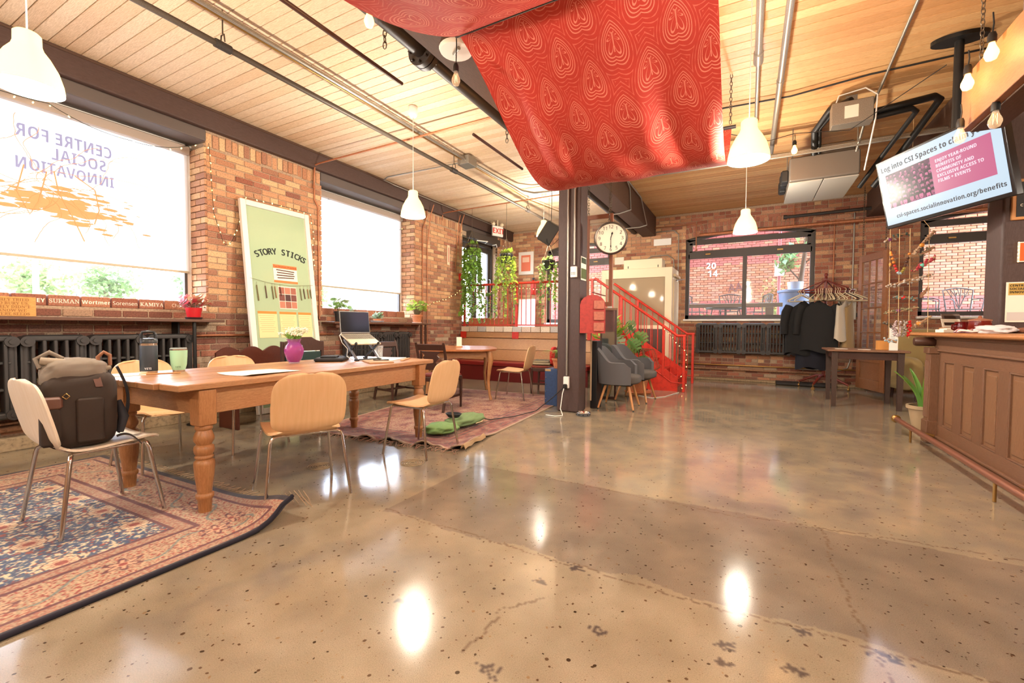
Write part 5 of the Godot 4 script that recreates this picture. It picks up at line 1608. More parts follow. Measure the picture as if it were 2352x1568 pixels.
func far_pipes() -> void:
	one("copper_main", "stout copper pipe running across the far wall above the window", "pipe", MB.new().tube([Vector3(-0.95, 3.09, -10.16), Vector3(-0.6, 3.09, -10.16), Vector3(1.0, 3.1, -10.15), Vector3(6.0, 3.11, -10.15)], 0.034, 12).cyl(Vector3(0.74, 3.1, -10.16), Vector3(0.74, 3.5, -10.16), 0.012, 8), M.copper)
	one("black_wall_pipe", "black capped pipe above the far window's right side", "pipe", MB.new().tube([Vector3(0.58, 3.27, -10.05), Vector3(2.4, 3.28, -10.0), Vector3(6, 3.28, -10.0)], 0.030, 12).cyl(Vector3(0.56, 3.27, -10.05), Vector3(0.62, 3.27, -10.05), 0.042, 12), M.black_pipe)
	one("sprinkler_drop", "thin brass sprinkler drop in front of the far window's left edge", "pipe", MB.new().tube([Vector3(-2.2, 3.36, -10.28), Vector3(-1.08, 3.36, -10.28), Vector3(-1.03, 3.33, -10.28), Vector3(-1.03, 2.85, -10.28), Vector3(-1.03, 2.80, -10.28)], 0.012, 8).lathe([Vector2(0, 0), Vector2(0.03, 0.0), Vector2(0.03, 0.01), Vector2(0.012, 0.02), Vector2(0.012, 0.06), Vector2(0, 0.06)], Vector3(-1.03, 2.78, -10.28), 10), M.copper)
	one("vertical_conduit", "silver conduit left of the far window down to the floor", "conduit", MB.new().tube([Vector3(-1.9, 3.28, -10.36), Vector3(-1.5, 3.28, -10.36), Vector3(-1.40, 3.18, -10.36), Vector3(-1.40, 0.12, -10.36)], 0.012, 8), M.galv)
	one("vertical_conduit", "silver conduit arching above the lift", "conduit", MB.new().tube([Vector3(-2.15, 2.5, -10.36), Vector3(-2.12, 2.66, -10.36), Vector3(-1.98, 2.74, -10.36), Vector3(-1.62, 2.74, -10.36), Vector3(-1.5, 2.64, -10.36), Vector3(-1.48, 2.4, -10.36), Vector3(-1.48, 0.9, -10.36)], 0.012, 8), M.galv)
	one("vertical_conduit", "silver conduit down the brick behind the coat rack", "conduit", MB.new().tube([Vector3(1.72, 3.3, -10.36), Vector3(1.72, 0.5, -10.36), Vector3(1.68, 0.36, -10.36), Vector3(1.55, 0.30, -10.36), Vector3(0.9, 0.30, -10.36)], 0.014, 8), M.galv)
	one("vertical_conduit", "thin copper-coloured conduit beside the coat rack", "conduit", MB.new().cyl(Vector3(1.42, 3.2, -10.37), Vector3(1.42, 1.0, -10.37), 0.010, 8), M.copper)
	for s in 2: one("skirting_pipe", ["upper brass heating pipe along the foot of the far wall", "lower heating pipe along the foot of the far wall"][s], "pipe", MB.new().cyl(Vector3(-1.35, 0.325 - s * 0.09, FZ + 0.045), Vector3(3.4, 0.325 - s * 0.09, FZ + 0.045), [0.014, 0.022][s], 8), [M.brass, M.plaster][s])
	var e := thing("switch_box", "grey electrical switch box on the brick behind the coat rack", "electrical box", Vector3(1.66, 1.45, FZ + 0.06))
	part(e, "box", MB.new().rbox(Vector3.ZERO, Vector3(0.24, 0.34, 0.11), 0.008), M.galv)
	part(e, "label", MB.new().box(Vector3(-0.03, 0.03, 0.057), Vector3(0.12, 0.2, 0.002)), M.paper)
	part(e, "lever", MB.new().rbox(Vector3(0.13, -0.08, 0.02), Vector3(0.02, 0.08, 0.03), 0.004), M.black)
	# brackets on the beam that ends in the far wall
	one("beam_conduit", "silver conduit clipped around the end of the timber beam", "conduit", MB.new().tube([Vector3(-1.80, 3.55, -7.2), Vector3(-1.88, 3.55, -7.8), Vector3(-1.88, 3.2, -7.9), Vector3(-2.1, 3.17, -7.95), Vector3(-2.3, 3.17, -7.95)], 0.012, 8).tube([Vector3(-1.82, 3.58, -6.3), Vector3(-1.86, 3.6, -8.6), Vector3(-1.86, 3.2, -9.2), Vector3(-2.0, 3.17, -9.2), Vector3(-2.4, 3.17, -9.2)], 0.012, 8), M.galv)

func column_items() -> void:
	one("column_conduit", "silver conduit strapped down the front of the dark column to the outlet", "conduit", MB.new().tube([Vector3(-1.96, 3.2, -5.30), Vector3(-2.03, 3.05, -5.31), Vector3(-2.06, 2.9, -5.31), Vector3(-2.06, 0.48, -5.31)], 0.014, 8), M.galv)
	one("column_conduit", "second silver conduit on the dark column ending at the keypad", "conduit", MB.new().tube([Vector3(-1.80, 3.2, -5.30), Vector3(-1.92, 3.0, -5.31), Vector3(-1.97, 2.85, -5.31), Vector3(-1.97, 1.90, -5.31)], 0.014, 8), M.galv)
	var kp := thing("alarm_keypad", "white alarm keypad on the dark column", "keypad", Vector3(-1.975, 1.75, -5.305))
	part(kp, "case", MB.new().rbox(Vector3(0, 0.06, 0), Vector3(0.085, 0.14, 0.04), 0.006), M.white)
	for i in 6: part(kp, "key", MB.new().box(Vector3(-0.02 + 0.02 * (i % 3), 0.05 - 0.018 * (i / 3), 0.021), Vector3(0.012, 0.008, 0.003)), M.lintel)
	var ol := thing("power_outlet", "white outlet with black plugs low on the dark column", "outlet", Vector3(-2.06, 0.36, -5.305))
	part(ol, "plate", MB.new().rbox(Vector3(0, 0.03, 0), Vector3(0.075, 0.15, 0.04), 0.006), M.white)
	part(ol, "plug", MB.new().rbox(Vector3(-0.005, -0.02, 0.035), Vector3(0.05, 0.06, 0.05), 0.01), M.black)
	one("white_cable", "white cable dropping from the outlet to the concrete", "cable", MB.new().tube([Vector3(-2.07, 0.35, -5.27), Vector3(-2.08, 0.25, -5.22), Vector3(-2.09, 0.06, -5.18), Vector3(-2.03, 0.012, -5.10), Vector3(-2.0, 0.008, -5.03), Vector3(-2.07, 0.008, -4.96), Vector3(-2.2, 0.008, -4.97)], 0.006, 6), M.white)
	one("black_cable", "black cable running from the outlet across the rug to the green bag", "cable", MB.new().tube([Vector3(-2.08, 0.33, -5.26), Vector3(-2.2, 0.2, -5.2), Vector3(-2.35, 0.04, -5.0), Vector3(-2.45, 0.03, -4.6), Vector3(-2.6, 0.03, -4.3), Vector3(-2.75, 0.09, -4.1), Vector3(-2.9, 0.03, -4.25), Vector3(-3.0, 0.03, -4.0)], 0.006, 6), M.black)
	var fl := thing("event_flyer", "green and cream flyer pinned to the side of the column", "flyer", Vector3(-1.885, 1.72, -5.42), 90)
	part(fl, "sheet", MB.new().box(Vector3(0, 0.14, 0), Vector3(0.20, 0.30, 0.003)), M.paper)
	part(fl, "green_header", MB.new().box(Vector3(0, 0.24, 0.002), Vector3(0.18, 0.07, 0.002)), mat(Color(0.18, 0.24, 0.12), 0.7))
	part(fl, "green_panel", MB.new().box(Vector3(0, 0.075, 0.002), Vector3(0.19, 0.13, 0.002)), mat(Color(0.30, 0.36, 0.16), 0.7))
	var mb := thing("red_mailbox", "dusty red arched mailbox fixed to the side of the column", "mailbox", Vector3(-1.78, 1.03, -5.48))
	var pr := PackedVector2Array([Vector2(-0.16, 0), Vector2(0.16, 0)])
	for i in 9: pr.append(Vector2(0.16 * cos(PI * i / 8.0), 0.36 + 0.13 * sin(PI * i / 8.0)))
	part(mb, "body", MB.new().prism(pr, 0.20, Transform3D(Basis(Vector3.UP, 0.35), Vector3(0, 0, 0)), true), tex(mat(Color(0.68, 0.20, 0.17), 0.5), T.blot, Vector3(3, 3, 3)))
	part(mb, "flap", MB.new().rbox(Vector3(0.09, 0.50, 0.02), Vector3(0.14, 0.012, 0.16), 0.004, Basis(Vector3.BACK, -0.3)), mat(Color(0.35, 0.10, 0.08), 0.5))
	for k in 3: part(mb, "door_panel", MB.new().rbox(Vector3(0.115, 0.08 + k * 0.14, 0.085), Vector3(0.13, 0.11, 0.02), 0.006, Basis(Vector3.UP, 0.35)), tex(mat(Color(0.72, 0.42, 0.34), 0.6), T.blot, Vector3(4, 4, 4)))

func fairy_string(label: String, pts: Array, every: float, hang := 0.02) -> void:
	var t := thing("fairy_lights", label, "string lights", Vector3.ZERO, 0, "strings of small warm fairy lights")
	part(t, "wire", MB.new().tube(pts, 0.003, 4), M.wire)
	var cv := Curve3D.new()
	for p in pts: cv.add_point(p)
	var l := cv.get_baked_length()
	var d := every * 0.4
	var bm := MB.new().lathe([Vector2(0, -0.022), Vector2(0.006, -0.016), Vector2(0.007, -0.006), Vector2(0.004, 0.0), Vector2(0, 0.002)], Vector3.ZERO, 6).mesh()
	var k := 0
	while d < l:
		var p := cv.sample_baked(d)
		var o := part(t, "bulb", bm, M.bulb, p + Vector3(rng.randf_range(-0.012, 0.012), -0.004 + hang * rng.randf_range(-0.6, 0.8), rng.randf_range(-0.012, 0.012)))
		o.rotation = Vector3(rng.randf_range(-0.8, 0.8), 0, rng.randf_range(-0.8, 0.8))
		d += every * rng.randf_range(0.8, 1.2)
		k += 1

func sag(a: Vector3, b: Vector3, s: float, n := 8) -> Array:
	var r := []
	for i in n + 1:
		var t := float(i) / n
		r.append(a.lerp(b, t) - Vector3(0, s * 4.0 * t * (1 - t), 0))
	return r

func fairy_lights() -> void:
	var x := WX - 0.20
	fairy_string("fairy lights draped along the top of the first blind", sag(Vector3(x, 3.20, -0.8), Vector3(x, 3.18, -1.6), 0.03) + sag(Vector3(x, 3.18, -1.6), Vector3(x + 0.02, 3.06, -2.2), 0.04).slice(1) + sag(Vector3(x + 0.02, 3.06, -2.2), Vector3(WX + 0.02, 3.24, -2.84), 0.07).slice(1), 0.13)
	fairy_string("fairy lights hanging down the brick pier to the story board", sag(Vector3(WX + 0.02, 3.24, -2.88), Vector3(WX + 0.02, 2.45, -2.92), 0.0, 4) + sag(Vector3(WX + 0.02, 2.45, -2.92), Vector3(WX + 0.03, 2.10, -3.02), 0.0, 3).slice(1) + sag(Vector3(WX + 0.03, 2.10, -3.02), Vector3(WX + 0.06, 2.52, -3.22), 0.16).slice(1), 0.10)
	fairy_string("fairy lights along the top and right edge of the story board", sag(Vector3(WX + 0.10, 2.69, -3.22), Vector3(WX + 0.10, 2.70, -4.17), -0.01) + [Vector3(WX + 0.11, 2.5, -4.2), Vector3(WX + 0.10, 2.2, -4.22), Vector3(WX + 0.12, 1.9, -4.2)], 0.11)
	fairy_string("unlit-looking fairy lights swagged across the second blind", [Vector3(WX + 0.02, 1.9, -4.40), Vector3(x, 2.5, -4.5), Vector3(x, 3.10, -4.72)] + sag(Vector3(x, 3.10, -4.72), Vector3(x, 2.98, -6.45), 0.22).slice(1), 0.10)
	fairy_string("fairy lights from the window plant to the landing railing", sag(Vector3(WX + 0.06, 1.55, -6.6), Vector3(WX + 0.05, 1.62, -7.1), 0.05) + sag(Vector3(WX + 0.05, 1.62, -7.1), Vector3(WX + 0.1, 1.98, -8.0), 0.06).slice(1), 0.10)
	fairy_string("fairy lights looped under the landing handrail", sag(Vector3(-5.5, 1.95, -8.02), Vector3(-4.3, 1.95, -8.02), 0.08) + sag(Vector3(-4.3, 1.95, -8.02), Vector3(-2.7, 1.95, -8.02), 0.08).slice(1), 0.09)
	fairy_string("fairy lights wound around the foot of the stair railing", [Vector3(-1.3, 1.12, -7.96), Vector3(-1.08, 0.85, -7.97), Vector3(-0.92, 0.7, -7.97), Vector3(-0.93, 0.45, -8.04), Vector3(-0.99, 0.3, -7.96), Vector3(-0.92, 0.12, -8.03), Vector3(-1.0, 0.05, -7.96)], 0.10)

# ------------------------------------------------------------------ pendant lamps
func lamps() -> void:
	var shade := glow(Color(1.0, 0.86, 0.52), 0.95, Color(0.95, 0.93, 0.85))
	var prof := [Vector2(0.140, 0.0), Vector2(0.141, 0.012), Vector2(0.136, 0.05), Vector2(0.118, 0.115), Vector2(0.088, 0.175), Vector2(0.063, 0.212), Vector2(0.056, 0.235), Vector2(0.055, 0.285), Vector2(0.045, 0.295), Vector2(0.0, 0.297)]
	var sm := MB.new().lathe(prof, Vector3.ZERO, 36).mesh()
	var bulb := MB.new().ball(Vector3(0, 0.10, 0), 0.035, 14, 10).mesh()
	var bm := glow(Color(1.0, 0.90, 0.66), 9.0)
	var list := [[-3.42, 2.36, -0.86, "pendant lamp with a pale glowing bell shade above the blue rug"], [-3.46, 2.38, -3.96, "pendant lamp with a pale glowing bell shade above the long table"], [-3.45, 2.83, -7.62, "pendant lamp with a pale glowing bell shade behind the loudspeaker"], [-0.025, 2.34, -3.70, "pendant lamp with a pale glowing bell shade beside the red cloth"], [-0.06, 2.335, -6.40, "pendant lamp with a pale glowing bell shade in front of the far window"], [-0.03, 2.34, -1.0, "unseen pendant lamp added to the middle row, next to the one by the cloth"], [-0.03, 2.34, 1.7, "unseen pendant lamp added to the middle row nearest the back wall"], [-3.44, 2.36, 2.0, "unseen pendant lamp added by the back wall on the window side"], [4.0, 2.34, -1.2, "unseen pendant lamp added behind the bar, near end"], [4.0, 2.34, -4.4, "unseen pendant lamp added behind the bar, far end"]]  # the last five hang out of view, added as fill light
	for l in list:
		var t := thing("pendant_lamp", l[3], "pendant lamp", Vector3(l[0], l[1], l[2]), 0, "bell-shaped pendant lamps")
		part(t, "shade", sm, shade)
		part(t, "bulb", bulb, bm)
		var top: float = CY - l[1]
		part(t, "cord", MB.new().cyl(Vector3(0, 0.29, 0), Vector3(0, top - 0.08, 0), 0.004, 6), M.white)
		part(t, "ceiling_cup", MB.new().lathe([Vector2(0, top - 0.12), Vector2(0.035, top - 0.12), Vector2(0.048, top - 0.10), Vector2(0.050, top - 0.005), Vector2(0, top - 0.005)], Vector3.ZERO, 18), M.white)
		var o := OmniLight3D.new()
		o.name = "lamp_light"
		o.light_color = Color(1.0, 0.95, 0.88)
		o.light_energy = 2.1
		o.light_size = 0.05
		o.omni_range = 30.0
		o.omni_attenuation = 2.0
		o.shadow_enabled = true
		o.position = Vector3(0, 0.10, 0)
		t.add_child(o)

# ------------------------------------------------------------------ long table, its chairs and what lies on it
const TT := 0.77

func turned_leg(h: float) -> Array:
	var k := h / 0.52
	var p := [[0.0, 0.0], [0.030, 0.0], [0.033, 0.012], [0.037, 0.085], [0.045, 0.092], [0.047, 0.104], [0.045, 0.116], [0.037, 0.122], [0.040, 0.15], [0.050, 0.23], [0.054, 0.285], [0.052, 0.305], [0.040, 0.318], [0.047, 0.325], [0.048, 0.334], [0.041, 0.342], [0.048, 0.352], [0.053, 0.372], [0.050, 0.392], [0.038, 0.402], [0.040, 0.408], [0.051, 0.425], [0.053, 0.442], [0.045, 0.468], [0.037, 0.485], [0.044, 0.492], [0.046, 0.502], [0.042, 0.512], [0.040, 0.52]]
	return p.map(func(q): return Vector2(q[0], q[1] * k))

func main_table() -> void:
	rugs()
	var t := thing("farmhouse_table", "long pine farmhouse table with turned legs", "table", Vector3(-3.25, 0, -2.34), 2.0)
	var L := 2.34
	var W := 1.0
	for i in 5:
		var x := -W / 2 + (i + 0.5) * W / 5
		part(t, "top_board", MB.new().rbox(Vector3(x, TT - 0.019, 0), Vector3(W / 5 - 0.001, 0.038, L - (0.05 if i in [0, 4] else 0.0)), 0.007), M.pine if i % 2 == 0 else tex(mat(Color(0.70, 0.52, 0.37), 0.34), T.oak, Vector3(4.4, 4, 0.45)))
	for s in [-1, 1]:
		part(t, "side_apron", MB.new().rbox(Vector3(s * 0.425, 0.655, 0), Vector3(0.026, 0.155, 1.90), 0.004), M.pine)
		part(t, "end_apron", MB.new().rbox(Vector3(0, 0.655, s * 0.985), Vector3(0.78, 0.155, 0.026), 0.004), M.pine_x)
		for q in [-1, 1]:
			part(t, "leg", MB.new().rbox(Vector3(s * 0.435, 0.625, q * 0.985), Vector3(0.10, 0.212, 0.10), 0.008).lathe(turned_leg(0.525), Vector3(s * 0.435, 0, q * 0.985), 20), M.pine_v)
	# plywood chairs
	var c := shell_chair("birch plywood chair with chrome legs at the table end, holding the backpack")
	c.position = Vector3(-3.27, 0.008, -1.05)
	c.rotation_degrees.y = 2
	for part_ in c.get_children():
		if part_.name == "shell": (part_ as MeshInstance3D).material_override = M.birch_pale
	for q in [[-2.60, 0, -1.87, 66.0, "birch plywood chair with chrome legs pushed up to the middle of the long table"], [-2.55, 0, -3.02, 94.0, "birch plywood chair at the far corner of the long table, by the green bag"], [-4.08, 0, -1.72, -86.0, "birch plywood chair on the window side of the table, behind the bottle and tumbler"], [-4.02, 0, -2.36, -92.0, "birch plywood chair on the window side of the table, in front of the story board"], [-3.17, 0.008, -5.95, 99.0, "birch plywood chair with chrome legs at the round dining table near the bench"]]:
		var n := copy(c, Vector3(q[0], q[1], q[2]), q[3], q[4])
		for part_ in n.get_children():
			if String(part_.name).begins_with("shell"): (part_ as MeshInstance3D).material_override = M.birch
	backpack()
	table_things()

func shell_chair(label: String) -> Node3D:
	# faces -z; feet on y = 0
	var t := thing("plywood_chair", label, "chair", Vector3.ZERO, 0, "birch plywood chairs with chrome legs")
	var prof := [Vector2(-0.225, 0.425), Vector2(-0.205, 0.442), Vector2(-0.17, 0.450), Vector2(-0.05, 0.440), Vector2(0.08, 0.432), Vector2(0.155, 0.436), Vector2(0.195, 0.455), Vector2(0.218, 0.495), Vector2(0.232, 0.55), Vector2(0.255, 0.65), Vector2(0.275, 0.74), Vector2(0.290, 0.81)]
	var hw := [0.185, 0.208, 0.215, 0.220, 0.218, 0.205, 0.168, 0.206, 0.216, 0.218, 0.217, 0.20]
	var cv := Curve.new()
	var at := func(a: Array, v: float):
		var f := v * (a.size() - 1)
		var i := mini(int(f), a.size() - 2)
		var k := f - i
		# smooth catmull
		var p0 = a[maxi(i - 1, 0)]; var p1 = a[i]; var p2 = a[i + 1]; var p3 = a[mini(i + 2, a.size() - 1)]
		return (p1 * 2.0 + (p2 - p0) * k + (p0 * 2.0 - p1 * 5.0 + p2 * 4.0 - p3) * k * k + (p1 * 3.0 - p0 - p2 * 3.0 + p3) * k * k * k) * 0.5
	part(t, "shell", MB.new().sheet(18, 66, func(u: float, v: float) -> Vector3:
		var p: Vector2 = at.call(prof, v)
		var w: float = at.call(hw, v)
		var notch := exp(-pow((v - 0.545) / 0.022, 2.0))
		w = w - 0.028 * notch
		if v > 0.80: w = 0.216 * pow(1.0 - pow(minf(0.99, (v - 0.80) / 0.2), 3.0), 0.36)
		if v < 0.06: w = minf(w, 0.205 * sqrt(maxf(0.35, 1.0 - pow((0.06 - v) / 0.075, 2.0))))
		var s := (u - 0.5) * 2.0
		var dish := (1.0 - s * s) * (0.012 if v < 0.5 else 0.018)
		return Vector3(s * w, p.y - (dish if v < 0.5 else 0.0), p.x + (dish if v >= 0.5 else 0.0)), 0.012), M.birch)
	for s in [-1, 1]:
		part(t, "leg", MB.new().tube([Vector3(s * 0.13, 0.418, 0.15), Vector3(s * 0.18, 0.417, 0.165), Vector3(s * 0.203, 0.405, 0.175), Vector3(s * 0.212, 0.38, 0.182), Vector3(s * 0.248, 0.0, 0.235)], 0.0105, 10), M.chrome)
		part(t, "leg", MB.new().tube([Vector3(s * 0.13, 0.418, -0.13), Vector3(s * 0.18, 0.421, -0.145), Vector3(s * 0.205, 0.408, -0.155), Vector3(s * 0.213, 0.38, -0.16), Vector3(s * 0.250, 0.0, -0.215)], 0.0105, 10), M.chrome)
		part(t, "side_bar", MB.new().cyl(Vector3(s * 0.185, 0.414, 0.168), Vector3(s * 0.185, 0.416, -0.148), 0.0095, 8), M.chrome)
	part(t, "under_bar", MB.new().cyl(Vector3(-0.14, 0.415, 0.15), Vector3(0.14, 0.415, 0.15), 0.009, 8).cyl(Vector3(-0.14, 0.418, -0.13), Vector3(0.14, 0.418, -0.13), 0.009, 8), M.chrome)
	return t

func lump(c: Vector3, s: Vector3, e := 3.2, nz = null, amp := 0.0, seg := 28, rings := 18) -> MB:
	# rounded block: superellipsoid with folds
	return MB.new().sheet(seg, rings, func(u: float, v: float) -> Vector3:
		var a := -u * TAU
		var b := (v - 0.5) * PI
		var cx := signf(cos(a)) * pow(absf(cos(a)), 2.0 / e)
		var sz := signf(sin(a)) * pow(absf(sin(a)), 2.0 / e)
		var cb := pow(maxf(cos(b), 0.0), 2.0 / e)
		var sb := signf(sin(b)) * pow(absf(sin(b)), 2.0 / e)
		var d := Vector3(cx * cb, sb, sz * cb)
		var k := 1.0
		if nz != null: k += amp * (nz as FastNoiseLite).get_noise_3d(d.x * 60.0, d.y * 60.0, d.z * 60.0)
		return c + d * s * k, 0.0, true)

func backpack() -> void:
	var nz := noise(0.02, 3, 81)
	var cloth := tex(mat(Color(0.25, 0.20, 0.165), 0.85), T.weave, Vector3(9, 9, 9))
	var pale := tex(mat(Color(0.55, 0.50, 0.44), 0.85), T.weave, Vector3(9, 9, 9))
	var leather := mat(Color(0.36, 0.22, 0.16), 0.5)
	var t := thing("backpack", "dark brown canvas backpack with leather straps standing on the plywood chair", "backpack", Vector3(-3.22, 0.442, -0.97), 74)
	t.scale = Vector3(0.84, 0.95, 0.95)
	part(t, "body", lump(Vector3(0, 0.215, 0), Vector3(0.18, 0.215, 0.145), 4.5, nz, 0.05), cloth)
	part(t, "roll_top", lump(Vector3(-0.02, 0.415, 0.0), Vector3(0.155, 0.085, 0.12), 3.0, nz, 0.16), pale)
	part(t, "top_seam", MB.new().tube([Vector3(-0.17, 0.49, 0.03), Vector3(-0.08, 0.475, 0.04), Vector3(0.03, 0.45, 0.04), Vector3(0.11, 0.43, 0.03), Vector3(0.15, 0.44, 0.01)], [0.022, 0.026, 0.024, 0.02, 0.012], 8), tex(mat(Color(0.66, 0.60, 0.52), 0.85), T.weave, Vector3(12, 12, 12)))
	part(t, "side_pocket", MB.new().rbox(Vector3(0.045, 0.16, 0.145), Vector3(0.13, 0.25, 0.035), 0.014), cloth)
	part(t, "side_pocket", MB.new().rbox(Vector3(-0.13, 0.15, 0.130), Vector3(0.10, 0.24, 0.05), 0.018), cloth)
	part(t, "pocket_flap", MB.new().rbox(Vector3(-0.13, 0.265, 0.14), Vector3(0.11, 0.07, 0.055), 0.016), mat(Color(0.40, 0.26, 0.20), 0.5))
	part(t, "leather_strap", MB.new().sheet(2, 10, func(u: float, v: float) -> Vector3: return Vector3(0.06 + (u - 0.5) * 0.035 + v * 0.03, 0.47 - v * 0.13, 0.06 + 0.085 * sin(v * 1.5)), 0.005), leather)
	part(t, "grab_handle", MB.new().tube([Vector3(0.10, 0.44, 0), Vector3(0.09, 0.50, 0.0), Vector3(0.12, 0.53, 0), Vector3(0.15, 0.51, 0), Vector3(0.15, 0.45, 0)], 0.011, 8), mat(Color(0.55, 0.36, 0.24), 0.55))
	part(t, "roll_strap", MB.new().tube([Vector3(-0.17, 0.45, 0.04), Vector3(-0.19, 0.50, 0.02), Vector3(-0.13, 0.535, 0.0), Vector3(-0.07, 0.50, 0.02)], [0.012, 0.014, 0.014, 0.010], 8), pale)
	part(t, "ring", MB.new().tube([Vector3(-0.06, 0.315, 0.15), Vector3(-0.045, 0.30, 0.158), Vector3(-0.06, 0.285, 0.155), Vector3(-0.078, 0.30, 0.152)], 0.003, 6, true), M.brass)
	part(t, "shoulder_strap", MB.new().sheet(3, 16, func(u: float, v: float) -> Vector3: return Vector3(0.185 + 0.055 * sin(PI * v), 0.44 - 0.40 * v, (u - 0.5) * 0.06 - 0.02), 0.014), mat(Color(0.12, 0.11, 0.12), 0.8))
	part(t, "strap_end", MB.new().sheet(2, 10, func(u: float, v: float) -> Vector3: return Vector3(0.17 + 0.12 * v, 0.035 + 0.02 * sin(v * 3.0) - 0.055 * v * v, 0.08 + (u - 0.5) * 0.04 + 0.05 * v), 0.006), cloth)
	part(t, "bottle_net", MB.new().tube([Vector3(0.19, 0.05, 0.03), Vector3(0.21, 0.14, 0.03), Vector3(0.19, 0.24, 0.02)], [0.02, 0.03, 0.012], 8), mat(Color(0.20, 0.20, 0.22), 0.8))

func table_things() -> void:
	var y := TT
	var steel := mat(Color(0.80, 0.74, 0.66), 0.25, 0.9)
	var b := thing("insulated_bottle", "tall charcoal insulated bottle with a loop lid on the long table", "bottle", Vector3(-3.60, y, -1.44), 60)
	part(b, "base_ring", MB.new().lathe([Vector2(0, 0), Vector2(0.045, 0), Vector2(0.048, 0.004), Vector2(0.048, 0.016)], Vector3.ZERO, 28), steel)
	part(b, "body", MB.new().lathe([Vector2(0.0485, 0.016), Vector2(0.0495, 0.020), Vector2(0.0495, 0.186), Vector2(0.048, 0.190)], Vector3.ZERO, 28), mat(Color(0.16, 0.19, 0.22), 0.45))
	part(b, "neck_ring", MB.new().lathe([Vector2(0.048, 0.190), Vector2(0.048, 0.205), Vector2(0.0, 0.205)], Vector3.ZERO, 28), steel)
	part(b, "lid", MB.new().lathe([Vector2(0.050, 0.205), Vector2(0.050, 0.225), Vector2(0.042, 0.238), Vector2(0, 0.240)], Vector3.ZERO, 28), mat(Color(0.10, 0.12, 0.13), 0.35))
	part(b, "loop_handle", MB.new().tube([Vector3(-0.036, 0.232, 0), Vector3(-0.038, 0.262, 0), Vector3(-0.030, 0.280, 0), Vector3(0, 0.284, 0), Vector3(0.030, 0.280, 0), Vector3(0.038, 0.262, 0), Vector3(0.036, 0.232, 0)], 0.009, 8), mat(Color(0.10, 0.12, 0.13), 0.35))
	lettering(b, "maker_mark", "YETI", 0.018, mat(Color(0.85, 0.87, 0.88), 0.4), Transform3D(Basis(Vector3.UP, 0.05), Vector3(0.002, 0.034, 0.0500)), "Droid Sans", true)
	var u := thing("mint_tumbler", "mint green insulated tumbler beside the charcoal bottle", "tumbler", Vector3(-3.56, y, -1.60), 60)
	part(u, "base_ring", MB.new().lathe([Vector2(0, 0), Vector2(0.036, 0), Vector2(0.037, 0.012)], Vector3.ZERO, 28), steel)
	part(u, "body", MB.new().lathe([Vector2(0.037, 0.012), Vector2(0.047, 0.05), Vector2(0.051, 0.11), Vector2(0.052, 0.152)], Vector3.ZERO, 28), mat(Color(0.66, 0.85, 0.70), 0.45))
	part(u, "rim", MB.new().lathe([Vector2(0.0522, 0.152), Vector2(0.0522, 0.162), Vector2(0.048, 0.162)], Vector3.ZERO, 28), steel)
	part(u, "lid", MB.new().lathe([Vector2(0.049, 0.160), Vector2(0.048, 0.170), Vector2(0, 0.171)], Vector3.ZERO, 28), pane(Color(0.9, 0.95, 0.95), 0.35))
	lettering(u, "maker_mark", "YETI", 0.016, mat(Color(0.45, 0.62, 0.50), 0.4), Transform3D(Basis(Vector3.RIGHT, -0.1), Vector3(0, 0.035, 0.0455)), "Droid Sans", true)
	one("wooden_stirrer", "pale wooden stick lying in front of the bottle", "stick", MB.new().rbox(Vector3.ZERO, Vector3(0.22, 0.008, 0.02), 0.003), M.ply_edge, Vector3(-3.47, y + 0.004, -1.45), 62)
	one("paper_sheet", "white sheet of paper near the middle of the long table", "paper", MB.new().sheet(8, 6, func(a: float, c: float) -> Vector3: return Vector3((a - 0.5) * 0.30, 0.002 + 0.012 * pow(absf(a - 0.5) * 2, 3.0) * c, (c - 0.5) * 0.42), 0.001), M.paper, Vector3(-3.0, y, -1.85), 10)
	one("paper_sheet", "thin papers under the backpack side of the table, beside the bottle", "paper", MB.new().box(Vector3.ZERO, Vector3(0.2, 0.003, 0.28)), M.paper, Vector3(-3.6, y + 0.002, -1.27), -20)
	# vase with flowers
	var v := thing("glass_vase", "purple and orange ribbed glass vase of white flowers", "vase", Vector3(-3.52, y, -2.47))
	var gl := pane(Color(0.62, 0.28, 0.62), 0.62, 0.08)
	part(v, "body", MB.new().lathe([Vector2(0, 0.012), Vector2(0.045, 0.012), Vector2(0.062, 0.04), Vector2(0.078, 0.09), Vector2(0.080, 0.125), Vector2(0.066, 0.155), Vector2(0.050, 0.178), Vector2(0.052, 0.195), Vector2(0.062, 0.215)], Vector3.ZERO, 32), gl)
	part(v, "water", MB.new().lathe([Vector2(0, 0.018), Vector2(0.043, 0.018), Vector2(0.060, 0.045), Vector2(0.074, 0.09), Vector2(0.076, 0.125), Vector2(0.064, 0.150), Vector2(0, 0.150)], Vector3.ZERO, 28), mat(Color(0.82, 0.36, 0.22), 0.3))
	part(v, "foot", MB.new().lathe([Vector2(0, 0), Vector2(0.042, 0), Vector2(0.044, 0.008), Vector2(0.040, 0.013), Vector2(0, 0.013)], Vector3.ZERO, 28), pane(Color(0.9, 0.8, 0.9), 0.3))
	var st := MB.new()
	var fl := MB.new()
	var r := RandomNumberGenerator.new()
	r.seed = 90
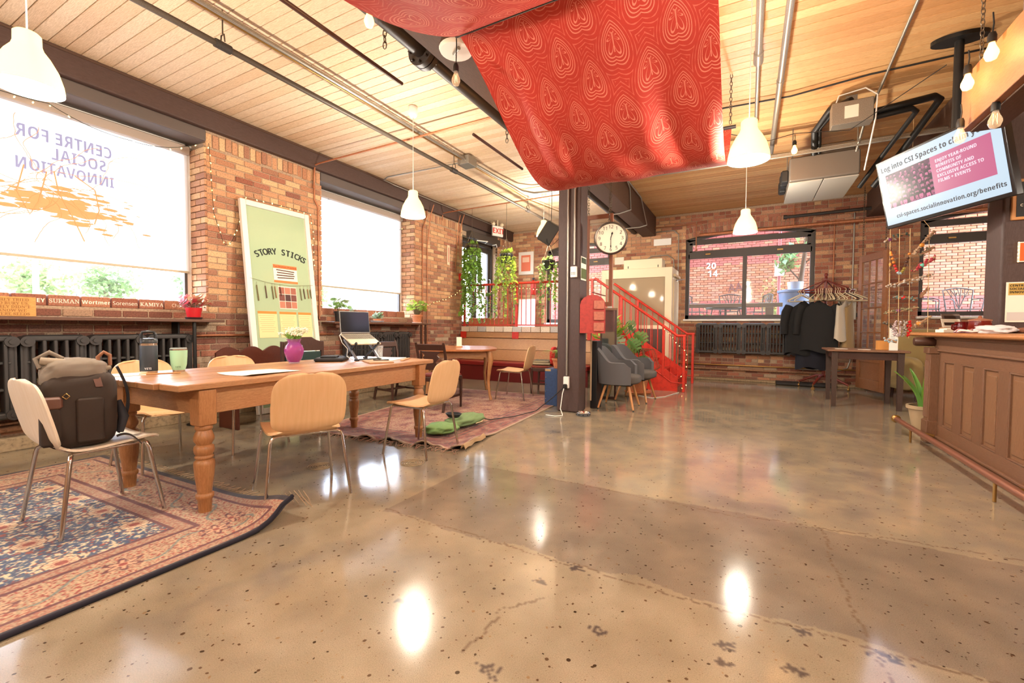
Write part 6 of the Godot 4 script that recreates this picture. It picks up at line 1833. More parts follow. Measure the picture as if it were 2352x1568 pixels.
	for k in 16:
		var a := r.randf() * TAU
		var e := Vector3(cos(a) * r.randf_range(0.03, 0.12), 0.255 + r.randf() * 0.05, sin(a) * r.randf_range(0.03, 0.12))
		st.tube([Vector3(cos(a) * 0.02, 0.16, sin(a) * 0.02), Vector3(e.x * 0.5, 0.22, e.z * 0.5), e], 0.0022, 4)
		for j in 26:
			var p := e + Vector3(r.randfn(), r.randfn() * 0.4, r.randfn()) * 0.017
			fl.ball(p, 0.0055 * r.randf_range(0.7, 1.3), 5, 3)
		for j in 3: leaf_blade(st, Vector3(cos(a + j) * 0.04, 0.19 + 0.02 * j, sin(a + j) * 0.04), Basis.from_euler(Vector3(r.randf_range(-0.6, 0.6), a, r.randf_range(-0.6, 0.6))), 0.06, 0.3)
	part(v, "stems", st, M.leaf)
	var fo := part(v, "flower_heads", fl, mat(Color(0.95, 0.94, 0.85), 0.8))
	fo.set_meta("kind", "stuff")
	# laptop on its folding stand
	var sd := thing("laptop_stand", "folding black and silver laptop stand on the long table", "laptop stand", Vector3(-3.36, y, -3.08), 78)
	for s in [-0.12, 0.12]:
		part(sd, "cross_arm", MB.new().bar(Vector3(s, 0.012, 0.13), Vector3(s, 0.20, -0.10), 0.014, 0.022).cyl(Vector3(s - 0.01, 0.1, 0.02), Vector3(s + 0.01, 0.1, 0.02), 0.012, 8), mat(Color(0.55, 0.56, 0.58), 0.35, 0.6))
		part(sd, "cross_arm", MB.new().bar(Vector3(s, 0.012, -0.12), Vector3(s, 0.17, 0.13), 0.014, 0.022), M.black)
		part(sd, "foot", MB.new().rbox(Vector3(s, 0.008, 0.13), Vector3(0.03, 0.016, 0.05), 0.004).rbox(Vector3(s, 0.008, -0.12), Vector3(0.03, 0.016, 0.05), 0.004), M.black)
	part(sd, "spreader", MB.new().cyl(Vector3(-0.12, 0.012, 0.13), Vector3(0.12, 0.012, 0.13), 0.006, 6).cyl(Vector3(-0.12, 0.10, 0.02), Vector3(0.12, 0.10, 0.02), 0.006, 6), M.black)
	var lp := thing("laptop", "silver laptop with a dark screen raised on the folding stand", "laptop", Vector3(-3.36, y + 0.19, -3.08), 78)
	var kb := Basis(Vector3.RIGHT, 0.42)
	part(lp, "keyboard_deck", MB.new().rbox(Vector3(0, 0.012, 0.0), Vector3(0.32, 0.016, 0.23), 0.005, kb), mat(Color(0.72, 0.68, 0.58), 0.4, 0.3))
	var keys := MB.new()
	for i in 5:
		for j in 14:
			keys.box(kb * Vector3(-0.143 + j * 0.022, 0.0095, -0.085 + i * 0.021) + Vector3(0, 0.012, 0), Vector3(0.017, 0.004, 0.016), kb)
	var kp := part(lp, "keys", keys, mat(Color(0.45, 0.42, 0.36), 0.5))
	part(lp, "touchpad", MB.new().box(kb * Vector3(0, 0.009, 0.07) + Vector3(0, 0.012, 0), Vector3(0.10, 0.001, 0.065), kb), mat(Color(0.80, 0.76, 0.66), 0.3))
	var sb := Basis(Vector3.RIGHT, -0.12)
	part(lp, "screen_lid", MB.new().rbox(kb * Vector3(0, 0.012, -0.113) + sb * Vector3(0, 0.112, 0) + Vector3(0, 0.01, 0), Vector3(0.32, 0.222, 0.009), 0.003, sb), mat(Color(0.50, 0.49, 0.47), 0.4, 0.3))
	part(lp, "display", MB.new().box(kb * Vector3(0, 0.012, -0.113) + sb * Vector3(0, 0.114, 0.005) + Vector3(0, 0.01, 0), Vector3(0.305, 0.20, 0.002), sb), mat(Color(0.05, 0.05, 0.055), 0.12))
	part(lp, "charger_cable", MB.new().tube([Vector3(-0.16, 0.07, -0.08), Vector3(-0.19, 0.05, -0.06), Vector3(-0.18, -0.02, -0.03), Vector3(-0.14, -0.08, 0.0), Vector3(-0.16, -0.15, 0.02), Vector3(-0.12, -0.182, 0.06)], 0.0035, 6), M.white)
	one("laptop_case", "black padded laptop case lying beside the stand", "case", MB.new().rbox(Vector3(0, 0.018, 0), Vector3(0.26, 0.034, 0.38), 0.014).rbox(Vector3(-0.01, 0.042, 0.08), Vector3(0.14, 0.018, 0.16), 0.006), mat(Color(0.12, 0.12, 0.13), 0.7), Vector3(-3.50, y, -2.86), 40)
	one("notebook", "tan covered notebook under the laptop stand's front feet", "notebook", MB.new().rbox(Vector3(0, 0.007, 0), Vector3(0.21, 0.014, 0.30), 0.003), mat(Color(0.70, 0.53, 0.38), 0.6), Vector3(-2.98, y, -2.93), 60)
	one("pen", "dark pen lying on the tan notebook", "pen", MB.new().cyl(Vector3(0, 0, -0.07), Vector3(0, 0, 0.07), 0.0045, 8).cyl(Vector3(0, 0.004, -0.07), Vector3(0, 0.004, -0.03), 0.002, 6), M.ink, Vector3(-2.98, y + 0.0195, -2.97), -50)
	one("paper_sheet", "white paper sheets under the water glass", "paper", MB.new().box(Vector3.ZERO, Vector3(0.32, 0.004, 0.45)), M.paper, Vector3(-3.22, y + 0.003, -3.25), 25)
	one("wooden_ruler", "pale wooden strip at the far end of the long table", "ruler", MB.new().rbox(Vector3.ZERO, Vector3(0.03, 0.008, 0.34), 0.002), M.ply_edge, Vector3(-2.98, y + 0.006, -3.30), 30)
	var g := thing("water_glass", "ribbed clear water glass near the far end of the table", "glass", Vector3(-3.40, y + 0.005, -3.36))
	part(g, "tumbler", MB.new().lathe([Vector2(0, 0.004), Vector2(0.030, 0.004), Vector2(0.034, 0.05), Vector2(0.036, 0.08), Vector2(0.041, 0.085), Vector2(0.044, 0.125), Vector2(0.042, 0.125), Vector2(0.038, 0.086), Vector2(0.031, 0.05), Vector2(0.027, 0.012), Vector2(0, 0.012)], Vector3.ZERO, 24), pane(Color(0.92, 0.95, 0.96), 0.12))
	for k in 12: part(g, "rib", MB.new().cyl(Vector3(0.0335 * cos(k * TAU / 12), 0.008, 0.0335 * sin(k * TAU / 12)), Vector3(0.038 * cos(k * TAU / 12), 0.08, 0.038 * sin(k * TAU / 12)), 0.002, 5), pane(Color(0.9, 0.93, 0.95), 0.3))

func rug_texture(w: int, h: int, field: Color, border: Color, edge: Color, motif: Array, sd: int, worn: float) -> ImageTexture:
	# woven pattern: mirrored floral field inside banded borders
	var im := Image.create(w, h, false, Image.FORMAT_RGB8)
	var n1 := noise(0.055, 2, sd)
	var n2 := noise(0.13, 2, sd + 1)
	var n3 := noise(0.03, 3, sd + 2)
	var n4 := noise(0.4, 2, sd + 3)
	for y in h:
		for x in w:
			var d := mini(mini(x, w - 1 - x), mini(y, h - 1 - y))
			var mx := absi(x - w / 2)
			var my := absi(y - h / 2)
			var c := field
			if d < 6: c = edge
			elif d < 14 or (d >= 62 and d < 72): c = border.lerp(motif[2], 0.6 if n2.get_noise_2d(x * 2.2, y * 2.2) > 0.05 else 0.1)
			elif d < 17 or (d >= 58 and d < 62) or (d >= 72 and d < 75): c = motif[1]
			elif d < 58:
				c = border
				var along := float(my if mini(x, w - 1 - x) < mini(y, h - 1 - y) else mx)
				var cr := float(d - 37)
				var ph := fmod(along, 64.0) - 32.0
				var rr := Vector2(ph, cr * 1.2).length()
				if rr < 3.0: c = motif[2]
				elif rr < 7.0 + 3.0 * sin(atan2(cr, ph) * 6.0): c = motif[0]
				elif rr < 10.0 + 4.0 * sin(atan2(cr, ph) * 6.0): c = motif[1]
				elif absf(cr - 11.0 * sin(along * TAU / 64.0)) < 1.2: c = motif[3]
				elif n2.get_noise_2d(along * 1.9, cr * 2.5) > 0.25: c = motif[2]
				elif n2.get_noise_2d(along * 2.1 + 99, cr * 2.5) > 0.2: c = motif[0]
			else:
				var a := n1.get_noise_2d(mx, my)
				var b := n2.get_noise_2d(mx + 300, my)
				var gx := fmod(mx + (32 if (my / 56) % 2 == 0 else 0), 64.0) - 32.0
				var gy := fmod(float(my), 56.0) - 28.0
				var fr := Vector2(gx, gy).length()
				var pet := 13.0 + 4.0 * sin(atan2(gy, gx) * 8.0)
				if fr < 4.0: c = motif[2]
				elif fr < pet * 0.55: c = motif[0]
				elif fr < pet: c = motif[1] if int(fr) % 5 < 1 else motif[4]
				elif absf(a) < 0.045: c = motif[4]
				elif b > 0.30: c = motif[4]
				elif b < -0.38: c = motif[2]
				elif absf(b - 0.12) < 0.03: c = motif[3]
			var wv := clampf((n3.get_noise_2d(x, y) + 0.25) * worn, 0, 0.75)
			c = c.lerp(Color(0.72, 0.62, 0.50), wv)
			c = c * (0.92 + 0.14 * n4.get_noise_2d(x, y) + 0.05 * (y % 2))
			im.set_pixel(x, y, c)
	return ImageTexture.create_from_image(im)

func rugs() -> void:
	var m1 := mat(Color(1, 1, 1), 0.95)
	m1.albedo_texture = rug_texture(420, 560, Color(0.20, 0.28, 0.40), Color(0.66, 0.58, 0.47), Color(0.13, 0.12, 0.17), [Color(0.78, 0.62, 0.50), Color(0.36, 0.18, 0.20), Color(0.55, 0.24, 0.20), Color(0.44, 0.48, 0.46), Color(0.82, 0.74, 0.60)], 5, 0.25)
	m1.rim_enabled = true
	m1.rim = 0.3
	# field rug: long side runs along z, its far right corner lifts
	var r1 := thing("oriental_rug", "navy oriental rug with cream flowers and rust borders under the table end", "rug", Vector3.ZERO)
	var ax := Vector2(-2.20, 2.6)
	part(r1, "pile", MB.new().sheet(48, 60, func(u: float, v: float) -> Vector3:
		var x := lerpf(-4.72, -2.26, u)
		var z := lerpf(-1.56, 1.9, v) - 0.07 * u
		var lift := 0.10 * exp(-pow((1.0 - u) / 0.10, 2.0) - pow(v / 0.045, 2.0)) + 0.035 * exp(-pow(v / 0.02, 2.0)) * (0.5 + 0.5 * sin(u * 16.0)) * smoothstep(0.55, 0.9, u)
		return Vector3(x, 0.006 + lift, z + lift * 0.5), 0.010), m1)
	part(r1, "binding", MB.new().tube(range(0, 40).map(func(k): return Vector3(-2.26, 0.010 + 0.125 * exp(-pow((k / 39.0) / 0.045, 2.0)), lerpf(-1.63, 1.83, k / 39.0) + 0.06 * exp(-pow((k / 39.0) / 0.045, 2.0)))), 0.011, 6), mat(Color(0.10, 0.09, 0.14), 0.95))
	var fr := MB.new()
	for k in 60:
		var u := k / 59.0
		var x := lerpf(-4.70, -2.28, u)
		var h := 0.012 + 0.12 * exp(-pow((1.0 - u) / 0.10, 2.0))
		fr.tube([Vector3(x, h, -1.58 - 0.07 * u), Vector3(x + rng.randf_range(-0.02, 0.02), h * 0.6, -1.61 - 0.07 * u), Vector3(x + rng.randf_range(-0.03, 0.03), 0.006, -1.65 - 0.07 * u)], 0.0022, 4)
	meta(part(r1, "fringe", fr, mat(Color(0.72, 0.62, 0.50), 0.95)), "", "", "", "stuff")
	var m2 := mat(Color(1, 1, 1), 0.95)
	m2.albedo_texture = rug_texture(420, 640, Color(0.66, 0.50, 0.38), Color(0.52, 0.26, 0.21), Color(0.62, 0.52, 0.42), [Color(0.40, 0.16, 0.14), Color(0.25, 0.15, 0.15), Color(0.48, 0.18, 0.16), Color(0.42, 0.36, 0.28), Color(0.50, 0.22, 0.20)], 17, 0.7)
	m2.rim_enabled = true
	m2.rim = 0.3
	var r2 := thing("worn_rug", "worn red and beige oriental rug with a rumpled fringe under the dining table", "rug", Vector3.ZERO)
	var c00 := Vector3(-4.05, 0, -2.95)
	var c10 := Vector3(-2.22, 0, -3.12)
	var c01 := Vector3(-4.55, 0, -6.35)
	var c11 := Vector3(-2.42, 0, -6.45)
	part(r2, "pile", MB.new().sheet(48, 70, func(u: float, v: float) -> Vector3:
		var p := c00.lerp(c10, u).lerp(c01.lerp(c11, u), v)
		var e := exp(-pow(v / 0.028, 2.0))
		var lift := e * (0.024 + 0.020 * sin(u * 33.0) + 0.015 * sin(u * 57.0 + 1.0)) * smoothstep(0.15, 0.5, u)
		var cu := exp(-pow((1.0 - u) / 0.05, 2.0) - pow((v - 0.10) / 0.07, 2.0)) * 0.05
		return p + Vector3(0, 0.006 + maxf(lift, 0.0) + cu, lift * 1.2 * sin(u * 20.0)), 0.010), m2)
	var f2 := MB.new()
	for k in 90:
		var u := k / 89.0
		var p := c00.lerp(c10, u)
		f2.tube([p + Vector3(0, 0.02, -0.01), p + Vector3(rng.randf_range(-0.03, 0.03), 0.022, 0.025), p + Vector3(rng.randf_range(-0.05, 0.05), 0.006, 0.065 + rng.randf() * 0.02)], 0.0028, 4)
	meta(part(r2, "fringe", f2, mat(Color(0.62, 0.48, 0.40), 0.95)), "", "", "", "stuff")
	part(r2, "turned_corner", MB.new().sheet(14, 10, func(u: float, v: float) -> Vector3: return Vector3(-2.23 + 0.05 * v - 0.10 * v * u, 0.018 + 0.035 * sin(PI * v) + 0.006 * sin(u * 14.0), -3.18 - 0.42 * u), 0.008), tex(mat(Color(0.78, 0.66, 0.50), 0.95), T.weave, Vector3(8, 8, 8)))

# ------------------------------------------------------------------ window side
func radiator_section(depth: float, h: float, w: float) -> Array:
	# [frame mesh, fin mesh]; stands on y = 0, faces +z, centred on x
	var f := MB.new()
	for s in [-1, 1]:
		f.cyl(Vector3(s * (w / 2 - 0.045), 0.05, 0), Vector3(s * (w / 2 - 0.045), h - 0.05, 0), 0.036, 12)
		for y in [0.055, h - 0.06]:
			f.cyl(Vector3(s * (w / 2 - 0.045), y, -depth / 2), Vector3(s * (w / 2 - 0.045), y, depth / 2), 0.046, 14)
			f.cyl(Vector3(s * (w / 2 - 0.045), y, depth / 2 - 0.002), Vector3(s * (w / 2 - 0.045), y, depth / 2 + 0.012), 0.022, 10)
	f.rbox(Vector3(0, h - 0.035, 0), Vector3(w - 0.05, 0.06, depth * 0.8), 0.02)
	f.rbox(Vector3(0, 0.045, 0), Vector3(w - 0.05, 0.06, depth * 0.8), 0.02)
	for y in [h * 0.36, h * 0.67]: f.rbox(Vector3(0, y, 0), Vector3(w - 0.08, 0.028, depth * 0.55), 0.01)
	for s in [-1, 1]: f.box(Vector3(s * (w / 2 - 0.02), h / 2, -0.01), Vector3(0.02, h - 0.12, depth * 0.5))
	var fin := MB.new().rbox(Vector3(0, h / 2, 0), Vector3(0.030, h - 0.10, depth * 0.8), 0.010)
	return [f.mesh(), fin.mesh()]

func radiator(label: String, at: Vector3, yaw: float, n: int, w: float, h: float, depth := 0.15, fins := 5) -> void:
	var t := thing("cast_iron_radiator", label, "radiator", at, yaw, "black cast-iron radiators")
	var s := radiator_section(depth, h, w)
	for k in n:
		var x := (k - (n - 1) / 2.0) * w
		var sec := part(t, "section", s[0], M.iron, Vector3(x, 0, 0))
		for q in fins: part(sec, "fin", s[1], M.iron, Vector3((q - (fins - 1) / 2.0) * (w - 0.16) / (fins - 1) * 1.0, 0, 0))
	part(t, "bracket", MB.new().rbox(Vector3(-n * w * 0.35, h * 0.8, -depth / 2 - 0.02), Vector3(0.04, 0.05, 0.06), 0.005).rbox(Vector3(n * w * 0.35, h * 0.8, -depth / 2 - 0.02), Vector3(0.04, 0.05, 0.06), 0.005), M.iron)

func left_side() -> void:
	radiator("long black cast-iron radiator under the first window shelf", Vector3(WX + 0.145, 0.28, -1.05), 90, 7, 0.445, 0.73)
	radiator("black cast-iron radiator under the second window shelf", Vector3(WX + 0.145, 0.28, -5.45), 90, 4, 0.37, 0.73, 0.15, 6)
	radiator("black cast-iron radiator below the far window", Vector3(0.10, 0.56, FZ + 0.125), 0, 5, 0.44, 0.66, 0.15, 6)
	one("heating_pipe", "old heating pipe along the brick below the story board", "pipe", MB.new().tube([Vector3(WX + 0.04, 0.98, -2.62), Vector3(WX + 0.04, 0.98, -4.6)], 0.014, 8), M.copper)
	one("heating_pipe", "pair of old pipes low along the window wall", "pipe", MB.new().cyl(Vector3(WX + 0.05, 0.19, 2.5), Vector3(WX + 0.05, 0.19, -7.4), 0.024, 8).cyl(Vector3(WX + 0.05, 0.24, 2.5), Vector3(WX + 0.05, 0.24, -7.4), 0.012, 8), M.plaster)
	story_board()
	# dark wooden seats between the table and the board
	var b := thing("scalloped_bench", "reddish brown wooden bench with a scalloped back behind the table", "bench", Vector3(-4.85, 0, -3.12), 90)
	var pts := PackedVector2Array([Vector2(-0.52, 0.40), Vector2(0.52, 0.40)])
	for i in 41:
		var x := 0.52 - 1.04 * i / 40.0
		pts.append(Vector2(x, 0.80 + 0.062 * absf(sin((x + 0.52) / 1.04 * PI * 4.0))))
	part(b, "back_board", MB.new().prism(pts, 0.028, Transform3D(Basis(), Vector3(0, 0, 0.17))), M.mahogany)
	part(b, "seat", MB.new().rbox(Vector3(0, 0.42, 0.0), Vector3(1.04, 0.035, 0.36), 0.008), M.mahogany)
	for s in [-1, 1]: part(b, "side", MB.new().rbox(Vector3(s * 0.48, 0.20, 0), Vector3(0.03, 0.40, 0.34), 0.006), M.mahogany)
	b.rotation_degrees.y = -90
	var c := thing("carved_chair", "dark carved wooden chair with a green leather back panel by the story board", "chair", Vector3(-4.35, 0, -3.28), -98)
	part(c, "crest_rail", MB.new().prism(PackedVector2Array([Vector2(-0.23, 0.86), Vector2(0.23, 0.86), Vector2(0.23, 0.96), Vector2(0.15, 0.985), Vector2(0.09, 1.02), Vector2(-0.09, 1.02), Vector2(-0.15, 0.985), Vector2(-0.23, 0.96)]), 0.03, Transform3D(Basis(), Vector3(0, -0.05, 0.20))), M.walnut)
	part(c, "back_panel", MB.new().rbox(Vector3(0, 0.70, 0.20), Vector3(0.42, 0.20, 0.03), 0.008), mat(Color(0.10, 0.20, 0.19), 0.45))
	for k in 8: part(c, "stud", MB.new().ball(Vector3(-0.19 + k * 0.054, 0.785, 0.217), 0.006, 6, 4), M.brass)
	for s in [-1, 1]:
		part(c, "back_post", MB.new().rbox(Vector3(s * 0.235, 0.47, 0.21), Vector3(0.035, 0.90, 0.04), 0.006), M.walnut)
		part(c, "leg", MB.new().rbox(Vector3(s * 0.22, 0.21, -0.19), Vector3(0.04, 0.42, 0.04), 0.006), M.walnut)
	part(c, "seat", MB.new().rbox(Vector3(0, 0.44, 0.0), Vector3(0.48, 0.05, 0.44), 0.015), M.walnut)
	part(c, "carving", MB.new().ball(Vector3(0, 0.92, 0.218), Vector3(0.10, 0.018, 0.006), 12, 6), M.mahogany)

func story_board() -> void:
	var t := thing("story_board", "tall white-framed glass board with story sticks leaning on the pier", "board", Vector3(-5.27, 0.002, -3.68))
	t.basis = Basis(Vector3.UP, PI / 2) * Basis(Vector3.RIGHT, -0.122)
	var W := 0.965
	var H := 2.70
	for s in [-1, 1]:
		part(t, "stile", MB.new().rbox(Vector3(s * (W / 2 - 0.035), H / 2, 0), Vector3(0.07, H, 0.05), 0.005), M.white_frame)
		part(t, "rail", MB.new().rbox(Vector3(0, H / 2 + s * (H / 2 - 0.035), 0), Vector3(W - 0.14, 0.07, 0.05), 0.005), M.white_frame)
	var g := mat(Color(0.68, 0.76, 0.62), 0.06)
	g.metallic_specular = 0.75
	part(t, "glass_panel", MB.new().box(Vector3(0, H / 2, -0.005), Vector3(W - 0.13, H - 0.13, 0.012)), g)
	var ink := mat(Color(0.10, 0.12, 0.09), 0.7)
	var word := "STORY STICKS"
	for i in word.length():
		if word[i] == " ": continue
		var a := lerpf(0.62, -0.62, i / 11.0)
		var R := 0.50
		lettering(t, "letter", word[i], 0.115, ink, Transform3D(Basis(Vector3.BACK, a * 0.85), Vector3(0.02 - sin(a) * R * 1.15, 1.72 + cos(a) * R * 0.75, 0.003)), "Droid Sans", true)
	var orange := mat(Color(0.90, 0.48, 0.25), 0.7)
	var brown := mat(Color(0.33, 0.18, 0.14), 0.7)
	var po := part(t, "poster", MB.new().box(Vector3(0.055, 1.80, 0.004), Vector3(0.34, 0.24, 0.003)), M.paper)
	part(po, "orange_band", MB.new().box(Vector3(0.055, 1.895, 0.006), Vector3(0.34, 0.05, 0.002)).box(Vector3(0.055, 1.695, 0.006), Vector3(0.34, 0.03, 0.002)), orange)
	lettering(po, "title", "Facilitation Practice", 0.034, mat(Color(0.55, 0.24, 0.12), 0.7), Transform3D(Basis(), Vector3(0.055, 1.895, 0.008)), "Droid Sans", true)
	for k in 4: part(po, "stick_print", MB.new().rbox(Vector3(0.055, 1.845 - k * 0.032, 0.006), Vector3(0.26 - 0.02 * (k % 2), 0.014, 0.002), 0.001, Basis(Vector3.BACK, 0.03 * (k - 1.5))), brown)
	var co := part(t, "photo_collage", MB.new().box(Vector3(0.06, 1.48, 0.004), Vector3(0.26, 0.30, 0.003)), M.paper)
	for i in 3:
		for j in 3:
			var cc := [Color(0.62, 0.36, 0.28), Color(0.28, 0.15, 0.14), Color(0.72, 0.46, 0.36), Color(0.45, 0.24, 0.20)]
			part(co, "photo", MB.new().box(Vector3(-0.025 + i * 0.085, 1.575 - j * 0.095, 0.006), Vector3(0.078, 0.088, 0.002)), mat(cc[(i * 2 + j * 3) % 4], 0.6))
	part(t, "string", MB.new().tube([Vector3(-0.44, 1.70, 0.026), Vector3(-0.2, 1.66, 0.02), Vector3(0.1, 1.645, 0.02), Vector3(0.44, 1.68, 0.026)], 0.002, 4), M.stem)
	for q in [[-0.36, 0.20, 0], [-0.25, 0.16, 1], [-0.16, 0.17, 0], [-0.12, 0.15, 2], [-0.05, 0.12, 1], [0.245, 0.16, 0], [0.30, 0.14, 1], [0.36, 0.13, 2], [0.40, 0.13, 0]]:
		part(t, "story_stick", MB.new().cyl(Vector3(q[0], 1.62, 0.016), Vector3(q[0] + 0.012, 1.62 - q[1], 0.014), 0.006, 6).cyl(Vector3(q[0], 1.66, 0.018), Vector3(q[0], 1.62, 0.016), 0.0015, 4), [M.stem, brown, mat(Color(0.60, 0.42, 0.26), 0.7)][q[2]])
	for k in 3:
		var x := [-0.245, 0.04, 0.29][k] as float
		var w := [0.25, 0.24, 0.20][k] as float
		var sh := part(t, "typed_sheet", MB.new().box(Vector3(x, 1.12, 0.004), Vector3(w, 0.34, 0.003)), mat(Color(0.93, 0.84, 0.62), 0.8))
		part(sh, "header_band", MB.new().box(Vector3(x, 1.275, 0.006), Vector3(w, 0.032, 0.002)), mat(Color(0.86, 0.53, 0.22), 0.7))
		for l in 9: part(sh, "text_line", MB.new().box(Vector3(x - 0.01, 1.235 - l * 0.026, 0.0058), Vector3(w * (0.84 - 0.1 * (l % 3)), 0.004, 0.001)), mat(Color(0.72, 0.62, 0.44), 0.8))
	lettering(t, "handwriting", "THE STICK I", 0.055, ink, Transform3D(Basis(), Vector3(0.03, 0.875, 0.003)), "Droid Sans")
	lettering(t, "handwriting", "TAKE I", 0.055, ink, Transform3D(Basis(), Vector3(0.06, 0.79, 0.003)), "Droid Sans")

# ------------------------------------------------------------------ plants
func pot(t: Node3D, r: float, h: float, m: Material, called := "pot") -> void:
	part(t, called, MB.new().lathe([Vector2(0, 0), Vector2(r * 0.72, 0), Vector2(r * 0.92, h * 0.80), Vector2(r * 1.0, h * 0.81), Vector2(r * 1.02, h), Vector2(r * 0.90, h), Vector2(r * 0.88, h * 0.88)], Vector3.ZERO, 22), m)
	part(t, "soil", MB.new().lathe([Vector2(r * 0.89, h * 0.88), Vector2(0, h * 0.90)], Vector3.ZERO, 18), M.soil)

func bush(t: Node3D, base: float, n: int, reach: float, rise: float, leaf: float, m: Material, sd: int, asp := 0.6, round_ := false) -> void:
	var r := RandomNumberGenerator.new()
	r.seed = sd
	var st := MB.new()
	var lv := MB.new()
	for i in n:
		var a := r.randf() * TAU
		var k := sqrt(r.randf())
		var e := Vector3(cos(a) * reach * k, base + rise * r.randf_range(0.35, 1.0) * (1.1 - 0.4 * k), sin(a) * reach * k)
		st.tube([Vector3(cos(a) * 0.02, base - 0.02, sin(a) * 0.02), Vector3(e.x * 0.45, lerpf(base, e.y, 0.65), e.z * 0.45), e], 0.0018, 4)
		for j in (1 if round_ else 3):
			var q := e - Vector3(e.x, 0, e.z) * 0.18 * j - Vector3(0, rise * 0.12 * j, 0)
			var bs := Basis.from_euler(Vector3(r.randf_range(0.5, 1.5), a + PI / 2 + r.randf_range(-0.8, 0.8), r.randf_range(-0.5, 0.5)))
			if round_:
				var o := leaf * r.randf_range(0.7, 1.1) * 0.5
				var c := q
				for s in 8:
					lv.tri(c, c + (bs.x * cos(s * TAU / 8) + bs.y * sin(s * TAU / 8)) * o, c + (bs.x * cos((s + 1) * TAU / 8) + bs.y * sin((s + 1) * TAU / 8)) * o, bs.z, bs.z, bs.z)
			else: leaf_blade(lv, q, bs, leaf * r.randf_range(0.7, 1.2), asp)
	part(t, "stems", st, M.stem)
	meta(part(t, "foliage", lv, m), "", "", "", "stuff")

func trailing(t: Node3D, n: int, lo: float, hi: float, leaf: float, m: Material, sd: int, spread: float, from_r: float, from_y: float) -> void:
	var r := RandomNumberGenerator.new()
	r.seed = sd
	var st := MB.new()
	var lv := MB.new()
	for i in n:
		var a := TAU * i / n + r.randf_range(-0.3, 0.3)
		var l := r.randf_range(lo, hi)
		var p := Vector3(cos(a) * from_r, from_y, sin(a) * from_r)
		var pts := [Vector3(p.x * 0.4, from_y - 0.02, p.z * 0.4), p + Vector3(0, 0.03, 0)]
		var d := 0.0
		p += Vector3(cos(a) * 0.03, -0.02, sin(a) * 0.03)
		while d < l:
			p += Vector3(r.randf_range(-1, 1) * 0.014 + cos(a) * spread * 0.02, -0.045, r.randf_range(-1, 1) * 0.014 + sin(a) * spread * 0.02)
			pts.append(p)
			d += 0.045
			var b := r.randf() * TAU
			var bs := Basis.from_euler(Vector3(0, b, 0)) * Basis.from_euler(Vector3(r.randf_range(1.9, 2.8), 0, r.randf_range(-0.4, 0.4)))
			leaf_blade(lv, p, bs, leaf * r.randf_range(0.6, 1.2), 0.85)
		st.tube(pts, 0.0022, 4)
	for i in 30:
		var a := r.randf() * TAU
		var bs := Basis.from_euler(Vector3(r.randf_range(0.3, 1.3), a, r.randf_range(-0.5, 0.5)))
		leaf_blade(lv, Vector3(cos(a) * from_r * r.randf(), from_y + 0.01, sin(a) * from_r * r.randf()), bs, leaf * r.randf_range(0.8, 1.4), 0.8)
	part(t, "vines", st, M.stem)
	meta(part(t, "foliage", lv, m), "", "", "", "stuff")

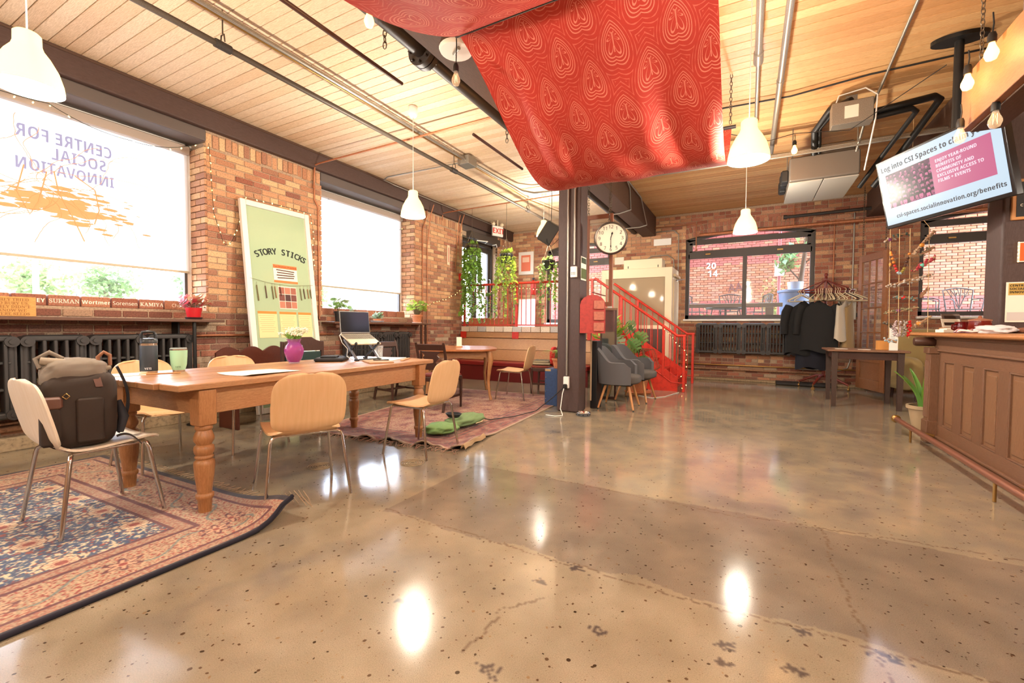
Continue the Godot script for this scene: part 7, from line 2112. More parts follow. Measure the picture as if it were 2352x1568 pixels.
func window_shelves() -> void:
	var dark := tex(mat(Color(0.42, 0.29, 0.22), 0.45), T.oak, Vector3(4, 4, 0.5))
	var s1 := thing("bar_shelf", "long dark wooden bar shelf below the first window", "shelf", Vector3(WX + 0.16, 1.165, -0.9))
	part(s1, "board", MB.new().rbox(Vector3(0, -0.016, 0), Vector3(0.30, 0.032, 3.95), 0.006), dark)
	part(s1, "pole", MB.new().cyl(Vector3(0.10, -1.155, -1.68), Vector3(0.10, -0.03, -1.68), 0.018, 10), M.black)
	part(s1, "pole_foot", MB.new().lathe([Vector2(0, 0.01), Vector2(0.09, 0.01), Vector2(0.09, 0.0), Vector2(0, 0.0)], Vector3(0.10, -1.165, -1.68), 16), M.black)
	part(s1, "bracket", MB.new().rbox(Vector3(-0.08, -0.10, -1.58), Vector3(0.14, 0.13, 0.02), 0.004), M.black)
	var s2 := thing("bar_shelf", "dark wooden bar shelf of plants below the second window", "shelf", Vector3(WX + 0.16, 1.165, -5.52))
	part(s2, "board", MB.new().rbox(Vector3(0, -0.016, 0), Vector3(0.30, 0.032, 2.22), 0.006), dark)
	part(s2, "apron", MB.new().rbox(Vector3(0.10, -0.06, 0.95), Vector3(0.02, 0.06, 0.20), 0.004), dark)
	for z in [-0.86, -0.98]: part(s2, "leg", MB.new().rbox(Vector3(0.11, -0.598, z), Vector3(0.03, 1.134, 0.03), 0.004), M.walnut)
	# plaque
	var p := thing("wooden_plaque", "small wooden plaque with cut lettering on the first window shelf", "plaque", Vector3(-5.46, 1.165, -1.24), 82)
	part(p, "board", MB.new().rbox(Vector3(0, 0.083, 0), Vector3(0.27, 0.165, 0.02), 0.003), tex(mat(Color(0.86, 0.66, 0.36), 0.6), T.oak, Vector3(0.8, 5, 5)))
	var k := 0
	for s in ["THEY TRIED", "TO BURY US,", "THEY DIDN'T", "KNOW WE", "WERE SEEDS"]:
		lettering(p, "lettering", s, 0.030, mat(Color(0.56, 0.36, 0.16), 0.7), Transform3D(Basis(), Vector3(0, 0.140 - k * 0.030, 0.0105)), "Droid Serif", true)
		k += 1
	# pots on the shelves
	var a := thing("pink_plant", "pink-leaved plant in a red pot at the end of the first window shelf", "potted plant", Vector3(-5.44, 1.165, -2.60), 0, "potted plants on the window shelves")
	part(a, "saucer", MB.new().lathe([Vector2(0, 0), Vector2(0.075, 0), Vector2(0.085, 0.022), Vector2(0, 0.022)], Vector3.ZERO, 20), mat(Color(0.20, 0.12, 0.13), 0.5))
	part(a, "pot", MB.new().lathe([Vector2(0, 0.02), Vector2(0.062, 0.02), Vector2(0.078, 0.12), Vector2(0.078, 0.128), Vector2(0.068, 0.128)], Vector3.ZERO, 22), mat(Color(0.75, 0.10, 0.13), 0.35))
	bush(a, 0.12, 46, 0.16, 0.16, 0.085, M.leaf_pink, 41, 0.42)
	var b := thing("round_leaf_plant", "round-leaved money plant in a dark pot on the second window shelf", "potted plant", Vector3(-5.50, 1.165, -4.62), 0, "potted plants on the window shelves")
	pot(b, 0.075, 0.16, mat(Color(0.13, 0.12, 0.12), 0.6))
	bush(b, 0.15, 26, 0.15, 0.24, 0.085, M.leaf, 43, 0.6, true)
	var c := thing("blue_pot", "pale blue pot with a trailing stem on the second window shelf", "potted plant", Vector3(-5.42, 1.165, -4.80), 0, "potted plants on the window shelves")
	part(c, "saucer", MB.new().rbox(Vector3(0, 0.008, 0), Vector3(0.16, 0.016, 0.16), 0.004), M.cream)
	part(c, "pot", MB.new().lathe([Vector2(0, 0.016), Vector2(0.055, 0.016), Vector2(0.072, 0.11), Vector2(0.080, 0.112), Vector2(0.080, 0.13), Vector2(0.066, 0.13)], Vector3.ZERO, 22), mat(Color(0.60, 0.70, 0.72), 0.55))
	bush(c, 0.12, 10, 0.05, 0.12, 0.06, M.leaf_grey, 44, 0.3)
	var d := thing("succulent_tray", "low succulent in a shallow white tray on the second window shelf", "potted plant", Vector3(-5.46, 1.165, -5.36), 0, "potted plants on the window shelves")
	part(d, "tray", MB.new().lathe([Vector2(0, 0), Vector2(0.09, 0), Vector2(0.115, 0.03), Vector2(0.105, 0.03), Vector2(0, 0.012)], Vector3.ZERO, 22), mat(Color(0.85, 0.86, 0.90), 0.4))
	part(d, "pot", MB.new().lathe([Vector2(0, 0.012), Vector2(0.06, 0.012), Vector2(0.068, 0.06), Vector2(0, 0.06)], Vector3.ZERO, 18), M.terracotta)
	bush(d, 0.05, 40, 0.09, 0.12, 0.07, M.leaf_grey, 45, 0.35)
	var e := thing("terracotta_plant", "bright green round-leaved plant in a terracotta pot on the second window shelf", "potted plant", Vector3(-5.43, 1.165, -6.32), 0, "potted plants on the window shelves")
	part(e, "saucer", MB.new().lathe([Vector2(0, 0), Vector2(0.085, 0), Vector2(0.095, 0.018), Vector2(0, 0.018)], Vector3.ZERO, 20), mat(Color(0.90, 0.80, 0.74), 0.5))
	part(e, "pot", MB.new().lathe([Vector2(0, 0.018), Vector2(0.075, 0.018), Vector2(0.092, 0.12), Vector2(0.102, 0.122), Vector2(0.102, 0.155), Vector2(0.09, 0.155)], Vector3.ZERO, 22), M.terracotta)
	bush(e, 0.15, 85, 0.19, 0.30, 0.075, M.leaf_yellow, 46, 0.6, true)
	# hanging planters on the landing
	for q in [[Vector3(-5.28, 2.66, -7.93), 48, 0.5, 1.6, M.leaf, 51, "hanging pot with a thick curtain of pothos vines in front of the exit doors", 0.14], [Vector3(-4.43, 2.42, -7.93), 24, 0.3, 1.35, M.leaf_yellow, 52, "hanging black pot with bright pothos above the middle of the railing", 0.14], [Vector3(-3.48, 2.22, -7.93), 11, 0.25, 1.15, M.leaf, 53, "hanging dark pot with sparse vines beside the column", 0.13]]:
		var t := thing("hanging_planter", q[6], "hanging plant", q[0], 0, "hanging planters by the landing railing")
		var pr: float = q[7]
		part(t, "pot", MB.new().lathe([Vector2(0, 0), Vector2(pr * 0.7, 0), Vector2(pr * 0.95, 0.16), Vector2(pr, 0.165), Vector2(pr, 0.19), Vector2(pr * 0.88, 0.19)], Vector3.ZERO, 22), mat(Color(0.14, 0.14, 0.14), 0.45))
		part(t, "soil", MB.new().lathe([Vector2(pr * 0.9, 0.175), Vector2(0, 0.18)], Vector3.ZERO, 18), M.soil)
		var hg := MB.new()
		for i in 3: hg.tube([Vector3(cos(i * TAU / 3) * pr, 0.18, sin(i * TAU / 3) * pr), Vector3(0, 0.52, 0)], 0.004, 5)
		hg.cyl(Vector3(0, 0.52, 0), Vector3(0, CY - (q[0] as Vector3).y, 0), 0.004, 5)
		part(t, "hanger", hg, M.chain)
		trailing(t, q[1], q[2], q[3], 0.088, q[4], q[5], 0.10, pr * 0.95, 0.20)
	var v := thing("railing_vine", "thin pothos vine trained along the lower landing railing", "vine", Vector3(-4.9, 1.75, -7.99))
	trailing(v, 7, 0.3, 0.5, 0.075, M.leaf, 54, 0.5, 0.05, 0.0)

# ------------------------------------------------------------------ dining corner
func dark_chair(label: String, cushion: Material) -> Node3D:
	var t := thing("dark_wood_chair", label, "chair", Vector3.ZERO, 0, "dark wooden dining chairs")
	for s in [-1, 1]:
		part(t, "back_post", MB.new().tube([Vector3(s * 0.19, 0.0, 0.27), Vector3(s * 0.19, 0.25, 0.205), Vector3(s * 0.19, 0.46, 0.19), Vector3(s * 0.20, 0.70, 0.225), Vector3(s * 0.20, 0.86, 0.275), Vector3(s * 0.20, 0.885, 0.29)], [0.018, 0.021, 0.022, 0.018, 0.018, 0.012], 8), M.walnut)
		part(t, "front_leg", MB.new().tube([Vector3(s * 0.20, 0.0, -0.20), Vector3(s * 0.205, 0.2, -0.195), Vector3(s * 0.205, 0.42, -0.19)], [0.015, 0.019, 0.024], 8), M.walnut)
		part(t, "side_stretcher", MB.new().bar(Vector3(s * 0.20, 0.17, -0.19), Vector3(s * 0.19, 0.17, 0.22), 0.018, 0.026), M.walnut)
	part(t, "top_rail", MB.new().rbox(Vector3(0, 0.825, 0.262), Vector3(0.40, 0.085, 0.024), 0.008, Basis(Vector3.RIGHT, 0.3)), M.walnut)
	part(t, "splat", MB.new().prism(PackedVector2Array([Vector2(-0.13, 0.78), Vector2(0.13, 0.78), Vector2(0.09, 0.73), Vector2(0.12, 0.70), Vector2(0.06, 0.64), Vector2(0.10, 0.54), Vector2(-0.10, 0.54), Vector2(-0.06, 0.64), Vector2(-0.12, 0.70), Vector2(-0.09, 0.73)]), 0.014, Transform3D(Basis(Vector3.RIGHT, 0.16), Vector3(0, 0, 0.13))), M.walnut)
	part(t, "seat_frame", MB.new().rbox(Vector3(0, 0.405, 0.0), Vector3(0.44, 0.06, 0.42), 0.01), M.walnut)
	part(t, "seat_pad", MB.new().rbox(Vector3(0, 0.445, -0.01), Vector3(0.42, 0.045, 0.40), 0.02), cushion)
	part(t, "front_stretcher", MB.new().bar(Vector3(-0.2, 0.17, 0.02), Vector3(0.2, 0.17, 0.02), 0.018, 0.026), M.walnut)
	return t

func dining_corner() -> void:
	var t := thing("dining_table", "rounded wooden dining table with cabriole legs and a scalloped apron", "table", Vector3(-4.08, 0.0, -5.75), 35)
	var tp := PackedVector2Array()
	for i in 48:
		var a := TAU * i / 48
		tp.append(Vector2(signf(cos(a)) * pow(absf(cos(a)), 0.55) * 0.60, signf(sin(a)) * pow(absf(sin(a)), 0.55) * 0.70))
	part(t, "table_top", MB.new().prism(tp, 0.026, Transform3D(Basis(Vector3.RIGHT, -PI / 2), Vector3(0, 0.757, 0)), true), tex(mat(Color(0.72, 0.46, 0.28), 0.28), T.oak, Vector3(0.6, 4, 4)))
	for s in [-1, 1]:
		for ax in 2:
			var L: float = [0.86, 1.06][ax]
			var sc := PackedVector2Array([Vector2(L / 2, 0.74), Vector2(-L / 2, 0.74)])
			for i in 25:
				var q := i / 24.0
				sc.append(Vector2(-L / 2 + L * q, 0.64 + 0.02 * absf(sin(q * PI * 3.0)) - 0.02 * sin(q * PI)))
			var xf := Transform3D(Basis(), Vector3(0, 0, s * 0.53)) if ax == 0 else Transform3D(Basis(Vector3.UP, PI / 2), Vector3(s * 0.43, 0, 0))
			part(t, "apron", MB.new().prism(sc, 0.02, xf), M.pine_x)
		for q in [-1, 1]:
			var o := Vector3(s * 0.45, 0, q * 0.54)
			var d := Vector3(s, 0, q).normalized()
			part(t, "leg", MB.new().tube([o + d * 0.05 + Vector3(0, 0.012, 0), o + d * 0.02 + Vector3(0, 0.10, 0), o - d * 0.005 + Vector3(0, 0.30, 0), o + d * 0.02 + Vector3(0, 0.50, 0), o + d * 0.045 + Vector3(0, 0.62, 0), o + d * 0.01 + Vector3(0, 0.74, 0)], [0.026, 0.019, 0.023, 0.033, 0.042, 0.04], 10), M.pine_v)
	var cs := thing("menu_card", "small wooden block with an upright card on the dining table", "card stand", Vector3(-4.12, 0.77, -5.82), 30)
	part(cs, "base", MB.new().rbox(Vector3(0, 0.008, 0), Vector3(0.11, 0.016, 0.06), 0.003), M.ply_edge)
	part(cs, "card", MB.new().rbox(Vector3(0, 0.09, 0), Vector3(0.085, 0.15, 0.008), 0.002), M.paper)
	var red_pad := tex(mat(Color(0.50, 0.20, 0.15), 0.9), T.fine, Vector3(14, 14, 14))
	var c := dark_chair("dark wooden chair with a red patterned seat facing the dining table", red_pad)
	c.position = Vector3(-3.60, 0.012, -4.66)
	c.rotation_degrees.y = 8
	copy(c, Vector3(-4.62, 0.0, -4.9), -100, "dark carved wooden chair between the dining table and the window wall")
	copy(c, Vector3(-2.97, 0.0, -6.72), 98, "dark wooden chair with a red cushion and plaid blanket by the bench")
	var cu := thing("red_cushion", "red cushion propped against the back of a dark chair", "cushion", Vector3(-2.84, 0.62, -6.73), 98)
	part(cu, "pillow", lump(Vector3.ZERO, Vector3(0.17, 0.16, 0.05), 2.6), mat(Color(0.78, 0.12, 0.12), 0.8))
	var bl := thing("plaid_blanket", "folded cream and black plaid blanket on a dark chair", "blanket", Vector3(-3.03, 0.475, -6.72), 98)
	part(bl, "folds", MB.new().rbox(Vector3(0, 0.02, 0), Vector3(0.36, 0.04, 0.34), 0.018).rbox(Vector3(0.01, 0.055, -0.01), Vector3(0.33, 0.035, 0.31), 0.016), tex(mat(Color(0.70, 0.64, 0.52), 0.95), T.weave, Vector3(8, 8, 8)))
	for k in 4: part(bl, "dark_stripe", MB.new().box(Vector3(-0.13 + k * 0.09, 0.074, -0.01), Vector3(0.02, 0.003, 0.31)).box(Vector3(-0.13 + k * 0.09, 0.04, -0.168), Vector3(0.02, 0.06, 0.004)), M.ink)
	# green bag with cables on the rug
	var nz := noise(0.02, 3, 91)
	var g := thing("green_bag", "green cloth bag with bundled black cables lying on the worn rug", "bag", Vector3(-2.74, 0.02, -3.82), 0)
	part(g, "sack", lump(Vector3(0, 0.055, -0.16), Vector3(0.15, 0.055, 0.30), 2.4, nz, 0.25), tex(mat(Color(0.50, 0.62, 0.40), 0.8), T.weave, Vector3(7, 7, 7)))
	part(g, "sack_flap", lump(Vector3(0.0, 0.045, 0.26), Vector3(0.16, 0.05, 0.17), 2.4, nz, 0.3), tex(mat(Color(0.50, 0.66, 0.38), 0.8), T.weave, Vector3(7, 7, 7)))
	part(g, "patch", MB.new().sheet(6, 6, func(u: float, v: float) -> Vector3: return Vector3(0.10 + 0.05 * v, 0.085 - 0.06 * v, -0.30 + 0.14 * u), 0.006), mat(Color(0.85, 0.78, 0.60), 0.8))
	var cb := MB.new()
	for k in 5:
		var pp := []
		for i in 14: pp.append(Vector3(-0.02 + (0.06 + k * 0.007) * cos(TAU * i / 14), 0.118 + 0.008 * k, 0.02 + (0.045 + k * 0.006) * sin(TAU * i / 14)))
		cb.tube(pp, 0.006, 5, true)
	part(g, "cable_coil", cb, mat(Color(0.10, 0.12, 0.16), 0.5))
	# blue cabinet with a fern beside the column
	var bx := thing("blue_cabinet", "chipped blue painted cabinet standing behind the column", "cabinet", Vector3(-2.36, 0, -5.80))
	part(bx, "body", MB.new().rbox(Vector3(0, 0.26, 0), Vector3(0.30, 0.52, 0.36), 0.008), tex(mat(Color(0.16, 0.27, 0.44), 0.6), T.blot, Vector3(4, 4, 4)))
	for k in 4: part(bx, "rivet", MB.new().ball(Vector3(-0.13, 0.10 + k * 0.10, 0.181), 0.006, 6, 4), M.steel)
	part(bx, "worn_edge", MB.new().rbox(Vector3(-0.10, 0.50, 0.176), Vector3(0.09, 0.03, 0.01), 0.003), mat(Color(0.72, 0.60, 0.40), 0.8))
	var fe := thing("fern", "bright green fern in a pot on the blue cabinet", "potted plant", Vector3(-2.36, 0.52, -5.80))
	pot(fe, 0.11, 0.14, M.terracotta)
	var fr := MB.new()
	for k in 26:
		var a := TAU * k / 26.0
		var l := 0.28 + 0.12 * sin(k * 3.0)
		var p0 := Vector3(0, 0.14, 0)
		var d := Vector3(cos(a), 0, sin(a))
		for i in 14:
			var s := i / 13.0
			var q := p0 + d * l * s + Vector3(0, 0.20 * sin(s * 2.2) - 0.28 * s * s, 0)
			for w in [-1, 1]:
				var side: Vector3 = d.cross(Vector3.UP) * float(w)
				leaf_blade(fr, q, Basis(d, side, Vector3.UP), 0.055 * (1.0 - 0.7 * s), 0.4)
	meta(part(fe, "fronds", fr, leaf_mat(Color(0.55, 0.72, 0.24))), "", "", "", "stuff")

# ------------------------------------------------------------------ middle of the room
func armchair(label: String) -> Node3D:
	# faces -z
	var t := thing("grey_armchair", label, "armchair", Vector3.ZERO, 0, "grey upholstered armchairs with wooden legs")
	var cloth := tex(mat(Color(0.40, 0.40, 0.41), 0.95), T.weave, Vector3(14, 14, 14))
	cloth.rim_enabled = true
	cloth.rim = 0.5
	# one upholstered band: arm, back, arm
	part(t, "shell", MB.new().sheet(44, 14, func(u: float, v: float) -> Vector3:
		var a := lerpf(-1.0, 1.0, u)
		var k := absf(a)
		var ang := a * 2.25
		var rx := 0.285
		var rz := 0.26
		var x := rx * signf(sin(ang)) * pow(absf(sin(ang)), 0.75)
		var z := rz * cos(ang) * (1.0 if cos(ang) > 0 else 1.15)
		var top := lerpf(0.84, 0.635, smoothstep(0.28, 0.62, k)) - 0.06 * smoothstep(0.86, 1.0, k)
		var y := lerpf(0.345, top, v)
		var lean := (y - 0.40) * 0.22 * smoothstep(0.75, 0.1, k)
		var flare := 1.0 + 0.06 * v * smoothstep(0.2, 0.6, k)
		return Vector3(x * flare, y, z + lean), 0.055), cloth)
	part(t, "seat_cushion", lump(Vector3(0, 0.40, -0.03), Vector3(0.235, 0.065, 0.26), 4.0), tex(mat(Color(0.37, 0.35, 0.33), 0.95), T.weave, Vector3(14, 14, 14)))
	part(t, "underframe", MB.new().rbox(Vector3(0, 0.335, 0.0), Vector3(0.40, 0.03, 0.40), 0.01), M.black)
	for s in [-1, 1]:
		for q in [-1, 1]:
			part(t, "leg", MB.new().tube([Vector3(s * 0.15, 0.335, q * 0.15), Vector3(s * 0.255, 0.012, q * 0.235)], [0.021, 0.013], 10), tex(mat(Color(0.80, 0.58, 0.36), 0.5), T.oak, Vector3(6, 0.6, 6)))
			part(t, "foot_pad", MB.new().cyl(Vector3(s * 0.255, 0.0, q * 0.235), Vector3(s * 0.255, 0.014, q * 0.235), 0.012, 8), M.black)
	return t

func monstera_leaf(b: MB, p: Vector3, bs: Basis, l: float) -> void:
	# broad leaf with deep slots on both sides of the rib
	for s in [-1.0, 1.0]:
		for i in 5:
			var t0 := i / 5.0
			var t1 := (i + 0.72) / 5.0
			var w := l * 0.55 * sin(PI * clampf(0.18 + t0 * 0.8, 0, 1))
			var a := p + bs.y * l * t0
			var c := p + bs.y * l * t1
			var e0: Vector3 = a + bs.x * s * w + bs.y * l * 0.10 - bs.z * w * 0.18
			var e1: Vector3 = c + bs.x * s * w * 0.92 + bs.y * l * 0.13 - bs.z * w * 0.20
			var n: Vector3 = (bs.z + bs.x * s * 0.2).normalized()
			b.tri(a, e0, e1, n, n, n)
			b.tri(a, e1, c, n, n, n)
		var n2: Vector3 = (bs.z + bs.x * s * 0.2).normalized()
		b.tri(p, p + bs.x * s * l * 0.16 + bs.y * l * 0.5, p + bs.y * l * 1.08, bs.z, n2, bs.z)

func middle() -> void:
	var a := armchair("grey upholstered armchair with tapered wooden legs beside the column")
	a.position = Vector3(-1.56, 0, -6.03)
	a.rotation_degrees.y = -86
	copy(a, Vector3(-1.50, 0, -6.78), -94, "grey upholstered armchair half hidden behind the one by the column")
	var bw := thing("pet_bowl", "steel pet bowl with paw prints on the concrete at the column foot", "bowl", Vector3(-1.79, 0, -5.20))
	part(bw, "basin", MB.new().lathe([Vector2(0, 0.008), Vector2(0.075, 0.008), Vector2(0.082, 0.042), Vector2(0.09, 0.046), Vector2(0.092, 0.042), Vector2(0.082, 0.0), Vector2(0, 0.0)], Vector3.ZERO, 28), M.chrome)
	part(bw, "outer_band", MB.new().lathe([Vector2(0.083, 0.002), Vector2(0.092, 0.040)], Vector3.ZERO, 28), mat(Color(0.42, 0.44, 0.46), 0.4, 0.4))
	for k in 10:
		var q := TAU * k / 10
		part(bw, "paw_print", MB.new().ball(Vector3(cos(q) * 0.0885, 0.022, sin(q) * 0.0885), Vector3(0.008, 0.008, 0.004), 8, 5, Basis(Vector3.UP, -q + PI / 2)), M.black)
	# tall mirror, dark stand and monstera behind the column
	var mr := thing("standing_mirror", "narrow dark-framed mirror standing behind the armchairs", "mirror", Vector3(-1.89, 0, -6.62), 12)
	for s in [-1, 1]: part(mr, "stile", MB.new().rbox(Vector3(s * 0.11, 0.70, 0), Vector3(0.03, 1.38, 0.03), 0.004), M.walnut)
	part(mr, "top_rail", MB.new().rbox(Vector3(0, 1.385, 0), Vector3(0.26, 0.035, 0.04), 0.004), M.oak_v)
	part(mr, "bottom_rail", MB.new().rbox(Vector3(0, 0.02, 0), Vector3(0.26, 0.04, 0.03), 0.004), M.walnut)
	part(mr, "mirror_glass", MB.new().box(Vector3(0, 0.71, 0), Vector3(0.20, 1.33, 0.01)), mat(Color(0.62, 0.66, 0.64), 0.08, 0.9))
	var bd := thing("dark_divider", "tall dark panel with a pale edge strip standing beside the column", "panel", Vector3(-1.84, 0, -5.86))
	part(bd, "panel", MB.new().rbox(Vector3(0.0, 0.46, 0), Vector3(0.09, 0.92, 0.22), 0.006), mat(Color(0.07, 0.07, 0.08), 0.5))
	part(bd, "edge_strip", MB.new().rbox(Vector3(-0.035, 0.58, 0.118), Vector3(0.02, 0.95, 0.012), 0.003), mat(Color(0.74, 0.63, 0.50), 0.7))
	var mo := thing("monstera", "monstera plant with split leaves in a terracotta pot beside the red stairs", "potted plant", Vector3(-1.62, 0, -7.48))
	part(mo, "pot", MB.new().lathe([Vector2(0, 0), Vector2(0.13, 0), Vector2(0.17, 0.26), Vector2(0.18, 0.265), Vector2(0.18, 0.31), Vector2(0.16, 0.31)], Vector3.ZERO, 24), M.terracotta)
	part(mo, "saucer", MB.new().lathe([Vector2(0, 0), Vector2(0.2, 0), Vector2(0.22, 0.03), Vector2(0.20, 0.03), Vector2(0, 0.012)], Vector3.ZERO, 24), M.terracotta)
	part(mo, "soil", MB.new().lathe([Vector2(0.16, 0.29), Vector2(0, 0.295)], Vector3.ZERO, 18), M.soil)
	var r := RandomNumberGenerator.new()
	r.seed = 66
	var lm := [M.leaf_dark, leaf_mat(Color(0.34, 0.52, 0.24)), leaf_mat(Color(0.55, 0.66, 0.58))]
	for q in [[-0.30, 0.86, 0.30, 0.34, 2], [-0.16, 1.20, 0.14, 0.26, 0], [-0.38, 1.02, 0.2, 0.36, 2], [-0.02, 1.02, 0.2, 0.24, 1], [0.16, 0.66, 0.26, 0.26, 0], [-0.24, 0.70, 0.3, 0.30, 1], [-0.45, 0.72, 0.22, 0.28, 2], [0.06, 0.86, 0.1, 0.22, 0], [-0.10, 0.92, 0.3, 0.24, 1], [-0.34, 1.28, 0.05, 0.22, 1]]:
		var tip := Vector3(q[0], q[1], q[2])
		var base := Vector3(r.randf_range(-0.05, 0.05), 0.29, r.randf_range(-0.05, 0.05))
		var lf := MB.new()
		lf.tube([base, base.lerp(tip, 0.5) + Vector3(0, 0.10, 0), tip], 0.006, 5)
		var yaw := r.randf_range(-0.7, 0.7)
		monstera_leaf(lf, tip, Basis(Vector3.UP, yaw) * Basis(Vector3.BACK, r.randf_range(1.9, 4.0)) * Basis(Vector3.RIGHT, r.randf_range(-0.5, 0.2)), q[3])
		part(mo, "leaf", lf, lm[q[4]])
	var roots := MB.new()
	for k in 9:
		var an := r.randf() * TAU
		roots.tube([Vector3(0, 0.55 + r.randf() * 0.3, 0), Vector3(cos(an) * 0.16 + 0.1, 0.75, sin(an) * 0.1), Vector3(cos(an) * 0.2 + 0.16, 0.45, sin(an) * 0.12), Vector3(cos(an) * 0.1 + 0.05, 0.30, sin(an) * 0.1)], 0.006, 5)
	part(mo, "air_roots", roots, mat(Color(0.45, 0.32, 0.22), 0.8))
	var gp := thing("leafy_plant", "bright leafy plant in a grey pot behind the armchairs", "potted plant", Vector3(-2.05, 0, -7.1))
	part(gp, "stand", MB.new().cyl(Vector3(0, 0.0, 0), Vector3(0, 0.60, 0), 0.10, 14), M.black)
	part(gp, "pot", MB.new().lathe([Vector2(0, 0.60), Vector2(0.11, 0.60), Vector2(0.15, 0.86), Vector2(0.135, 0.86)], Vector3.ZERO, 20), mat(Color(0.26, 0.25, 0.24), 0.6))
	bush(gp, 0.85, 26, 0.25, 0.42, 0.17, M.leaf_yellow, 77, 0.5)
	one("drain_cover", "round slotted metal drain cover set in the concrete near the corner chair", "drain", drain(), M.concrete_curb, Vector3(-2.36, 0.001, -2.69))
	one("drain_cover", "round slotted metal drain cover in the concrete beside the long table", "drain", drain(), M.concrete_curb, Vector3(-2.93, 0.001, -2.27))
	one("loose_cable", "white cable lying on the floor in front of the stairs", "cable", MB.new().tube([Vector3(-1.55, 0.006, -7.2), Vector3(-1.3, 0.006, -7.05), Vector3(-1.15, 0.006, -7.3), Vector3(-1.02, 0.006, -7.9)], 0.005, 5), M.white)

func drain() -> MB:
	var b := MB.new()
	for k in 5:
		var p := []
		for i in 24: p.append(Vector3(cos(TAU * i / 24) * (0.02 + k * 0.018), 0.0015, sin(TAU * i / 24) * (0.02 + k * 0.018)))
		b.tube(p, 0.003, 4, true)
	return b

# ------------------------------------------------------------------ right side
func hanger_mesh() -> MB:
	var b := MB.new()
	b.tube([Vector3(-0.21, -0.175, 0), Vector3(-0.20, -0.155, 0), Vector3(0, -0.055, 0), Vector3(0.20, -0.155, 0), Vector3(0.21, -0.175, 0), Vector3(0.19, -0.185, 0), Vector3(-0.19, -0.185, 0)], 0.008, 6, true)
	b.tube([Vector3(0, -0.055, 0), Vector3(0, -0.02, 0), Vector3(0.018, -0.005, 0), Vector3(0.022, 0.012, 0), Vector3(0.0, 0.030, 0), Vector3(-0.020, 0.014, 0)], 0.005, 6)
	return b

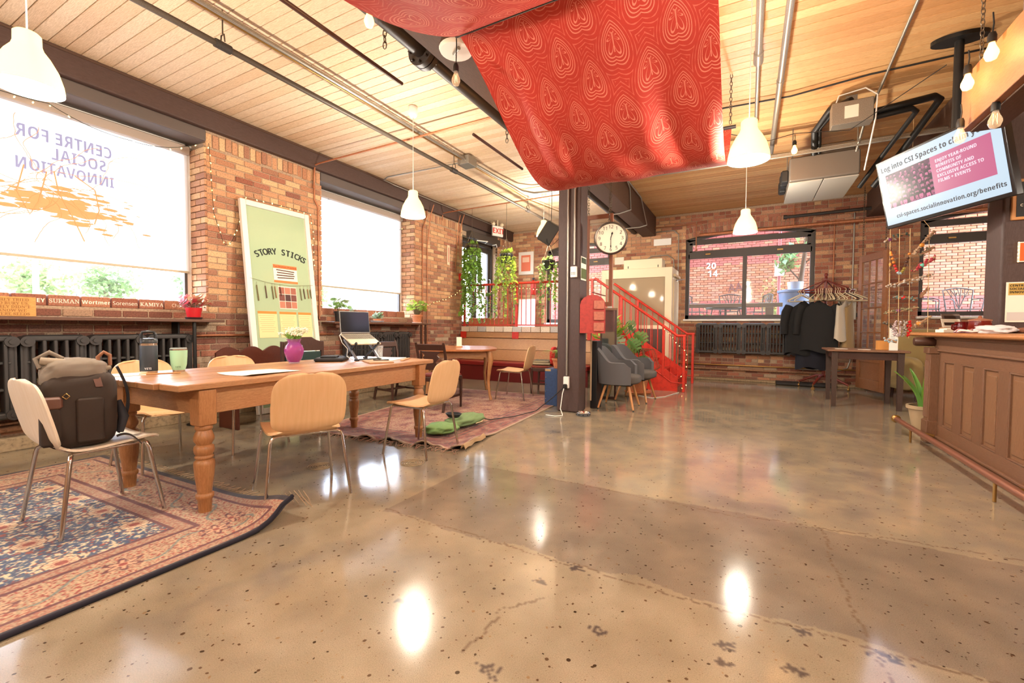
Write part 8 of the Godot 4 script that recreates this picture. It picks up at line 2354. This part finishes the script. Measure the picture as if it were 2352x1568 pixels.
func right_side() -> void:
	var rc := Vector3(1.24, 0, -9.82)
	var t := thing("coat_rack", "red-brown round coat rack with curved feet on casters", "coat rack", rc)
	var red := tex(mat(Color(0.46, 0.17, 0.12), 0.45), T.blot, Vector3(3, 3, 3))
	part(t, "pole", MB.new().cyl(Vector3(0, 0.22, 0), Vector3(0, 2.03, 0), 0.024, 12), red)
	part(t, "finial", MB.new().lathe([Vector2(0.02, 2.02), Vector2(0.03, 2.04), Vector2(0.018, 2.06), Vector2(0.036, 2.09), Vector2(0.025, 2.12), Vector2(0, 2.13)], Vector3.ZERO, 14), red)
	var ring := []
	for i in 32: ring.append(Vector3(cos(TAU * i / 32) * 0.42, 1.80, sin(TAU * i / 32) * 0.42))
	part(t, "hanging_ring", MB.new().tube(ring, 0.016, 8, true), red)
	for k in 6: part(t, "brace", MB.new().cyl(Vector3(0, 2.0, 0), Vector3(cos(k * TAU / 6) * 0.42, 1.81, sin(k * TAU / 6) * 0.42), 0.010, 8), red)
	for k in 4:
		var d := Vector3(cos(k * PI / 2 + 0.5), 0, sin(k * PI / 2 + 0.5))
		part(t, "foot", MB.new().tube([Vector3(0, 0.24, 0), d * 0.12 + Vector3(0, 0.24, 0), d * 0.26 + Vector3(0, 0.17, 0), d * 0.40 + Vector3(0, 0.10, 0)], [0.026, 0.024, 0.022, 0.018], 8), red)
		part(t, "caster", MB.new().lathe([Vector2(0, -0.012), Vector2(0.03, -0.012), Vector2(0.03, 0.012), Vector2(0, 0.012)], d * 0.40 + Vector3(0, 0.030, 0), 12, Basis(d, PI / 2) if false else Basis(d.cross(Vector3.UP), d, Vector3.UP)).cyl(d * 0.40 + Vector3(0, 0.05, 0), d * 0.40 + Vector3(0, 0.11, 0), 0.010, 6), M.brass)
	# hangers on the ring
	var hm := hanger_mesh().mesh()
	var cream_h := mat(Color(0.86, 0.80, 0.66), 0.5)
	var dark_h := mat(Color(0.16, 0.15, 0.14), 0.5)
	var angs := [1.2, 1.28, 1.36, 1.44, 1.5, 1.56, 1.62, 1.68, 1.74, 1.80, 1.86, 1.95, 2.05, 0.9, 0.98, 0.75, 0.25, 0.10, -0.08, 2.55, 2.75, 2.9]
	for k in angs.size():
		var a: float = angs[k]
		var o := one("clothes_hanger", "cream plastic clothes hanger on the round coat rack" if k % 5 != 3 else "black clothes hanger on the round coat rack", "hanger", hm, cream_h if k % 5 != 3 else dark_h, rc + Vector3(cos(a) * 0.42, 1.792, sin(a) * 0.42), -rad_to_deg(a) + rng.randf_range(-8, 8), "hangers on the round coat rack")
	garment("black coat hanging on the left of the round coat rack", rc + Vector3(-0.36, 1.62, 0.22), 12, 0.26, 0.98, mat(Color(0.055, 0.055, 0.06), 0.9), 101, true)
	garment("black jacket with draped sleeves on the round coat rack", rc + Vector3(-0.14, 1.62, 0.34), -14, 0.27, 0.92, mat(Color(0.075, 0.072, 0.072), 0.9), 102, true)
	garment("dark navy long coat behind the black jackets", rc + Vector3(-0.22, 1.60, 0.20), 5, 0.22, 1.22, mat(Color(0.07, 0.075, 0.12), 0.9), 103, false)
	garment("cream knitted cardigan on the right of the coat rack", rc + Vector3(0.20, 1.63, 0.36), 64, 0.20, 0.72, tex(mat(Color(0.84, 0.80, 0.72), 0.95), T.weave, Vector3(10, 10, 10)), 104, false)
	garment("beige striped scarf-like top behind the cream cardigan", rc + Vector3(0.30, 1.62, 0.28), 70, 0.18, 0.86, tex(mat(Color(0.66, 0.55, 0.38), 0.95), T.weave, Vector3(10, 10, 10)), 105, false)
	var tr := thing("metal_tray", "long black floor tray below the coat rack", "tray", Vector3(0.98, 0, -10.12))
	part(tr, "tray", MB.new().rbox(Vector3(0, 0.03, 0), Vector3(0.95, 0.05, 0.24), 0.012), mat(Color(0.13, 0.11, 0.10), 0.5))
	part(tr, "rim", MB.new().box(Vector3(0, 0.06, 0.115), Vector3(0.95, 0.012, 0.012)).box(Vector3(0, 0.06, -0.115), Vector3(0.95, 0.012, 0.012)), M.black)
	# small wooden table
	var st := thing("side_table", "small dark-legged wooden table in front of the coat rack", "table", Vector3(1.47, 0, -8.02), -2)
	part(st, "table_top", MB.new().rbox(Vector3(0, 0.80, 0), Vector3(0.90, 0.03, 0.84), 0.008), tex(mat(Color(0.56, 0.42, 0.33), 0.35), T.oak, Vector3(0.6, 5, 5)))
	for s in [-1, 1]:
		part(st, "apron", MB.new().rbox(Vector3(0, 0.73, s * 0.355), Vector3(0.70, 0.10, 0.022), 0.004), M.walnut)
		part(st, "apron", MB.new().rbox(Vector3(s * 0.355, 0.73, 0), Vector3(0.022, 0.10, 0.70), 0.004), M.walnut)
		for q in [-1, 1]: part(st, "leg", MB.new().prism(PackedVector2Array([Vector2(-0.024, 0), Vector2(0.024, 0), Vector2(0.036, 0.785), Vector2(-0.036, 0.785)]), 0.066, Transform3D(Basis(), Vector3(s * 0.36, 0, q * 0.355))), tex(mat(Color(0.27, 0.19, 0.15), 0.6), T.oak, Vector3(5, 0.6, 5)))
	var ty := 0.815
	one("leaflet", "white leaflet on the near left corner of the side table", "leaflet", MB.new().box(Vector3.ZERO, Vector3(0.12, 0.004, 0.09)), M.paper, Vector3(1.20, ty + 0.002, -7.86), 20)
	one("leaflet", "white leaflet in the middle of the side table", "leaflet", MB.new().box(Vector3.ZERO, Vector3(0.14, 0.004, 0.10)), M.paper, Vector3(1.45, ty + 0.002, -7.78), -15)
	one("kraft_box", "small orange-brown kraft box on the side table", "box", MB.new().rbox(Vector3(0, 0.065, 0), Vector3(0.14, 0.13, 0.08), 0.004), mat(Color(0.80, 0.55, 0.28), 0.8), Vector3(1.68, ty, -7.92), 5)
	var cd := thing("tall_card", "tall narrow white printed card standing on the side table", "card", Vector3(1.77, ty, -7.80), -6)
	part(cd, "card", MB.new().rbox(Vector3(0, 0.16, 0), Vector3(0.095, 0.32, 0.008), 0.002), M.white)
	for k in 6: part(cd, "text_line", MB.new().box(Vector3(-0.008, 0.27 - k * 0.025, 0.005), Vector3(0.05 - 0.008 * (k % 3), 0.005, 0.001)), mat(Color(0.45, 0.48, 0.55), 0.8))
	# old panelled door hung on chains
	var dr := thing("hanging_door", "old glazed wooden door hung on chains beside the coat rack", "door", Vector3(1.86, 0.06, -9.52))
	dr.rotation_degrees.y = -74
	var dm := tex(mat(Color(0.64, 0.43, 0.27), 0.6), T.oak, Vector3(4, 0.5, 4))
	var dmx := tex(mat(Color(0.60, 0.40, 0.25), 0.6), T.oak, Vector3(0.5, 4, 4))
	for s in [-1, 1]: part(dr, "stile", MB.new().rbox(Vector3(s * 0.35, 1.17, 0), Vector3(0.10, 2.34, 0.042), 0.005), dm)
	part(dr, "top_rail", MB.new().rbox(Vector3(0, 2.28, 0), Vector3(0.60, 0.12, 0.042), 0.005), dmx)
	part(dr, "lock_rail", MB.new().rbox(Vector3(0, 0.52, 0), Vector3(0.60, 0.10, 0.042), 0.005), dmx)
	part(dr, "bottom_rail", MB.new().rbox(Vector3(0, 0.09, 0), Vector3(0.60, 0.18, 0.042), 0.005), dmx)
	part(dr, "lower_panel", MB.new().rbox(Vector3(0, 0.33, 0), Vector3(0.60, 0.30, 0.02), 0.004), dmx)
	for x in [-0.10, 0.10]: part(dr, "glazing_bar", MB.new().rbox(Vector3(x, 1.40, 0), Vector3(0.022, 1.66, 0.03), 0.004), dm)
	for y in [0.99, 1.41, 1.83]: part(dr, "cross_bar", MB.new().rbox(Vector3(0, y, 0), Vector3(0.60, 0.022, 0.03), 0.004), dmx)
	for i in 3:
		for j in 4: part(dr, "pane", MB.new().box(Vector3((i - 1) * 0.205, 0.78 + j * 0.42, 0), Vector3(0.18, 0.39, 0.004)), M.glass)
	for x in [-0.33, 0.33]: part(dr, "chain", chain(Vector3(x, 2.34, 0), Vector3(x, CY - 0.06, 0), 0.055), M.chain)
	stick_mobile()
	# pale armchair and snake plant behind the bar end
	var so := thing("beige_armchair", "pale beige upholstered armchair in the corner behind the bar", "armchair", Vector3(2.50, 0, -9.15), 18)
	var bg := tex(mat(Color(0.72, 0.63, 0.42), 0.95), T.weave, Vector3(10, 10, 10))
	part(so, "back", lump(Vector3(0, 0.72, -0.26), Vector3(0.40, 0.40, 0.12), 4.0), bg)
	part(so, "seat", lump(Vector3(0, 0.38, 0.08), Vector3(0.36, 0.14, 0.36), 5.0), bg)
	for s in [-1, 1]: part(so, "arm", lump(Vector3(s * 0.38, 0.42, 0.05), Vector3(0.10, 0.26, 0.38), 4.0), bg)
	for s in [-1, 1]:
		for q in [-1, 1]: part(so, "leg", MB.new().cyl(Vector3(s * 0.32, 0, q * 0.28), Vector3(s * 0.30, 0.28, q * 0.26), 0.022, 8), M.walnut)
	var sn := thing("snake_plant", "snake plant in a beige pot at the end of the bar", "potted plant", Vector3(1.74, 0, -6.42))
	part(sn, "pot", MB.new().lathe([Vector2(0, 0), Vector2(0.10, 0), Vector2(0.135, 0.22), Vector2(0.155, 0.225), Vector2(0.155, 0.26), Vector2(0.135, 0.26)], Vector3.ZERO, 22), mat(Color(0.66, 0.57, 0.44), 0.7))
	part(sn, "soil", MB.new().lathe([Vector2(0.13, 0.24), Vector2(0, 0.245)], Vector3.ZERO, 16), M.soil)
	for k in 7:
		var an := k * 0.9
		var lean := Vector3(cos(an), 0, sin(an)) * (0.05 + 0.015 * k)
		part(sn, "leaf", MB.new().sheet(4, 10, func(u: float, v: float) -> Vector3:
			var w := 0.032 * pow(1.0 - v, 0.5) + 0.004
			var sd := Vector3(-sin(an), 0, cos(an))
			return Vector3(cos(an) * 0.04, 0.23, sin(an) * 0.04) + lean * v * v * 2.0 + Vector3(0, v * (0.36 + 0.03 * (k % 3)), 0) + sd * (u - 0.5) * 2.0 * w + Vector3(cos(an), 0, sin(an)) * 0.012 * sin(PI * u), 0.003), [M.leaf, leaf_mat(Color(0.36, 0.55, 0.22))][k % 2])

func garment(label: String, at: Vector3, yaw: float, w: float, l: float, m: Material, sd: int, sleeves: bool) -> void:
	var t := thing("hanging_garment", label, "clothing", at, yaw, "clothes on the round coat rack")
	var nz := noise(0.012, 3, sd)
	part(t, "body", MB.new().sheet(28, 24, func(u: float, v: float) -> Vector3:
		var a := -u * TAU
		var ww := w * (0.55 + 0.45 * smoothstep(0.0, 0.16, v)) * (1.0 + 0.12 * v)
		var dd := 0.075 * (0.7 + 0.6 * v)
		var fold := 1.0 + 0.16 * v * sin(a * 5.0 + sd) + 0.10 * nz.get_noise_2d(u * 300.0, v * 200.0)
		var sh := 0.11 * pow(absf(cos(a)), 2.0) * (1.0 - smoothstep(0.0, 0.2, v))
		return Vector3(cos(a) * ww * (1.0 if v > 0 else 0.35), -l * v - sh + (0.03 * sin(a * 3.0 + sd) * v), sin(a) * dd * fold), 0.0, true), m)
	if sleeves:
		for s in [-1, 1]:
			part(t, "sleeve", MB.new().tube([Vector3(s * w * 0.86, -0.10, 0), Vector3(s * w * 1.08, -0.22, 0.02), Vector3(s * w * 1.18, -0.42, 0.03), Vector3(s * w * 1.20, -0.62, 0.05)], [0.07, 0.075, 0.066, 0.058], 12), m)

func stick_mobile() -> void:
	var t := thing("stick_mobile", "hanging mobile of yarn-wrapped sticks and beads beside the bar", "mobile", Vector3(0, 0, -6.7))
	var cols := [Color(0.62, 0.56, 0.50), Color(0.24, 0.30, 0.28), Color(0.62, 0.52, 0.42), Color(0.55, 0.50, 0.40), Color(0.62, 0.20, 0.24), Color(0.70, 0.66, 0.62), Color(0.40, 0.48, 0.46), Color(0.58, 0.40, 0.34), Color(0.52, 0.50, 0.38), Color(0.40, 0.38, 0.34), Color(0.72, 0.62, 0.50), Color(0.62, 0.70, 0.74), Color(0.72, 0.18, 0.16)]
	var S := [[1.42, 2.16, 1.5, 2.17], [1.5, 2.21, 1.65, 2.23], [1.66, 1.97, 1.82, 2.21], [1.73, 1.97, 1.83, 2.04], [1.67, 1.78, 1.83, 1.92], [1.44, 1.61, 1.83, 1.73], [1.52, 1.49, 1.72, 1.46], [1.75, 1.48, 1.82, 1.59], [1.44, 1.3, 1.73, 1.36], [1.44, 1.19, 1.59, 1.08], [1.67, 1.11, 1.85, 1.26], [1.44, 0.98, 1.55, 0.95]]
	var r := RandomNumberGenerator.new()
	r.seed = 300
	for k in S.size():
		var s: Array = S[k]
		var z := r.randf_range(-0.05, 0.05)
		var a := Vector3(s[0], s[1], z)
		var b := Vector3(s[2], s[3], z + r.randf_range(-0.1, 0.1))
		var m := a.lerp(b, 0.5) + Vector3(0, r.randf_range(-0.015, 0.02), 0)
		var st := part(t, "stick", MB.new().tube([a, m, b], [0.011, 0.014, 0.012], 7), mat(Color(0.60, 0.45, 0.33), 0.8))
		var yb := MB.new()
		var n := int((b - a).length() / 0.022)
		for i in n:
			var p := a.lerp(b, (i + 0.3) / n)
			for q in 3: yb.ball(p + Vector3(r.randfn(), r.randfn(), r.randfn()) * 0.010, r.randf_range(0.008, 0.015), 6, 4)
		part(st, "yarn", yb, mat(cols[k], 0.95))
		if k % 2 == 0: part(st, "bead", MB.new().ball(a.lerp(b, 0.4), 0.024, 10, 7), mat([Color(0.45, 0.16, 0.40), Color(0.85, 0.55, 0.20), Color(0.40, 0.70, 0.62), Color(0.78, 0.16, 0.15)][(k / 2) % 4], 0.5))
	# bead loop and red tassel
	var lp := []
	for i in 16:
		var q := i / 15.0
		lp.append(Vector3(1.47 + 0.16 * q, 1.98 - 0.22 * sin(PI * q) - 0.0, 0.02))
	for i in lp.size(): part(t, "bead", MB.new().ball(lp[i], 0.016, 8, 6), mat([Color(0.80, 0.45, 0.15), Color(0.72, 0.14, 0.12), Color(0.62, 0.70, 0.74), Color(0.56, 0.50, 0.20), Color(0.28, 0.15, 0.10)][(i / 3) % 5], 0.5))
	for i in 7: part(t, "bead", MB.new().ball(Vector3(1.465, 2.05 - i * 0.045, 0.0), Vector3(0.013, 0.022, 0.013), 8, 6), mat([Color(0.42, 0.26, 0.12), Color(0.85, 0.55, 0.18), Color(0.30, 0.16, 0.10)][i % 3], 0.5))
	for i in 4:
		var fb := MB.new()
		for j in 26: fb.ball(Vector3(1.53 + i * 0.042, 1.20 - j * 0.007, 0.0) + Vector3(r.randfn(), 0, r.randfn()) * 0.010, 0.011, 6, 4)
		part(t, "tassel", fb, mat([Color(0.70, 0.62, 0.62), Color(0.80, 0.72, 0.72), Color(0.66, 0.62, 0.58), Color(0.80, 0.12, 0.12)][i], 0.95))
	for x in [1.455, 1.54, 1.635, 1.80]:
		part(t, "string", MB.new().tube([Vector3(x, 2.28, 0), Vector3(x + 0.008, 1.6, 0.01), Vector3(x + 0.02, 1.0, 0)], 0.0035, 5), mat(Color(0.80, 0.68, 0.50), 0.9))
	part(t, "suspension", MB.new().tube([Vector3(1.455, 2.28, 0), Vector3(1.63, 2.55, 0), Vector3(1.80, 2.28, 0)], 0.003, 4).cyl(Vector3(1.63, 2.55, 0), Vector3(1.63, CY, 0), 0.003, 4), mat(Color(0.80, 0.68, 0.50), 0.9))

# ------------------------------------------------------------------ bar
func bar() -> void:
	var t := thing("bar_counter", "long panelled oak bar with a fluted end pilaster", "bar", Vector3(1.62, 0, -2.37))
	var L := 6.74           # z from -5.74 to +1.0
	part(t, "carcass", MB.new().box(Vector3(0.36, 0.52, 0), Vector3(0.66, 1.0, L - 0.02)), M.oak_z)
	part(t, "bottom_rail", MB.new().rbox(Vector3(0.012, 0.135, 0), Vector3(0.024, 0.115, L - 0.02), 0.004), M.oak_z)
	part(t, "top_rail", MB.new().rbox(Vector3(0.012, 0.855, 0), Vector3(0.024, 0.10, L - 0.02), 0.004), M.oak_z)
	part(t, "frieze", MB.new().rbox(Vector3(0.006, 0.965, 0), Vector3(0.03, 0.12, L - 0.02), 0.004), M.oak_z)
	part(t, "frieze_moulding", MB.new().rbox(Vector3(-0.004, 0.905, 0), Vector3(0.035, 0.022, L - 0.02), 0.008).rbox(Vector3(-0.002, 1.02, 0), Vector3(0.04, 0.03, L - 0.02), 0.010), M.oak_z)
	part(t, "base_moulding", MB.new().rbox(Vector3(-0.012, 0.03, 0), Vector3(0.06, 0.06, L), 0.010).rbox(Vector3(-0.004, 0.072, 0), Vector3(0.035, 0.03, L), 0.012), M.oak_z)
	var k := 0
	var z := -L / 2 + 0.22
	while z < L / 2 - 0.1:
		part(t, "stile", MB.new().rbox(Vector3(0.012, 0.50, z - 0.075), Vector3(0.024, 0.62, 0.145), 0.004), M.oak_v)
		var pz := z + 0.122
		var pn := part(t, "panel", MB.new().rbox(Vector3(0.020, 0.498, pz), Vector3(0.012, 0.62, 0.245), 0.003), M.oak_panel)
		part(pn, "raised_field", MB.new().rbox(Vector3(0.012, 0.498, pz), Vector3(0.014, 0.52, 0.155), 0.006), M.oak_panel)
		part(pn, "panel_moulding", MB.new().rbox(Vector3(0.010, 0.80, pz), Vector3(0.022, 0.016, 0.245), 0.006).rbox(Vector3(0.010, 0.20, pz), Vector3(0.022, 0.016, 0.245), 0.006).rbox(Vector3(0.010, 0.50, pz - 0.115), Vector3(0.022, 0.61, 0.016), 0.006).rbox(Vector3(0.010, 0.50, pz + 0.115), Vector3(0.022, 0.61, 0.016), 0.006), M.oak_v)
		z += 0.391
		k += 1
	# end pilaster
	var pz := -L / 2 + 0.045
	part(t, "pilaster", MB.new().rbox(Vector3(-0.03, 0.52, pz), Vector3(0.07, 0.70, 0.13), 0.006), M.oak_v)
	for f in 4: part(t, "flute", MB.new().cyl(Vector3(-0.066, 0.25, pz - 0.042 + f * 0.028), Vector3(-0.066, 0.80, pz - 0.042 + f * 0.028), 0.009, 8), M.oak_v)
	part(t, "pilaster_base", MB.new().rbox(Vector3(-0.035, 0.11, pz), Vector3(0.09, 0.22, 0.15), 0.008), M.oak_v)
	part(t, "pilaster_cap", MB.new().rbox(Vector3(-0.035, 0.90, pz), Vector3(0.09, 0.06, 0.15), 0.006), M.oak_v)
	part(t, "corbel", MB.new().lathe([Vector2(0, -0.09), Vector2(0.036, -0.09), Vector2(0.045, -0.075), Vector2(0.045, 0.075), Vector2(0.036, 0.09), Vector2(0, 0.09)], Vector3(-0.075, 0.985, pz - 0.03), 18, Basis(Vector3.BACK, PI / 2)), mat(Color(0.30, 0.19, 0.14), 0.4))
	part(t, "end_panel", MB.new().rbox(Vector3(0.36, 0.52, -L / 2 + 0.002), Vector3(0.64, 0.98, 0.02), 0.004), M.oak_v)
	part(t, "counter_top", MB.new().rbox(Vector3(0.30, 1.055, -0.17), Vector3(0.84, 0.04, L + 0.34), 0.018), M.oak_top)
	var fr := thing("foot_rail", "copper foot rail with a brass ball end along the bar", "rail", Vector3(1.41, 0.15, 0))
	part(fr, "rail", MB.new().cyl(Vector3(0, 0, -6.0), Vector3(0, 0, 1.0), 0.025, 14), mat(Color(0.62, 0.43, 0.34), 0.32, 0.7))
	part(fr, "ball_end", MB.new().ball(Vector3(0, 0, -6.03), 0.042, 16, 12), M.brass)
	for zz in [-5.55, -3.9, -2.2, -0.4]: part(fr, "bracket", MB.new().tube([Vector3(0, 0, zz), Vector3(0.06, -0.04, zz), Vector3(0.17, -0.06, zz)], 0.014, 8).tube([Vector3(0, -0.02, zz), Vector3(0.0, -0.146, zz)], 0.010, 8), M.brass)
	# on the counter
	var cy := 1.075
	var mg := thing("maroon_mug", "glossy maroon mug with a handle on the bar", "mug", Vector3(1.70, cy, -5.42))
	var glaze := mat(Color(0.36, 0.06, 0.06), 0.12)
	part(mg, "body", MB.new().lathe([Vector2(0, 0), Vector2(0.035, 0), Vector2(0.052, 0.03), Vector2(0.054, 0.06), Vector2(0.044, 0.095), Vector2(0.046, 0.10), Vector2(0.042, 0.10), Vector2(0, 0.09)], Vector3.ZERO, 22), glaze)
	part(mg, "handle", MB.new().tube([Vector3(-0.04, 0.08, 0.03), Vector3(-0.075, 0.07, 0.04), Vector3(-0.075, 0.035, 0.04), Vector3(-0.045, 0.02, 0.03)], 0.007, 6), glaze)
	var tp := thing("maroon_pot", "maroon glazed lidded pot behind the mug on the bar", "pot", Vector3(1.76, cy, -5.24))
	part(tp, "body", MB.new().lathe([Vector2(0, 0), Vector2(0.070, 0), Vector2(0.078, 0.02), Vector2(0.070, 0.105), Vector2(0, 0.105)], Vector3.ZERO, 24), mat(Color(0.42, 0.11, 0.07), 0.15))
	part(tp, "lid", MB.new().lathe([Vector2(0.074, 0.105), Vector2(0.074, 0.115), Vector2(0.03, 0.125), Vector2(0.012, 0.13), Vector2(0.014, 0.145), Vector2(0, 0.15)], Vector3.ZERO, 24), mat(Color(0.62, 0.40, 0.30), 0.3))
	var pc := thing("postcard_stand", "wooden stand of photo postcards on the bar end", "postcards", Vector3(1.74, cy, -5.80), 30)
	part(pc, "stand", MB.new().rbox(Vector3(0, 0.025, 0.03), Vector3(0.22, 0.05, 0.08), 0.006), tex(mat(Color(0.66, 0.46, 0.30), 0.5), T.oak, Vector3(0.6, 5, 5)))
	for q in 2: part(pc, "postcard", MB.new().rbox(Vector3(0.01 + q * 0.03, 0.085 + q * 0.05, 0.0 - q * 0.03), Vector3(0.19, 0.10, 0.004), 0.001, Basis(Vector3.RIGHT, -0.3)), [M.paper, mat(Color(0.48, 0.40, 0.36), 0.6)][q])
	part(pc, "photo_strip", MB.new().rbox(Vector3(0.04, 0.15, -0.025), Vector3(0.16, 0.03, 0.004), 0.001, Basis(Vector3.RIGHT, -0.3)).rbox(Vector3(0.01, 0.085, 0.004), Vector3(0.15, 0.03, 0.003), 0.001, Basis(Vector3.RIGHT, -0.3)), mat(Color(0.22, 0.15, 0.13), 0.6))
	one("folded_leaflets", "small pile of white leaflets beside the postcard stand", "leaflets", MB.new().rbox(Vector3(0, 0.015, 0), Vector3(0.12, 0.03, 0.10), 0.004).rbox(Vector3(0.02, 0.036, 0), Vector3(0.10, 0.012, 0.09), 0.003, Basis(Vector3.BACK, 0.1)), M.paper, Vector3(1.66, cy, -5.62), 20)
	var rb := thing("lilac_ribbon", "tangle of lilac ribbon and white rings on the bar", "ribbon", Vector3(1.62, cy, -5.12))
	for q in 5:
		var pp := []
		for i in 12: pp.append(Vector3((0.03 + 0.01 * q) * cos(TAU * i / 12), 0.012 + 0.006 * (q % 3) + 0.006 * sin(i * 1.7), -0.08 + q * 0.05 + 0.03 * sin(TAU * i / 12)))
		part(rb, "loop", MB.new().tube(pp, 0.008, 6, true), [mat(Color(0.66, 0.50, 0.66), 0.7), M.white, mat(Color(0.78, 0.56, 0.56), 0.7)][q % 3])
	one("white_cloth", "crumpled white cloth bag on the bar near the column", "cloth", lump(Vector3(0, 0.03, 0), Vector3(0.08, 0.035, 0.16), 2.4, noise(0.02, 3, 95), 0.4), mat(Color(0.82, 0.80, 0.80), 0.7), Vector3(1.74, cy, -4.92), 15)
	var wd := thing("driftwood_sticks", "small heap of pale brown sticks on the bar", "sticks", Vector3(1.86, cy, -4.78))
	for q in 7: part(wd, "stick", MB.new().tube([Vector3(-0.05 + 0.01 * q, 0.012 + 0.012 * (q / 3), -0.13), Vector3(0.0 + 0.006 * q, 0.018 + 0.012 * (q / 3), 0.0), Vector3(-0.03 + 0.014 * q, 0.012 + 0.012 * (q / 3), 0.14)], [0.009, 0.012, 0.008], 7), tex(mat(Color(0.56, 0.36, 0.26), 0.8), T.oak, Vector3(4, 4, 0.6)))
	one("black_cable_coil", "coil of black cable on the bar against the column", "cable", MB.new().tube(range(0, 20).map(func(i): return Vector3(0.08 * cos(TAU * i / 20), 0.012, 0.08 * sin(TAU * i / 20))), 0.009, 6, true).tube(range(0, 20).map(func(i): return Vector3(0.065 * cos(TAU * i / 20), 0.03, 0.065 * sin(TAU * i / 20))), 0.009, 6, true), M.black, Vector3(1.80, cy, -5.08))
	# notices on the face of the bar column
	var cz := -5.295
	var n1 := thing("column_poster", "white and gold poster on the bar column", "poster", Vector3(2.02, 1.18, cz))
	part(n1, "sheet", MB.new().box(Vector3(0, 0.16, 0), Vector3(0.18, 0.34, 0.004)), M.paper)
	part(n1, "gold_panel", MB.new().box(Vector3(0.0, 0.27, 0.003), Vector3(0.15, 0.10, 0.002)), mat(Color(0.76, 0.62, 0.30), 0.7))
	var r := 0
	for s in ["CENTRE FOR", "SOCIAL", "INNOVATION"]:
		var l := lettering(n1, "heading", s, 0.026, M.ink, Transform3D(Basis(), Vector3(-0.07, 0.30 - r * 0.028, 0.005)), "Droid Sans", true)
		(l.mesh as TextMesh).horizontal_alignment = HORIZONTAL_ALIGNMENT_LEFT
		r += 1
	part(n1, "grey_panel", MB.new().box(Vector3(0.0, 0.04, 0.003), Vector3(0.16, 0.07, 0.002)), mat(Color(0.78, 0.76, 0.74), 0.7))
	var n2 := thing("letter_board", "black letter board in a pale wooden frame on the bar column", "letter board", Vector3(2.07, 2.05, cz))
	part(n2, "frame", MB.new().rbox(Vector3(0, 0.15, 0.0), Vector3(0.26, 0.34, 0.03), 0.005), M.ply_edge)
	part(n2, "felt", MB.new().box(Vector3(0, 0.15, 0.016), Vector3(0.21, 0.29, 0.002)), M.black)
	var lc := lettering(n2, "letters", "C", 0.03, M.paper, Transform3D(Basis(), Vector3(-0.075, 0.10, 0.018)), "Droid Sans", true)
	var n3 := thing("orange_print", "orange print edged with fairy bulbs on the bar column", "print", Vector3(2.09, 1.68, cz))
	part(n3, "frame", MB.new().rbox(Vector3(0, 0.08, 0), Vector3(0.20, 0.17, 0.02), 0.004), M.white)
	part(n3, "print", MB.new().box(Vector3(0, 0.08, 0.011), Vector3(0.18, 0.15, 0.002)), mat(Color(0.86, 0.36, 0.10), 0.6))
	for q in 6: part(n3, "bulb", MB.new().ball(Vector3(-0.10, 0.0 + q * 0.032, 0.014), 0.006, 6, 4), M.bulb)
